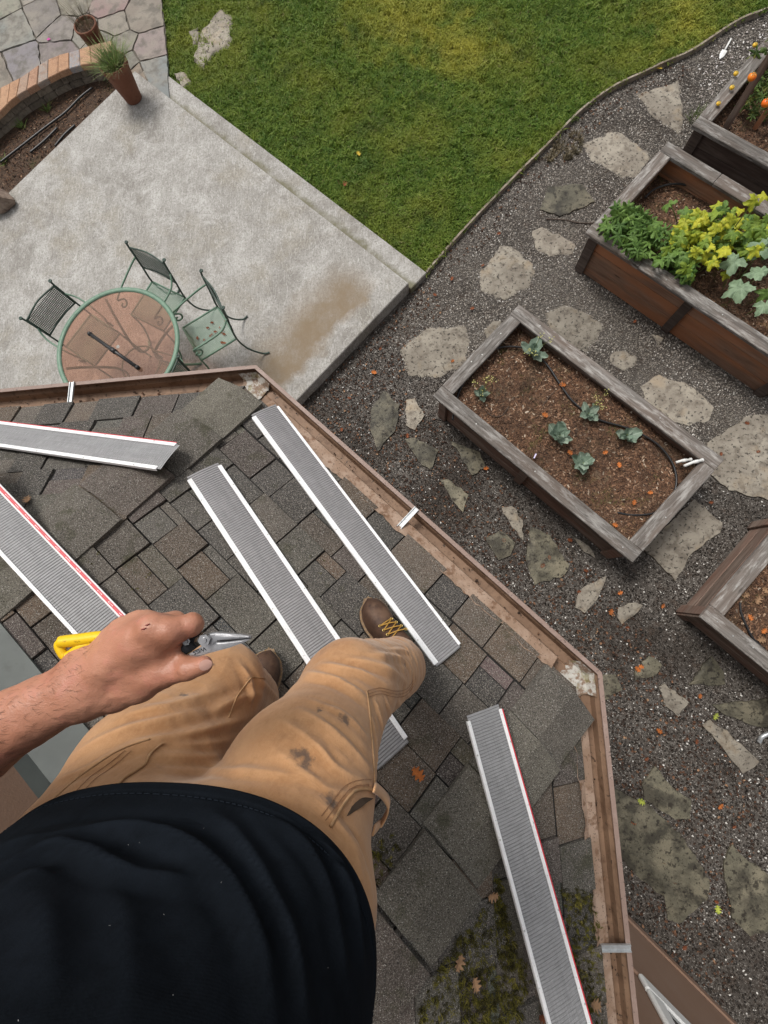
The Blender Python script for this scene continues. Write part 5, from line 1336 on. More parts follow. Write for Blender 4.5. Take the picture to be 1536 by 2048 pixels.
# --- boots
M['leather'] = stone_mat('brown_leather', (0.050, 0.026, 0.016), [(14, 5, 0.42, 0.64, (0.10, 0.055, 0.035), 0.7), (60, 4, 0.55, 0.7, (0.024, 0.013, 0.009), 0.7), (9, 4, 0.58, 0.7, (0.16, 0.095, 0.06), 0.5)], 0.6, ((220, 0.3, 0.001), (40, 0.2, 0.003)))
M['welt'] = stone_mat('tan_welt', (0.20, 0.135, 0.085), [(120, 3, 0.45, 0.65, (0.30, 0.22, 0.15), 0.7)], 0.8, (300, 0.4, 0.001))
M['lace'] = plain('gold_lace', (0.36, 0.20, 0.035), 0.7)
M['brass'] = plain('brass_eyelet', (0.62, 0.45, 0.16), 0.3, 1.0)
def boot(o, toe_dir, nrm, side):
    X = (toe_dir - nrm*toe_dir.dot(nrm)).normalized(); Z = nrm; Y = Z.cross(X)
    T = Matrix(((X.x, Y.x, Z.x, o.x), (X.y, Y.y, Z.y, o.y), (X.z, Y.z, Z.z, o.z), (0, 0, 0, 1)))
    hw = lambda x: np.interp(x, [0, .02, .08, .15, .21, .25, .28, .295, .302], [.018, .031, .036, .041, .051, .049, .036, .019, .002])
    sk = lambda x: side*.010*math.sin(math.pi*x/.30)
    V = []; Fc = []; K = 26; J = 17
    for i in range(K+1):
        x = .302*i/K; w = float(hw(x)); h_ = float(np.interp(x, [0, .02, .10, .14, .19, .235, .27, .292, .302], [.13, .16, .165, .135, .083, .068, .055, .032, .018]))
        for j in range(J):
            a = math.pi*j/(J-1); cy, sz = math.cos(a), math.sin(a)
            V.append(T @ Vector((x, sk(x)+w*np.sign(cy)*abs(cy)**.75, .026 + h_*sz**.85)))
    for i in range(K):
        for j in range(J-1): Fc.append((i*J+j, (i+1)*J+j, (i+1)*J+j+1, i*J+j+1))
    Fc.append(tuple(range(J))); b = thing('boot', 'x', 'x') if False else None
    up = mesh('boot', V, Fc, M['leather'], None, True); rel(up, person)
    out = [(x, sk(x)+s*(float(hw(x))+.0075)) for s, xs in ((1, np.linspace(-.004, .309, 30)), (-1, np.linspace(.309, -.004, 30))) for x in xs]
    for nm, z0, z1, mt, grow in (('sole', 0, .018, M['black'], .0), ('welt', .0185, .027, M['welt'], .0)):
        bm = bmesh.new(); lo_ = [bm.verts.new(T @ Vector((x, y, z0))) for x, y in out]; hi_ = [bm.verts.new(T @ Vector((x, y, z1))) for x, y in out]
        bm.faces.new(lo_); bm.faces.new(hi_)
        for k in range(len(out)): k2 = (k+1) % len(out); bm.faces.new((lo_[k], lo_[k2], hi_[k2], hi_[k]))
        bmesh.ops.recalc_face_normals(bm, faces=bm.faces); rel(from_bm(nm, bm, mt), up)
    # stitch dots on the welt
    st = []
    for k in range(len(out)):
        x, y = out[k]; q = T @ Vector((x*.985+.002, (y-sk(x))*.93+sk(x), .0278)); st.append(tube_geo([q, q+X*.004], .0008, 4))
    o_ = mesh('welt_stitching', *join_geo(st), M['lace']); rel(o_, up); tag(o_, kind='stuff')
    prev = {}
    rows_ = [(.190, .024), (.170, .026), (.150, .028), (.132, .030)]
    eye = {}
    for i, (x, yy) in enumerate(rows_):
        hh = .026 + float(np.interp(x, [.10, .14, .19, .235], [.165, .135, .083, .068]))
        for s in (-1, 1):
            z = hh*.965; e = T @ Vector((x, sk(x)+s*yy, z+.001)); eye[(i, s)] = e
            Vr, Fr = ring(.0042, .0014, 0, 12, 6); q = mesh('eyelet', Vr, Fr, M['brass'], None, True); q.matrix_world = Matrix.Translation(e) @ T.to_3x3().to_4x4(); rel(q, up)
    for i in range(3):
        for s in (-1, 1):
            a, c = eye[(i, s)], eye[(i+1, -s)]; mdl = (a+c)/2 + Z*(.012+.002*s)
            rel(tube('lace', spline([a+Z*.002, mdl, c+Z*.002], 6), .0022, M['lace'], None, 6), up)
    rel(tube('lace', spline([eye[(0, -1)], (eye[(0, -1)]+eye[(0, 1)])/2+Z*.013, eye[(0, 1)]], 6), .0022, M['lace'], None, 6), up)
    return up
nBv = FR['B'][3]
def roofz(x, y): return height('B', np.array([x, y]))
tR = np.array([-.215, -.066]); dR = unit2((-.52, .85)); hR = tR - dR*.29
boot(Vector((hR[0], hR[1], roofz(*hR)))+nBv*.012, Vector((dR[0], dR[1], 0)), nBv, 1)
tL = np.array([-.515, -.235]); dL = unit2((.30, .95)); hL = tL - dL*.28
boot(Vector((hL[0], hL[1], roofz(*hL)))+nBv*.012, Vector((dL[0], dL[1], 0)), nBv, -1)

# ------------------------------------------------------------------ snips in the left hand
snip_o = Vector(Qd(415, 1278, .462)); snip_n = Vector((0.10, -0.12, 1)).normalized()
snips = thing('tin_snips', 'yellow-handled tin snips with silver blades held in the left hand', 'snips', tuple(snip_o))
def sx(X, Y, lift=0.0): return hitplane(60+X/3.072, 1200+Y/3.072, snip_o, snip_n) + snip_n*lift
def plate(name, pts, z0, z1, mat, parent, bev=0.0008):
    bm = bmesh.new(); a = [bm.verts.new(sx(x, y, z0)) for x, y in pts]; b = [bm.verts.new(sx(x, y, z1)) for x, y in pts]
    bm.faces.new(a); f = bm.faces.new(b)
    for k in range(len(pts)): k2 = (k+1) % len(pts); bm.faces.new((a[k], a[k2], b[k2], b[k]))
    bmesh.ops.recalc_face_normals(bm, faces=bm.faces)
    if bev: bmesh.ops.bevel(bm, geom=[e for e in bm.edges if all(v in b for v in e.verts)], offset=bev, segments=2, affect='EDGES')
    o = from_bm(name, bm, mat); return rel(o, parent)
M['steel'] = stone_mat('forged_steel', (0.42, 0.42, 0.43), [(120, 4, 0.45, 0.65, (0.56, 0.56, 0.57), 0.7), (60, 4, 0.56, 0.7, (0.16, 0.16, 0.165), 0.7)], 0.32, (200, 0.15, 0.0006), metal=0.9)
M['dsteel'] = stone_mat('black_steel', (0.02, 0.02, 0.022), [(90, 4, 0.5, 0.68, (0.07, 0.07, 0.075), 0.7)], 0.35, (150, 0.2, 0.001), metal=0.6)
M['yellow'] = stone_mat('yellow_grip', (0.78, 0.50, 0.012), [(30, 4, 0.5, 0.7, (0.66, 0.38, 0.01), 0.6), (150, 3, 0.62, 0.7, (0.25, 0.12, 0.01), 0.6)], 0.4, None)
up_b = plate('upper_blade', [(1080, 205), (1150, 193), (1300, 206), (1362, 216), (1366, 224), (1290, 232), (1180, 240), (1150, 250), (1120, 275), (1060, 268), (1050, 235)], -.001, .006, M['steel'], snips, .0015)
plate('jaw_ridge', [(1150, 205), (1290, 212), (1340, 219), (1280, 224), (1180, 232), (1150, 228)], .006, .0078, M['steel'], up_b, .0008)
plate('jaw_slot', [(1158, 241), (1190, 243), (1300, 233), (1366, 227), (1364, 231), (1300, 239), (1195, 251), (1160, 249)], .0005, .0045, M['dsteel'], snips, 0)
lo_b = plate('lower_blade', [(1366, 232), (1330, 252), (1230, 290), (1110, 322), (1070, 335), (985, 360), (882, 378), (884, 366), (960, 338), (1030, 300), (1085, 265), (1150, 256), (1200, 254), (1300, 242)], -.005, .0035, M['steel'], snips, .0015)
plate('lever', [(1030, 186), (1062, 198), (1045, 215), (1022, 232), (1014, 262), (1040, 282), (1000, 312), (940, 342), (890, 366), (898, 345), (930, 300), (965, 250), (1000, 214)], -.004, .0045, M['dsteel'], snips, .001)
def hexnut(X, Y, r, h0, parent):
    c = sx(X, Y, h0); bm = bmesh.new(); r_ = bmesh.ops.create_cone(bm, cap_ends=True, segments=6, radius1=r, radius2=r, depth=.004)
    r2_ = bmesh.ops.create_cone(bm, cap_ends=True, segments=14, radius1=r*.55, radius2=r*.45, depth=.007)
    q = snip_n.to_track_quat('Z', 'Y').to_matrix().to_4x4(); bmesh.ops.transform(bm, matrix=Matrix.Translation(c) @ q, verts=bm.verts); rel(from_bm('bolt', bm, M['steel']), parent)
hexnut(1093, 233, .0062, .0085, up_b); hexnut(980, 243, .0042, .0065, snips)
cv = bpy.data.curves.new('lettering', 'FONT'); cv.body = 'WISS'; cv.size = .0062; cv.extrude = .0003; cv.align_x = 'CENTER'; cv.align_y = 'CENTER'
tx = bpy.data.objects.new('lettering', cv); COL.objects.link(tx); bpy.context.view_layer.update()
dg = bpy.context.evaluated_depsgraph_get(); me = bpy.data.meshes.new_from_object(tx.evaluated_get(dg)); bpy.data.objects.remove(tx)
me.materials.clear(); me.materials.append(M['dsteel']); tx = bpy.data.objects.new('lettering', me); COL.objects.link(tx)
a_, b_ = sx(1085, 292, .0036), sx(1015, 318, .0036); Xt = (b_-a_).normalized(); Zt = snip_n; Yt = Zt.cross(Xt); c_ = (a_+b_)/2
tx.matrix_world = Matrix(((Xt.x, Yt.x, Zt.x, c_.x), (Xt.y, Yt.y, Zt.y, c_.y), (Xt.z, Yt.z, Zt.z, c_.z), (0, 0, 0, 1)))
tx.parent = lo_b; tx.matrix_parent_inverse = (Matrix.Translation(snip_o) @ Matrix.Translation(-snip_o)).inverted()
hn = [sx(x, y, -.012) for x, y in ((890, 345), (700, 330), (520, 262), (400, 245), (250, 262), (135, 276))]
rel(tube('handle', spline(hn, 6), [.0065]*len(spline(hn, 6)), M['yellow'], None, 10), snips)
lp = [sx(x, y, -.012) for x, y in ((135, 278), (128, 300), (146, 340), (165, 362), (190, 360), (225, 335), (262, 308), (300, 296), (360, 268))]
rel(tube('handle_loop', spline(lp, 6), .0048, M['yellow'], None, 8), snips)
hn2 = [sx(x, y, -.016) for x, y in ((940, 330), (760, 360), (600, 330), (440, 300), (330, 290))]
rel(tube('handle', spline(hn2, 6), .0065, M['yellow'], None, 10), snips)

# ------------------------------------------------------------------ scattering
def scatter(name, host_poly, z, sources, density, smin_, smax_, seed, tilt=0.3, label=None, parent=None, host=None):
    """one stuff object: small copies strewn over a flat host by geometry nodes"""
    coll = bpy.data.collections.new(name+'_kinds')
    for s in sources:
        for c in list(s.users_collection): c.objects.unlink(s)
        coll.objects.link(s)
    if host is None:
        o = mesh(name, [(p[0], p[1], z) for p in host_poly], [tuple(range(len(host_poly)))])
        if o.data.polygons[0].normal.z < 0: o.data.flip_normals()
    else:
        o = bpy.data.objects.new(name, host.data.copy()); COL.objects.link(o)
    ng = bpy.data.node_groups.new(name, 'GeometryNodeTree'); ng.interface.new_socket('Geometry', in_out='INPUT', socket_type='NodeSocketGeometry'); ng.interface.new_socket('Geometry', in_out='OUTPUT', socket_type='NodeSocketGeometry')
    N = ng.nodes; L = ng.links; gi = N.new('NodeGroupInput'); go = N.new('NodeGroupOutput')
    dp = N.new('GeometryNodeDistributePointsOnFaces'); dp.inputs['Density'].default_value = density; dp.inputs['Seed'].default_value = seed
    ci = N.new('GeometryNodeCollectionInfo'); ci.inputs['Collection'].default_value = coll; ci.inputs['Separate Children'].default_value = True; ci.inputs['Reset Children'].default_value = True
    ip = N.new('GeometryNodeInstanceOnPoints'); ip.inputs['Pick Instance'].default_value = True
    rv = N.new('FunctionNodeRandomValue'); rv.data_type = 'FLOAT_VECTOR'; rv.inputs[0].default_value = (-tilt, -tilt, 0); rv.inputs[1].default_value = (tilt, tilt, 6.283); rv.inputs['Seed'].default_value = seed+1
    rs = N.new('FunctionNodeRandomValue'); rs.data_type = 'FLOAT'; rs.inputs[2].default_value = smin_; rs.inputs[3].default_value = smax_; rs.inputs['Seed'].default_value = seed+2
    L.new(gi.outputs[0], dp.inputs['Mesh']); L.new(dp.outputs['Points'], ip.inputs['Points']); L.new(ci.outputs[0], ip.inputs['Instance'])
    L.new(rv.outputs[0], ip.inputs['Rotation']); L.new(rs.outputs[1], ip.inputs['Scale']); L.new(ip.outputs[0], go.inputs[0])
    md = o.modifiers.new('scatter', 'NODES'); md.node_group = ng
    if parent is not None: rel(o, parent); tag(o, kind='stuff')
    else: tag(o, label, name.split('_')[-1], kind='stuff')
    return o
def ramp_random_mat(name, stops, rough=0.8, noise=None, bump=None):
    m, nt, b, out = new_mat(name); oi = nt.nodes.new('ShaderNodeObjectInfo'); cr = nt.nodes.new('ShaderNodeValToRGB'); el = cr.color_ramp.elements
    while len(el) > 1: el.remove(el[-1])
    el[0].position = stops[0][0]; el[0].color = (*stops[0][1], 1)
    for p_, c in stops[1:]: e = el.new(p_); e.color = (*c, 1)
    nt.links.new(oi.outputs['Random'], cr.inputs['Fac']); col = cr.outputs[0]
    if noise:
        for sc, lo, hi, c, st in noise: col = _mix(nt, _ramp(nt, _noise(nt, _pos(nt), sc, 4), lo, hi, 0, st), col, c)
    nt.links.new(col, b.inputs['Base Color']); b.inputs['Roughness'].default_value = rough; b.inputs['Specular IOR Level'].default_value = 0.3
    return m
def pebble(seed, mat):
    bm = bmesh.new(); bmesh.ops.create_icosphere(bm, subdivisions=1, radius=1); r2 = random.Random(seed)
    for v in bm.verts: v.co = Vector((v.co.x*1.15, v.co.y*0.9, v.co.z*0.6))*r2.uniform(0.78, 1.15)
    return from_bm('pebble', bm, mat, None, False)
M['pebble'] = ramp_random_mat('pebbles', [(0.0, (0.038, 0.032, 0.028)), (0.35, (0.102, 0.089, 0.077)), (0.62, (0.182, 0.161, 0.139)), (0.90, (0.29, 0.255, 0.216)), (0.965, (0.45, 0.42, 0.38)), (1.0, (0.62, 0.60, 0.56))], 0.6, [(1.6, .50, .64, (.17, .15, .125), .55), (2.4, .56, .68, (.06, .045, .033), .5)])
M['pebble_dark'] = ramp_random_mat('damp_pebbles', [(0.0, (0.009, 0.007, 0.005)), (0.5, (0.022, 0.017, 0.013)), (0.82, (0.045, 0.036, 0.029)), (0.95, (0.11, 0.098, 0.085)), (0.975, (0.55, 0.53, 0.50)), (1.0, (0.62, 0.60, 0.56))], 0.42)
M['litter'] = ramp_random_mat('leaf_litter', [(0.0, (0.022, 0.013, 0.009)), (0.5, (0.060, 0.032, 0.020)), (0.8, (0.105, 0.052, 0.030)), (0.94, (0.18, 0.095, 0.055)), (1.0, (0.32, 0.20, 0.12))], 0.8)
M['chip'] = ramp_random_mat('bark_chips', [(0.0, (0.030, 0.015, 0.009)), (0.3, (0.095, 0.048, 0.027)), (0.62, (0.18, 0.095, 0.054)), (0.86, (0.27, 0.155, 0.095)), (0.96, (0.36, 0.26, 0.18)), (1.0, (0.50, 0.42, 0.33))], 0.9, [(3.2, .48, .60, (.035, .022, .015), .75), (4.5, .57, .66, (.06, .065, .016), .55), (6, .56, .66, (.21, .15, .10), .5)])
def chipmesh(seed, mat, l=1.0, w=0.32, t=0.14):
    r2 = random.Random(seed); bm = bmesh.new(); box_bm(bm, (0, 0, 0), (l, w, t))
    for v in bm.verts: v.co += Vector((r2.uniform(-.2, .2), r2.uniform(-.09, .09), r2.uniform(-.1, .1)))
    return from_bm('chip', bm, mat)
def curl(seed, mat):
    r2 = random.Random(seed); V = []; Fc = []
    for i in range(4):
        x = i/3-.5; w = .38*math.sin(math.pi*(i+.6)/4.0); z = .25*x*x*4*r2.uniform(.4, 1.2)
        V += [(x, -w, z), (x, 0, z-.08), (x, w, z+r2.uniform(0, .15))]
        if i:
            a = (i-1)*3
            for k in range(2): Fc.append((a+k, a+3+k, a+4+k, a+k+1))
    return mesh('scrap', V, Fc, mat)
# gravel: paler and drier towards the lawn, dark and damp below the eaves
mid_a, mid_b = P(640, 700), P(1536, 1130)
dry = [(p.x, p.y) for p in edge[:56]] + [(4.6, 4.6), (4.2, 0.6), tuple(P(1330, 900)[:2]), tuple(P(1010, 790)[:2]), tuple(P(780, 690)[:2])]
damp = [tuple(P(822, 590)[:2]), tuple(P(853, 548)[:2]), tuple(P(780, 690)[:2]), tuple(P(1010, 790)[:2]), tuple(P(1330, 900)[:2]), (4.2, 0.6), (4.2, -4.4), (1.9, -3.4), (-.2, -1.2), (-1.6, 1.75)]
scatter('dry_gravel', dry, 0.0, [pebble(i, M['pebble']) for i in range(5)], 5600, 0.0044, 0.0092, 3, 0.6, 'pale grey crushed gravel between the raised beds and the lawn')
scatter('damp_gravel', damp, 0.0, [pebble(i+9, M['pebble_dark']) for i in range(5)], 2400, 0.0045, 0.0105, 13, 0.6, 'dark damp gravel below the eaves')
near_house = [tuple(P(820, 592)[:2]), tuple(P(853, 552)[:2]), tuple(P(890, 620)[:2]), tuple(P(800, 760)[:2]), tuple(P(905, 880)[:2]), tuple(P(1230, 1180)[:2]), tuple(P(1330, 1330)[:2]), tuple(P(1536, 1560)[:2]), (2.4, -3.6), (1.9, -3.2), (-.2, -1.2), (-1.55, 1.8)]
scatter('leaf_litter', near_house, 0.006, [curl(i, M['litter']) for i in range(5)], 560, 0.010, 0.030, 23, 0.5, 'brown leaf scraps strewn over the damp gravel')
strip = [(p.x+0.02, p.y-0.03) for p in edge[:40]] + [(p.x+0.20, p.y-0.20) for p in reversed(edge[:40])]
scatter('edge_litter', strip, 0.008, [curl(i+20, M['litter']) for i in range(4)], 260, 0.012, 0.030, 33, 0.5, 'reddish leaf scraps caught along the lawn edging')
for k, (s_, bed) in enumerate(((soil1, bed1), (soil2, bed2), (soil3, bed3), (soil4, bed4))):
    scatter('mulch', None, 0, [chipmesh(i+k*10, M['chip']) for i in range(4)] + [curl(50+k, M['litter'])], 3200, 0.010, 0.034, 43+k, 0.5, None, bed, s_)
scatter('bed_litter', [tuple(p.xy) for p in near_[8:]] + [sp(W_LEN+.01, -.2), sp(W_LEN+.01, -2.2), (-7.2, 5.2)], 0.082, [chipmesh(90, M['chip']), curl(91, M['litter']), curl(92, M['litter'])], 700, 0.012, 0.03, 53, 0.5, 'brown litter covering the sunken planting bed')
# grass
def grass_mat():
    m, nt, b, out = new_mat('lawn_grass'); oi = nt.nodes.new('ShaderNodeObjectInfo'); v = _pos(nt)
    col = _mix(nt, oi.outputs['Random'], (0.075, 0.150, 0.018), (0.19, 0.265, 0.04))
    col = _mix(nt, _ramp(nt, _noise(nt, v, 0.9, 4, 0.6), 0.46, 0.64, 0, 0.8), col, (0.25, 0.275, 0.04))
    col = _mix(nt, _ramp(nt, _noise(nt, _map(nt, v, (1, 1, 1), loc=(7, 3, 0)), 2.3, 5, 0.65), 0.52, 0.70, 0, 0.7), col, (0.045, 0.090, 0.014))
    col = _mix(nt, _ramp(nt, _noise(nt, _map(nt, v, (1, 1, 1), loc=(2, 9, 0)), 24, 3), 0.60, 0.70, 0, 0.7), col, (0.25, 0.21, 0.10))
    for (u, vv, r) in ((800, 40, .75), (915, 95, .6), (1380, 60, .6)):
        n = nt.nodes.new('ShaderNodeVectorMath'); n.operation = 'DISTANCE'; n.inputs[1].default_value = P(u, vv, .03); nt.links.new(v, n.inputs[0])
        d_ = _math(nt, 'ADD', n.outputs['Value'], _ramp(nt, _noise(nt, v, 4, 4), .3, .7, -.3, .3)); col = _mix(nt, _ramp(nt, d_, 0, r, 0.8, 0), col, (0.42, 0.39, 0.06))
    nt.links.new(col, b.inputs['Base Color']); b.inputs['Roughness'].default_value = 0.6; b.inputs['Specular IOR Level'].default_value = 0.25
    tr = nt.nodes.new('ShaderNodeBsdfTranslucent'); nt.links.new(col, tr.inputs['Color']); mx = nt.nodes.new('ShaderNodeMixShader'); mx.inputs[0].default_value = 0.25
    nt.links.new(b.outputs[0], mx.inputs[1]); nt.links.new(tr.outputs[0], mx.inputs[2]); nt.links.new(mx.outputs[0], out.inputs['Surface']); return m
M['grass'] = grass_mat()
def tuft(seed, n=16, mat=None):
    r2 = random.Random(seed); V = []; Fc = []
    for _ in range(n):
        a = r2.uniform(0, 6.283); rr = .5*math.sqrt(r2.random()); x, y = rr*math.cos(a), rr*math.sin(a); a2 = r2.uniform(0, 6.283); l = r2.uniform(.6, 1.3); le = r2.uniform(.15, .95); w = .07
        dx, dy = math.cos(a2), math.sin(a2); b0 = len(V)
        V += [(x-dy*w, y+dx*w, 0), (x+dy*w, y-dx*w, 0), (x+dx*le*l*.4-dy*w*.8, y+dy*le*l*.4+dx*w*.8, l*.62), (x+dx*le*l*.4+dy*w*.8, y+dy*le*l*.4-dx*w*.8, l*.62), (x+dx*le*l, y+dy*le*l, l*(1-.35*le))]
        Fc += [(b0, b0+1, b0+3, b0+2), (b0+2, b0+3, b0+4)]
    return mesh('tuft', V, Fc, mat or M['grass'])
vis_lawn = [(p.x-.01, p.y+.02) for p in edge[:60]] + [(4.6, 9.2), (-4.2, 9.2)] + [(p.x, p.y) for p in reversed(lawn_left)] + [(sp2(-W_LEN-.02, wst+.004))] + [sp2(ln-.01, wst+.004)]
scatter('lawn_grass', vis_lawn, 0.018, [tuft(i) for i in range(6)], 2000, 0.030, 0.060, 63, 0.35, 'short green lawn grass with yellowing patches')
scatter('lawn_tufts', vis_lawn, 0.02, [tuft(i+60, 22) for i in range(4)], 130, 0.045, 0.085, 65, 0.4, 'taller grass tufts standing out of the lawn')
rag = [(p.x-.005, p.y+.004) for p in edge[:60]] + [(p.x-.07, p.y+.07) for p in reversed(edge[:60])]
scatter('edge_grass', rag, 0.02, [tuft(i+70, 16) for i in range(4)], 900, 0.04, 0.08, 66, 0.6, 'longer uncut grass leaning along the edging strip')
weed = [tuple(P(u, v)[:2]) for u, v in ((1110, 290), (1150, 262), (1175, 270), (1150, 318), (1105, 330), (1085, 322))]
scatter('verge_grass', weed, 0.0, [tuft(i+30, 10, M['dryblade']) for i in range(3)], 500, 0.03, 0.07, 73, 0.5, 'dry tufts of grass growing in the gravel by the edging')
# moss on the shingles
M['moss'] = ramp_random_mat('moss', [(0.0, (0.024, 0.021, 0.007)), (0.5, (0.065, 0.058, 0.012)), (0.85, (0.13, 0.12, 0.018)), (1.0, (0.20, 0.17, 0.04))], 0.95)
def roof_patch(name, px, face, lift, dens, s0, s1, seed, mats, label, tilt=0.8):
    pts = [on_roof(u, v, face, lift) for u, v in px]
    o = scatter(name, [(0, 0), (1, 0), (0, 1)], 0, mats, dens, s0, s1, seed, tilt, label)
    me = bpy.data.meshes.new(name); me.from_pydata([tuple(p) for p in pts], [], [tuple(range(len(pts)))]); me.update()
    if me.polygons[0].normal.z < 0: me.flip_normals()
    o.data = me; return o
mos = lambda k: [tuft(k+i, 14, M['moss']) for i in range(3)]
roof_patch('roof_moss', [(985, 1735), (1000, 1760), (905, 1890), (850, 1990), (830, 2048), (1040, 2048), (1060, 1960)], 'C', 0.006, 7000, 0.007, 0.017, 83, mos(100), 'olive moss growing over the shingles beside the hip')
roof_patch('roof_moss', [(1125, 1780), (1175, 1770), (1200, 1850), (1208, 2048), (1165, 2048), (1130, 1900)], 'C', 0.008, 5000, 0.007, 0.016, 84, mos(110), 'olive moss growing along the shingles at the gutter edge')
roof_patch('roof_moss', [(745, 1690), (790, 1665), (800, 1700), (760, 1770), (742, 1770)], 'B', 0.010, 4500, 0.007, 0.015, 85, mos(120), 'dark moss patch on the shingles close to the trouser leg')
for k, px in enumerate(([(152, 1085), (180, 1080), (215, 1120), (190, 1135), (165, 1110)], [(200, 1000), (268, 950), (270, 958), (205, 1010)], [(620, 1105), (650, 1120), (640, 1150), (628, 1140)], [(865, 1250), (900, 1280), (890, 1290), (860, 1265)], [(250, 1175), (305, 1140), (300, 1165), (262, 1188)])):
    roof_patch('roof_moss', px, 'B', 0.010, 2000, 0.004, 0.010, 90+k, mos(130+3*k), ['moss along the foot of the first hip cap', 'thin moss line in a shingle joint by the hip', 'moss tuft in the shingle joint between two panels', 'moss tuft in a shingle joint near the long gutter', 'moss and grit caught in a shingle joint above the hand'][k])
# grit lying in the gutter
def gut_patch(c, e, n, s0, s1, seed, label):
    o = scatter('gutter_grit', [tuple(c+e*s0+n*.035), tuple(c+e*s1+n*.035), tuple(c+e*s1+n*.11), tuple(c+e*s0+n*.11)], botz+.009, [curl(200+seed, M['litter']), pebble(210+seed, M['litter'])], 900, 0.002, 0.008, seed, 0.4, label); return o
gut_patch(cAB, dB, nB, .1, 1.75, 301, 'brown grit lying in the long gutter'); gut_patch(cBC, dC, nC, .1, 1.5, 302, 'brown grit lying in the gutter over the house wall'); gut_patch(cAB, dA, nA, .1, 1.5, 303, 'brown grit lying in the gutter facing the patio')

# ------------------------------------------------------------------ fallen leaves, each its own
def oak_leaf_mesh(mat, seed):
    r2 = random.Random(seed); out = []; n = 44
    for i in range(n):
        a = 2*math.pi*i/n; k = 0.5+0.5*math.cos(a*9+.3)
        out.append((0.5*math.cos(a)*(0.9+.1*k), 0.40*math.sin(a)*(0.38+.72*k)))
    V = [(x, y, .10*(x*2)**2*r2.uniform(.5, 1)+abs(y)*.45+r2.uniform(-.01, .02)) for x, y in out] + [(0, 0, 0), (.25, 0, .02), (-.25, 0, .02)]
    Fc = []
    for i in range(n):
        a = 2*math.pi*(i+.5)/n; c = n+1 if math.cos(a) > .5 else (n+2 if math.cos(a) < -.5 else n)
        Fc.append((i, (i+1) % n, c))
        a2 = 2*math.pi*(i+1.5)/n; c2_ = n+1 if math.cos(a2) > .5 else (n+2 if math.cos(a2) < -.5 else n)
        if c2_ != c: Fc.append(((i+1) % n, c2_, c))
    b0 = len(V); V += [(-.5, -.008, .1), (-.5, .008, .1), (-.78, 0, .04)]; Fc.append((b0, b0+1, b0+2))
    me = bpy.data.meshes.new('oak_leaf'); me.from_pydata(V, [], Fc); me.update(); me.materials.append(mat); return me
lm = {k: stone_mat('leaf_'+k, c, [(60, 4, 0.45, 0.65, tuple(x*.55 for x in c), 0.7)], 0.75, None, rand=0.25) for k, c in (('orange', (0.42, 0.13, 0.03)), ('rust', (0.20, 0.062, 0.024)), ('tan', (0.30, 0.18, 0.10)), ('yellow', (0.55, 0.40, 0.05)), ('lime', (0.32, 0.36, 0.06)))}
LV = {k: [oak_leaf_mesh(m_, i) for i in range(3)] for k, m_ in lm.items()}
def leaf(kind, loc, size, label, group, nrm=None):
    o = bpy.data.objects.new('fallen_leaf', random.choice(LV[kind])); COL.objects.link(o)
    q = (Vector(nrm) if nrm is not None else Vector((0, 0, 1))).to_track_quat('Z', 'Y').to_matrix().to_4x4() @ Matrix.Rotation(random.uniform(0, 6.28), 4, 'Z') @ Matrix.Rotation(random.uniform(-.3, .3), 4, 'X')
    o.matrix_world = Matrix.Translation(loc) @ q @ Matrix.Scale(size, 4)
    return tag(o, label, 'leaf', group)
for u, v, k in ((905, 722, 'orange'), (748, 745, 'orange'), (1222, 1224, 'orange'), (1325, 1212, 'orange'), (972, 937, 'orange'), (1205, 1610, 'orange'), (1318, 1462, 'orange'), (1440, 1612, 'orange'), (1282, 1333, 'orange'), (1240, 1185, 'orange'), (1275, 1338, 'orange'), (1400, 1392, 'orange')):
    leaf(k, P(u, v, .022), random.uniform(.045, .065), 'bright orange oak leaf lying on the gravel', 'bright orange leaves on gravel')
for u, v in ((1150, 745), (1213, 807), (1272, 640), (965, 535), (940, 615), (1000, 470), (1012, 1078), (1100, 1110), (1140, 1080), (1170, 1145), (1085, 1135), (1250, 1255), (1160, 1180), (1470, 1650), (1395, 1480), (1295, 1515), (1265, 1640), (1330, 1730), (1345, 1770), (1490, 850), (1420, 1000), (1512, 905), (810, 870), (700, 800), (760, 700), (680, 860), (1200, 560), (1440, 905), (1430, 1800), (1370, 1895), (820, 560), (850, 500), (870, 590), (905, 560)):
    if u < 920 and v < 900: lab, grp = 'rust-brown oak leaf on the gravel along the concrete slab', 'rust-brown leaves along the slab'
    elif v < 1010: lab, grp = 'rust-brown oak leaf on the path between raised beds and lawn', 'rust-brown leaves among the raised beds'
    elif u < 1260: lab, grp = 'rust-brown oak leaf between the brassica bed and the long gutter', 'rust-brown leaves below the long gutter'
    else: lab, grp = 'rust-brown oak leaf on damp gravel beside the big dark flagstones', 'rust-brown leaves among dark flagstones'
    leaf('rust', P(u+random.uniform(-5, 5), v+random.uniform(-5, 5), .02), random.uniform(.035, .055), lab, grp)
for u, v in ((1430, 1432), (1282, 1603), (1435, 1818), (1280, 860)): leaf('lime', P(u, v, .024), .07, 'lime-yellow oak leaf on the gravel', 'lime-yellow leaves on gravel')
for u, v in ((1210, 905), (1268, 1005), (1230, 1050), (1140, 905), (1090, 830), (1300, 985), (1238, 930), (1125, 770), (1275, 1075)): leaf('orange', P(u, v, zs1+.03), random.uniform(.045, .07), 'orange leaf on the mulch of the brassica bed', 'leaves on the brassica bed')
for u, v in ((1515, 1200), (1500, 1235), (1528, 1262), (1490, 1190), (1530, 1180), (1522, 1280)): leaf('tan' if u % 4 else 'orange', P(u, v, zs4+.03), random.uniform(.05, .08), 'curled leaf inside the bed with grey-brown planks', 'leaves in the grey-brown bed')
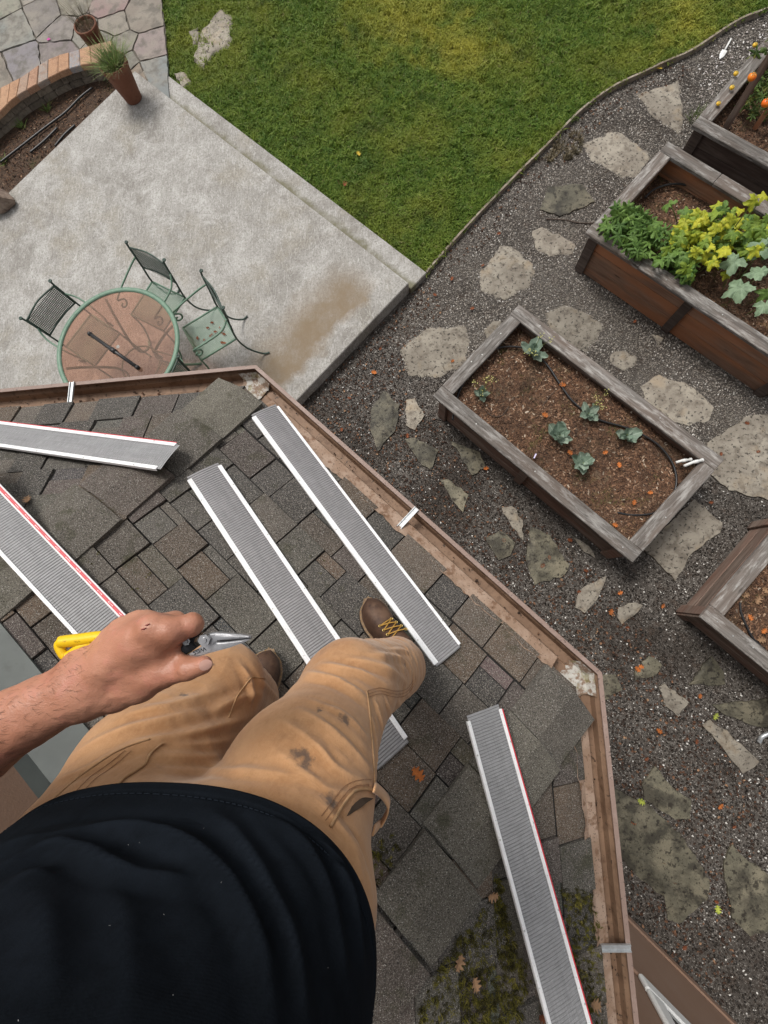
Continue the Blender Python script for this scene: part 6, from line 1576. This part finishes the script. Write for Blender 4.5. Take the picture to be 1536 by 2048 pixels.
for u, v, k, f, lab in ((835, 1548, 'orange', 'B', 'orange leaf on the shingles below the trouser pocket'), (985, 1792, 'tan', 'C', 'pale tan leaf on the moss between hip cap and panel'), (918, 1925, 'tan', 'C', 'curled tan leaf with dark spots at the edge of the hip cap'), (950, 1968, 'tan', 'C', 'torn tan leaf lying on the mossy shingles'), (1085, 2035, 'rust', 'C', 'rust-red leaf beside the panel with mossy shingles'), (55, 1000, 'tan', 'A', 'crumpled brown leaf beside the broad red strip'), (1190, 2010, 'tan', 'C', 'tan leaf at the gutter edge near the moss')):
    leaf(k, on_roof(u, v, f, .022), random.uniform(.035, .06), lab, None, FR[f][3])
for u, v, k, zz, lab in ((717, 308, 'yellow', .06, 'pale yellow leaf lying on the lawn'), (690, 368, 'rust', .06, 'brown leaf lying on the lawn nearest the slab'), (1318, 138, 'yellow', .03, 'pale leaf on gravel beside the curving edging'), (95, 78, 'yellow', .115, 'x')):
    if lab != 'x': leaf(k, P(u, v, zz), .07, lab, None)
M['petal'] = plain('magenta_petal', (0.45, 0.02, 0.25), 0.6)
o = mesh('fallen_petal', [(-.03, 0, 0), (0, -.02, .006), (.035, 0, .002), (0, .022, .008)], [(0, 1, 2, 3)], M['petal']); o.location = P(97, 79, Z_F+.008); tag(o, 'magenta petal lying on a flagstone', 'petal')
# leaf bits on chair seat
for i in range(16):
    u, v = 425+random.uniform(-30, 30), 665+random.uniform(-24, 24)
    leaf('rust', P(u, v, Z_P+.432), random.uniform(.02, .04), 'tiny brown leaf scrap on the chair seat', 'scraps on the chair seat')

M['twig'] = plain('dead_twig', (0.07, 0.05, 0.038), 0.9)
for lab, px, r in (('thin dark twig on the gravel pointing at the squash bed corner', ((1092, 438), (1130, 440), (1160, 446), (1192, 446)), .006), ('curved twig lying below the flowering brassica', None, .004), ('straight pale twig lying across the brassica mulch', None, .004)):
    if px is None: px, zz = (((970, 820), (985, 832), (1005, 830), (1018, 812)), zs1+.02) if 'curved' in lab else (((1085, 812), (1097, 795), (1110, 782)), zs1+.02)
    else: zz = .012
    tag(tube('twig', spline([P(u, v, zz) for u, v in px], 5), r, M['twig'], None, 6), lab, 'twig')
tag(tube('metal_pipe', spline([P(1518, 1484, .03), P(1524, 1474, .05), P(1540, 1466, .06), P(1580, 1450, .06)], 5), .018, M['galv'], None, 10), 'grey metal pipe end lying by the wedge of pale flagstone', 'pipe')
# ------------------------------------------------------------------ hoses and pipes
M['hose'] = plain('black_drip_hose', (0.014, 0.014, 0.015), 0.4)
def hose(label, px, z, r=0.0085, jit=0.006):
    pts = spline([P(u, v, z+random.uniform(0, jit)) for u, v in px], 8); return tag(tube('drip_hose', pts, r, M['hose'], None, 8), label, 'hose')
hose('black drip hose looping over the mulch among the brassicas', [(905, 840), (920, 780), (965, 715), (1000, 695), (1050, 697), (1090, 725), (1120, 768), (1148, 805), (1195, 838), (1260, 858), (1310, 885), (1340, 918), (1352, 950), (1350, 980), (1332, 1015), (1300, 1028), (1262, 1030), (1235, 1025)], zs1+.022, 0.0095)
hose('black drip hose curving along the back of the squash bed', [(1290, 395), (1310, 378), (1345, 368), (1380, 372), (1420, 388), (1450, 412), (1475, 440)], zs2+.03, 0.010)
hose('black drip hose in the bed with grey-brown planks', [(1480, 1205), (1482, 1225), (1492, 1250), (1505, 1275), (1530, 1300)], zs4+.025, 0.0095)
hose('long grey-black hose in the planting bed nearest the brick wall', [(0, 325), (45, 290), (90, 255), (130, 225), (160, 195), (185, 175)], 0.10, 0.012)
hose('short black hose half buried in the planting bed', [(60, 305), (90, 280), (115, 255)], 0.092, 0.012)
hose('black hose hugging the slab in the planting bed', [(110, 292), (130, 268), (150, 250)], 0.092, 0.012)
M['pvc'] = plain('white_pvc', (0.66, 0.66, 0.64), 0.45, layers=[(60, 4, 0.5, 0.7, (0.45, 0.44, 0.40), 0.5)])
for lab, pts, zz in (('white pipe stub beside the corner cap of the brassica bed', ((1352, 925), (1362, 922), (1382, 919)), zs1+.07), ('white jointed pipe leaning on the corner cap of the brassica bed', ((1368, 932), (1385, 925), (1405, 920)), ZB1+.012)):
    t = thing('water_pipe', lab, 'pipe', tuple(P(*pts[1], zz-.03)))
    wpts = [P(u, v, zz+.004*i) for i, (u, v) in enumerate(pts)]
    rel(tube('pipe', wpts, 0.0125, M['pvc'], None, 12), t); rel(tube('coupling', [wpts[1].lerp(wpts[2], .1), wpts[1].lerp(wpts[2], .55)], 0.0165, M['pvc'], None, 12), t); rel(tube('coupling', [wpts[2].lerp(wpts[1], .12), wpts[2]+(wpts[2]-wpts[1])*.05], 0.0165, M['pvc'], None, 12), t)
p_ = P(1070, 912, zs1+.03); o = box('plant_tag', (p_.x, p_.y, p_.z), (.05, .014, .004), 1.1, plain('tag_plastic', (.6, .55, .72), .5)); tag(o, 'small pale plant tag stuck in the mulch beside the long cap', 'plant tag')

# ------------------------------------------------------------------ vegetables
def leafmat(name, c1, c2, dry=None, tr=0.25):
    m, nt, b, out = new_mat(name); v = _pos(nt); oi = nt.nodes.new('ShaderNodeObjectInfo')
    col = _mix(nt, oi.outputs['Random'], c1, c2); col = _mix(nt, _ramp(nt, _noise(nt, v, 30, 4), .45, .65, 0, .5), col, tuple(x*.6 for x in c1))
    if dry: col = _mix(nt, _ramp(nt, _noise(nt, v, 14, 4), .52, .66, 0, .8), col, dry)
    tc = nt.nodes.new('ShaderNodeTexCoord').outputs['Object']; sx_ = nt.nodes.new('ShaderNodeSeparateXYZ'); nt.links.new(tc, sx_.inputs[0])
    an = _math(nt, 'ARCTAN2', sx_.outputs[1], sx_.outputs[0]); ve = _math(nt, 'ABSOLUTE', _math(nt, 'SINE', _math(nt, 'MULTIPLY', an, 2.5)))
    col = _mix(nt, _ramp(nt, ve, 0.0, 0.14, 0.45, 0), col, tuple(min(1, x*1.7+.03) for x in c2))
    nt.links.new(col, b.inputs['Base Color']); b.inputs['Roughness'].default_value = .55; b.inputs['Specular IOR Level'].default_value = .3
    _bump(nt, b, _noise(nt, v, 90, 3), .4, .003)
    t = nt.nodes.new('ShaderNodeBsdfTranslucent'); nt.links.new(col, t.inputs['Color']); mx = nt.nodes.new('ShaderNodeMixShader'); mx.inputs[0].default_value = tr
    nt.links.new(b.outputs[0], mx.inputs[1]); nt.links.new(t.outputs[0], mx.inputs[2]); nt.links.new(mx.outputs[0], out.inputs['Surface']); return m
M['sq_green'] = leafmat('squash_leaf', (0.070, 0.145, 0.028), (0.15, 0.25, 0.05)); M['sq_yel'] = leafmat('yellowing_leaf', (0.32, 0.36, 0.025), (0.56, 0.53, 0.04), (0.16, 0.27, 0.03)); M['sq_mid'] = leafmat('lime_leaf', (0.12, 0.205, 0.028), (0.24, 0.33, 0.04)); M['sq_grey'] = leafmat('silvery_leaf', (0.17, 0.255, 0.15), (0.26, 0.36, 0.225))
M['brass_leaf'] = leafmat('brassica_leaf', (0.19, 0.27, 0.20), (0.32, 0.39, 0.31)); M['tom_leaf'] = leafmat('tomato_leaf', (0.040, 0.085, 0.015), (0.10, 0.15, 0.03), (0.24, 0.22, 0.05))
def lobed(mat, seed, cut=0.35, lobes=5, ser=0.06):
    r2 = random.Random(seed); n = 60; V = [(0, 0, 0)]; Fc = []
    for ring_, k in ((0.55, 1), (1.0, 2)):
        for i in range(n):
            a = -math.pi+2*math.pi*(i+.5)/n; notch = max(0, abs(a)-2.62)/.52
            r = (1-cut*(0.5-0.5*math.cos(a*lobes*1.0+math.pi))) * (1+ser*math.sin(a*23+seed)) * (1-.85*min(1, notch)) * (0.86+.14*math.cos(a))
            z = (.10+.05*math.sin(a*4+seed) if ring_ < 1 else -.04+.13*math.sin(a*6+seed*1.7)+.06*math.sin(a*11+seed)) - (.14*(1-abs(math.cos(a*2.5))) if ring_ == 1 else 0)
            V.append((r*ring_*math.cos(a), r*ring_*math.sin(a), z))
    for i in range(n):
        j = (i+1) % n
        if i != n-1: Fc += [(0, 1+i, 1+j), (1+i, 1+n+i, 1+n+j, 1+j)]
    me = bpy.data.meshes.new('leaf'); me.from_pydata(V, [], Fc); me.update(); me.materials.append(mat); me.polygons.foreach_set('use_smooth', [True]*len(me.polygons)); return me
LEAF = {'deep': [lobed(M['sq_green'], i, .62, 7, .10) for i in range(3)], 'green': [lobed(M['sq_green'], i+5, .42, 5, .08) for i in range(3)], 'mid': [lobed(M['sq_mid'], i+9, .42, 5, .08) for i in range(3)], 'yel': [lobed(M['sq_yel'], i+13, .40, 5, .08) for i in range(3)], 'grey': [lobed(M['sq_grey'], i+17, .36, 5, .06) for i in range(3)]}
M['stem'] = plain('plant_stem', (0.16, 0.19, 0.06), 0.7)
def squash(label, spots, soil_z, base_px):
    """spots: (u,v,z,radius,kind)"""
    bs = P(*base_px, soil_z); t = thing('squash_plant', label, 'squash plant', tuple(bs)); stems = []
    for u, v, z, r, k in spots:
        c = P(u, v, z); o = bpy.data.objects.new('leaf', random.choice(LEAF[k])); COL.objects.link(o)
        d = (c-bs).xy; ang = math.atan2(d.y, d.x)+random.uniform(-1.2, 1.2); tl = random.uniform(.05, .85)
        o.matrix_world = Matrix.Translation(c) @ Matrix.Rotation(ang, 4, 'Z') @ Matrix.Rotation(tl, 4, 'Y') @ Matrix.Rotation(random.uniform(-.6, .6), 4, 'X') @ Matrix.Scale(r, 4); rel(o, t)
        rt = Vector((c.x*.75+bs.x*.25, c.y*.75+bs.y*.25, soil_z)); stems.append(tube_geo(spline([rt, rt.lerp(c, .55)+Vector((0, 0, .02)), c-Vector((0, 0, .004))], 4), .005, 5))
    o = mesh('stems', *join_geo(stems), M['stem'], None, True); rel(o, t); tag(o, kind='stuff')
def cluster(n, a, b, wpx, kinds, r0, r1, z0, z1, seed):
    r2 = random.Random(seed); out = []
    for _ in range(n):
        k = r2.random(); dx, dy = b[0]-a[0], b[1]-a[1]; L = math.hypot(dx, dy); w = r2.uniform(-wpx, wpx)
        out.append((a[0]+dx*k-dy/L*w, a[1]+dy*k+dx/L*w, r2.uniform(z0, z1), r2.uniform(r0, r1), r2.choice(kinds)))
    return out
squash('bushy green squash plant with deeply cut leaves at the cap corner', cluster(85, (1218, 430), (1300, 480), 36, ['deep'], .06, .10, .50, .72, 1), zs2, (1265, 455))
squash('green squash plant hanging over the long cap with mid-green leaves', cluster(70, (1300, 478), (1400, 532), 34, ['deep', 'green', 'mid', 'deep'], .06, .095, .48, .70, 2), zs2, (1360, 500))
squash('yellowing squash plant between the green ones', cluster(60, (1365, 445), (1450, 505), 36, ['yel', 'yel', 'mid'], .06, .095, .50, .74, 3), zs2, (1410, 475))
squash('lime-green squash plant with one tall yellow leaf at the far side', cluster(64, (1425, 442), (1560, 485), 36, ['mid', 'green', 'yel', 'mid'], .065, .10, .50, .74, 4) + [(1508, 402, .88, .085, 'yel'), (1528, 392, .80, .06, 'yel'), (1340, 410, .60, .08, 'green'), (1372, 425, .60, .08, 'green')], zs2, (1490, 465))
squash('squash plant with large silvery-green leaves over bare soil', [(1480, 575, .62, .15, 'grey'), (1470, 522, .66, .13, 'grey'), (1520, 545, .66, .13, 'grey'), (1525, 495, .72, .13, 'grey'), (1530, 610, .60, .11, 'grey'), (1500, 505, .60, .10, 'green'), (1532, 585, .56, .10, 'green'), (1455, 548, .55, .07, 'yel')], zs2, (1505, 585))
def brassica(label, u, v, n, r, flower=0, seed=0, h=0.06):
    r2 = random.Random(seed); bs = P(u, v, zs1); t = thing('brassica_plant', label, 'vegetable', tuple(bs))
    me = getattr(brassica, 'me', None)
    if me is None:
        V = []; Fc = []; K, J = 7, 4
        for i in range(K+1):
            x = i/K; w = .34*math.sin(math.pi*min(1, (x*.9+.06)))**.8
            for j in range(-2, 3):
                y = j/2*w*(1+.12*math.sin(i*2.6+j)); V.append((x, y, .28*x*x-.10*x+.16*abs(j/2)**2+.05*math.sin(i*2.1+j*1.7)*abs(j/2)))
        for i in range(K):
            for j in range(J): Fc.append((i*5+j, (i+1)*5+j, (i+1)*5+j+1, i*5+j+1))
        me = bpy.data.meshes.new('leaf'); me.from_pydata(V, [], Fc); me.update(); me.materials.append(M['brass_leaf']); me.polygons.foreach_set('use_smooth', [True]*len(me.polygons)); brassica.me = me
    for i in range(n):
        o = bpy.data.objects.new('leaf', me); COL.objects.link(o); ang = i*2.4+r2.uniform(-.6, .6); k = i/n*r2.uniform(.7, 1.1)
        o.matrix_world = Matrix.Translation(bs+Vector((0, 0, h*(.3+k)))) @ Matrix.Rotation(ang, 4, 'Z') @ Matrix.Rotation(-.15-.75*k, 4, 'Y') @ Matrix.Scale(r*(1-.45*k)*r2.uniform(.6, 1.2), 4) @ Matrix.Diagonal((1, r2.uniform(.7, 1.25), r2.uniform(.4, 1.6), 1)); rel(o, t)
    V, Fc = tube_geo([bs-Vector((0, 0, .02)), bs+Vector((0, 0, h*1.2))], [.008, .005], 6); rel(mesh('stem', V, Fc, M['stem'], None, True), t)
    if flower:
        st = []; fl = []
        for i in range(flower):
            a = r2.uniform(0, 6.28); L = r2.uniform(.16, .34); lean = r2.uniform(.1, .45); tip = bs+Vector((math.cos(a)*L*lean, math.sin(a)*L*lean, L)); st.append(tube_geo(spline([bs+Vector((0, 0, h*.5)), bs.lerp(tip, .5)+Vector((0, 0, .03)), tip], 4), [.0025]*9, 4))
            for _ in range(7):
                c = tip+Vector((r2.uniform(-.03, .03), r2.uniform(-.03, .03), r2.uniform(-.06, .02))); s_ = r2.uniform(.004, .007)
                fl.append(([c+Vector((s_, 0, 0)), c+Vector((0, s_, .003)), c+Vector((-s_, 0, 0)), c+Vector((0, -s_, .003))], [(0, 1, 2, 3)]))
        o = mesh('flower_stalks', *join_geo(st), M['stem']); rel(o, t); tag(o, kind='stuff'); o = mesh('flowers', *join_geo(fl), M['flower']); rel(o, t); tag(o, kind='stuff')
M['flower'] = plain('yellow_flower', (0.42, 0.40, 0.14), 0.7)
brassica('leggy brassica with flower stalks rising over the far cap', 1062, 712, 12, .15, 6, 1, .10)
brassica('brassica with pale yellow flowers near the short cap', 962, 795, 10, .12, 5, 2, .08)
brassica('small brassica in front of a yellow flower stalk', 1172, 832, 10, .12, 0, 3)
brassica('thin brassica gone to seed with a single tall yellow spray', 1184, 815, 3, .05, 4, 8)
brassica('broad blue-green brassica in the middle of the mulch', 1116, 876, 12, .15, 0, 4)
brassica('spreading brassica close to the curve of the drip hose', 1248, 874, 10, .13, 0, 5)
brassica('compact blue-green brassica nearest the house-side cap', 1162, 930, 11, .135, 0, 6)
# tomatoes
def tomato_plant(label, u, v, hgt, n, seed, rad=.22):
    r2 = random.Random(seed); bs = P(u, v, zs3); t = thing('tomato_plant', label, 'tomato plant', tuple(bs)); st = []; cl = []
    for i in range(n):
        a = r2.uniform(0, 6.28); z = hgt*r2.random()**.8; rr = rad*math.sqrt(r2.random()); c = bs+Vector((rr*math.cos(a), rr*math.sin(a), z))
        o = bpy.data.objects.new('leaf', random.choice(TL)); COL.objects.link(o); o.matrix_world = Matrix.Translation(c) @ Matrix.Rotation(r2.uniform(0, 6.28), 4, 'Z') @ Matrix.Rotation(r2.uniform(-.2, .9), 4, 'Y') @ Matrix.Scale(r2.uniform(.05, .09), 4); rel(o, t)
        if i % 3 == 0: st.append(tube_geo([Vector((bs.x, bs.y, c.z-.05)), c], [.004, .002], 4))
    st.append(tube_geo([bs-Vector((0, 0, .02)), bs+Vector((0.02, .01, hgt))], [.008, .004], 6)); o = mesh('stems', *join_geo(st), M['stem']); rel(o, t); tag(o, kind='stuff')
TL = [lobed(M['tom_leaf'], i+31, .7, 7, .12) for i in range(3)]
tomato_plant('leafy tomato plant behind the leaning stake', 1512, 175, .55, 46, 1); tomato_plant('tomato plant with yellowing leaves over the dark bed', 1500, 235, .30, 26, 2, .16); tomato_plant('tomato plant at the outer end of the dark bed', 1560, 205, .6, 40, 3)
M['tomato'] = stone_mat('ripe_tomato', (0.72, 0.13, 0.012), [(12, 3, .4, .65, (0.80, 0.30, 0.02), .8)], 0.3, None); M['tomato_y'] = stone_mat('yellow_tomato', (0.72, 0.42, 0.03), [(20, 3, .4, .65, (0.75, 0.55, 0.10), .8)], 0.3, None)
def fruit(label, loc, r, mat):
    prof = [(0, -r*.86)] + [(r*math.cos(a)*1.05, r*math.sin(a)*.86) for a in [(-80+i*16)*math.pi/180 for i in range(10)]] + [(r*.2, r*.80), (0, r*.72)]
    t = thing('tomato', label, 'tomato', tuple(loc)); lathe('fruit', prof, mat, t, 16)
    bm = bmesh.new()
    for k in range(5):
        a = k*1.257; v_ = [bm.verts.new(p) for p in ((0, 0, r*.80), (r*.5*math.cos(a-.25), r*.5*math.sin(a-.25), r*.86), (r*.75*math.cos(a), r*.75*math.sin(a), r*.78), (r*.5*math.cos(a+.25), r*.5*math.sin(a+.25), r*.86))]; bm.faces.new(v_)
    from_bm('calyx', bm, M['stem'], t)
for u, v, z, r, k, lab in ((1504, 154, 1.0, .034, 'tomato', 'orange tomato hanging just behind the leaning stake'), (1532, 206, .95, .036, 'tomato', 'deep orange tomato hanging low over the dark bed'), (1510, 90, .59, .022, 'tomato_y', 'yellow tomato on the cap beyond the dark knot'), (1472, 147, .58, .022, 'tomato_y', 'yellow-orange tomato on the cap against the stake'), (1464, 175, .58, .022, 'tomato_y', 'amber tomato on the cap beside the foot of the stake'), (1437, 207, .575, .020, 'tomato_y', 'yellow tomato on the cap nearest the bed corner')):
    fruit(lab, P(u, v, z), r, M[k])
for lab, (u, v), hgt, w in (('rough wooden stake rising from the corner of the tomato bed', (1440, 268), 1.25, .06), ('reddish wooden stake among the tomato leaves', (1500, 268), .95, .045)):
    b_ = P(u, v, .35); t = thing('garden_stake', lab, 'stake', tuple(b_)); o = box('shaft', (b_.x, b_.y, .35+hgt/2), (hgt, w, w*.6), 0, M['wood_brown' if w > .05 else 'wood_red'], None, .004); o.rotation_euler = (0, math.pi/2-.06, .6); rel(o, t)
tft = thing('grass_clump', 'green grass clump growing at the foot of the tomato bed', 'plant', tuple(P(1392, 240, 0))); V, Fc = blades(70, .08, .12, .9, 77); mesh('foliage', V, Fc, M['blade'], tft)
for i, (u, v, lab) in enumerate(((45, 255, 'small weed sprouting under the brick wall'), (10, 325, 'leafy weed beside the long hose'), (95, 220, 'pale weed at the foot of the wall blocks'))):
    t = thing('weed', lab, 'plant', tuple(P(u, v, .078))); V, Fc = blades(24, .04, .09, 1.0, 80+i, .012); mesh('foliage', V, Fc, M['blade'], t)
# scraps of white chips on the path by the tomato bed
M['whitechip'] = ramp_random_mat('pale_chips', [(0, (.35, .30, .28)), (1, (.7, .68, .66))], .8)
scatter('pale_chips', [tuple(P(u, v)[:2]) for u, v in ((1395, 130), (1470, 70), (1536, 40), (1536, 90), (1480, 140), (1440, 175), (1400, 220))], .004, [chipmesh(400, M['whitechip']), curl(401, M['whitechip'])], 330, .012, .03, 403, .4, 'pale shell-like chips on the path beside the tomato bed')
trw = P(1448, 100, .012); tro_ = thing('hand_trowel', 'old whitish hand trowel lying on the chips by the edging', 'trowel', tuple(trw))
a_, b_ = P(1443, 112, .02), P(1462, 78, .02); dv = (b_-a_).normalized(); sd_ = Vector((-dv.y, dv.x, 0))
rel(mesh('blade', [a_-dv*.05, a_+sd_*.028+dv*.01, a_+sd_*.03+dv*.09, a_-sd_*.03+dv*.09, a_-sd_*.028+dv*.01, a_+dv*.04+Vector((0, 0, .012))], [(0, 1, 5), (1, 2, 5), (2, 3, 5), (3, 4, 5), (4, 0, 5)], M['trim']), tro_); rel(tube('handle', [a_+dv*.09, b_], .010, M['trim'], None, 8), tro_)
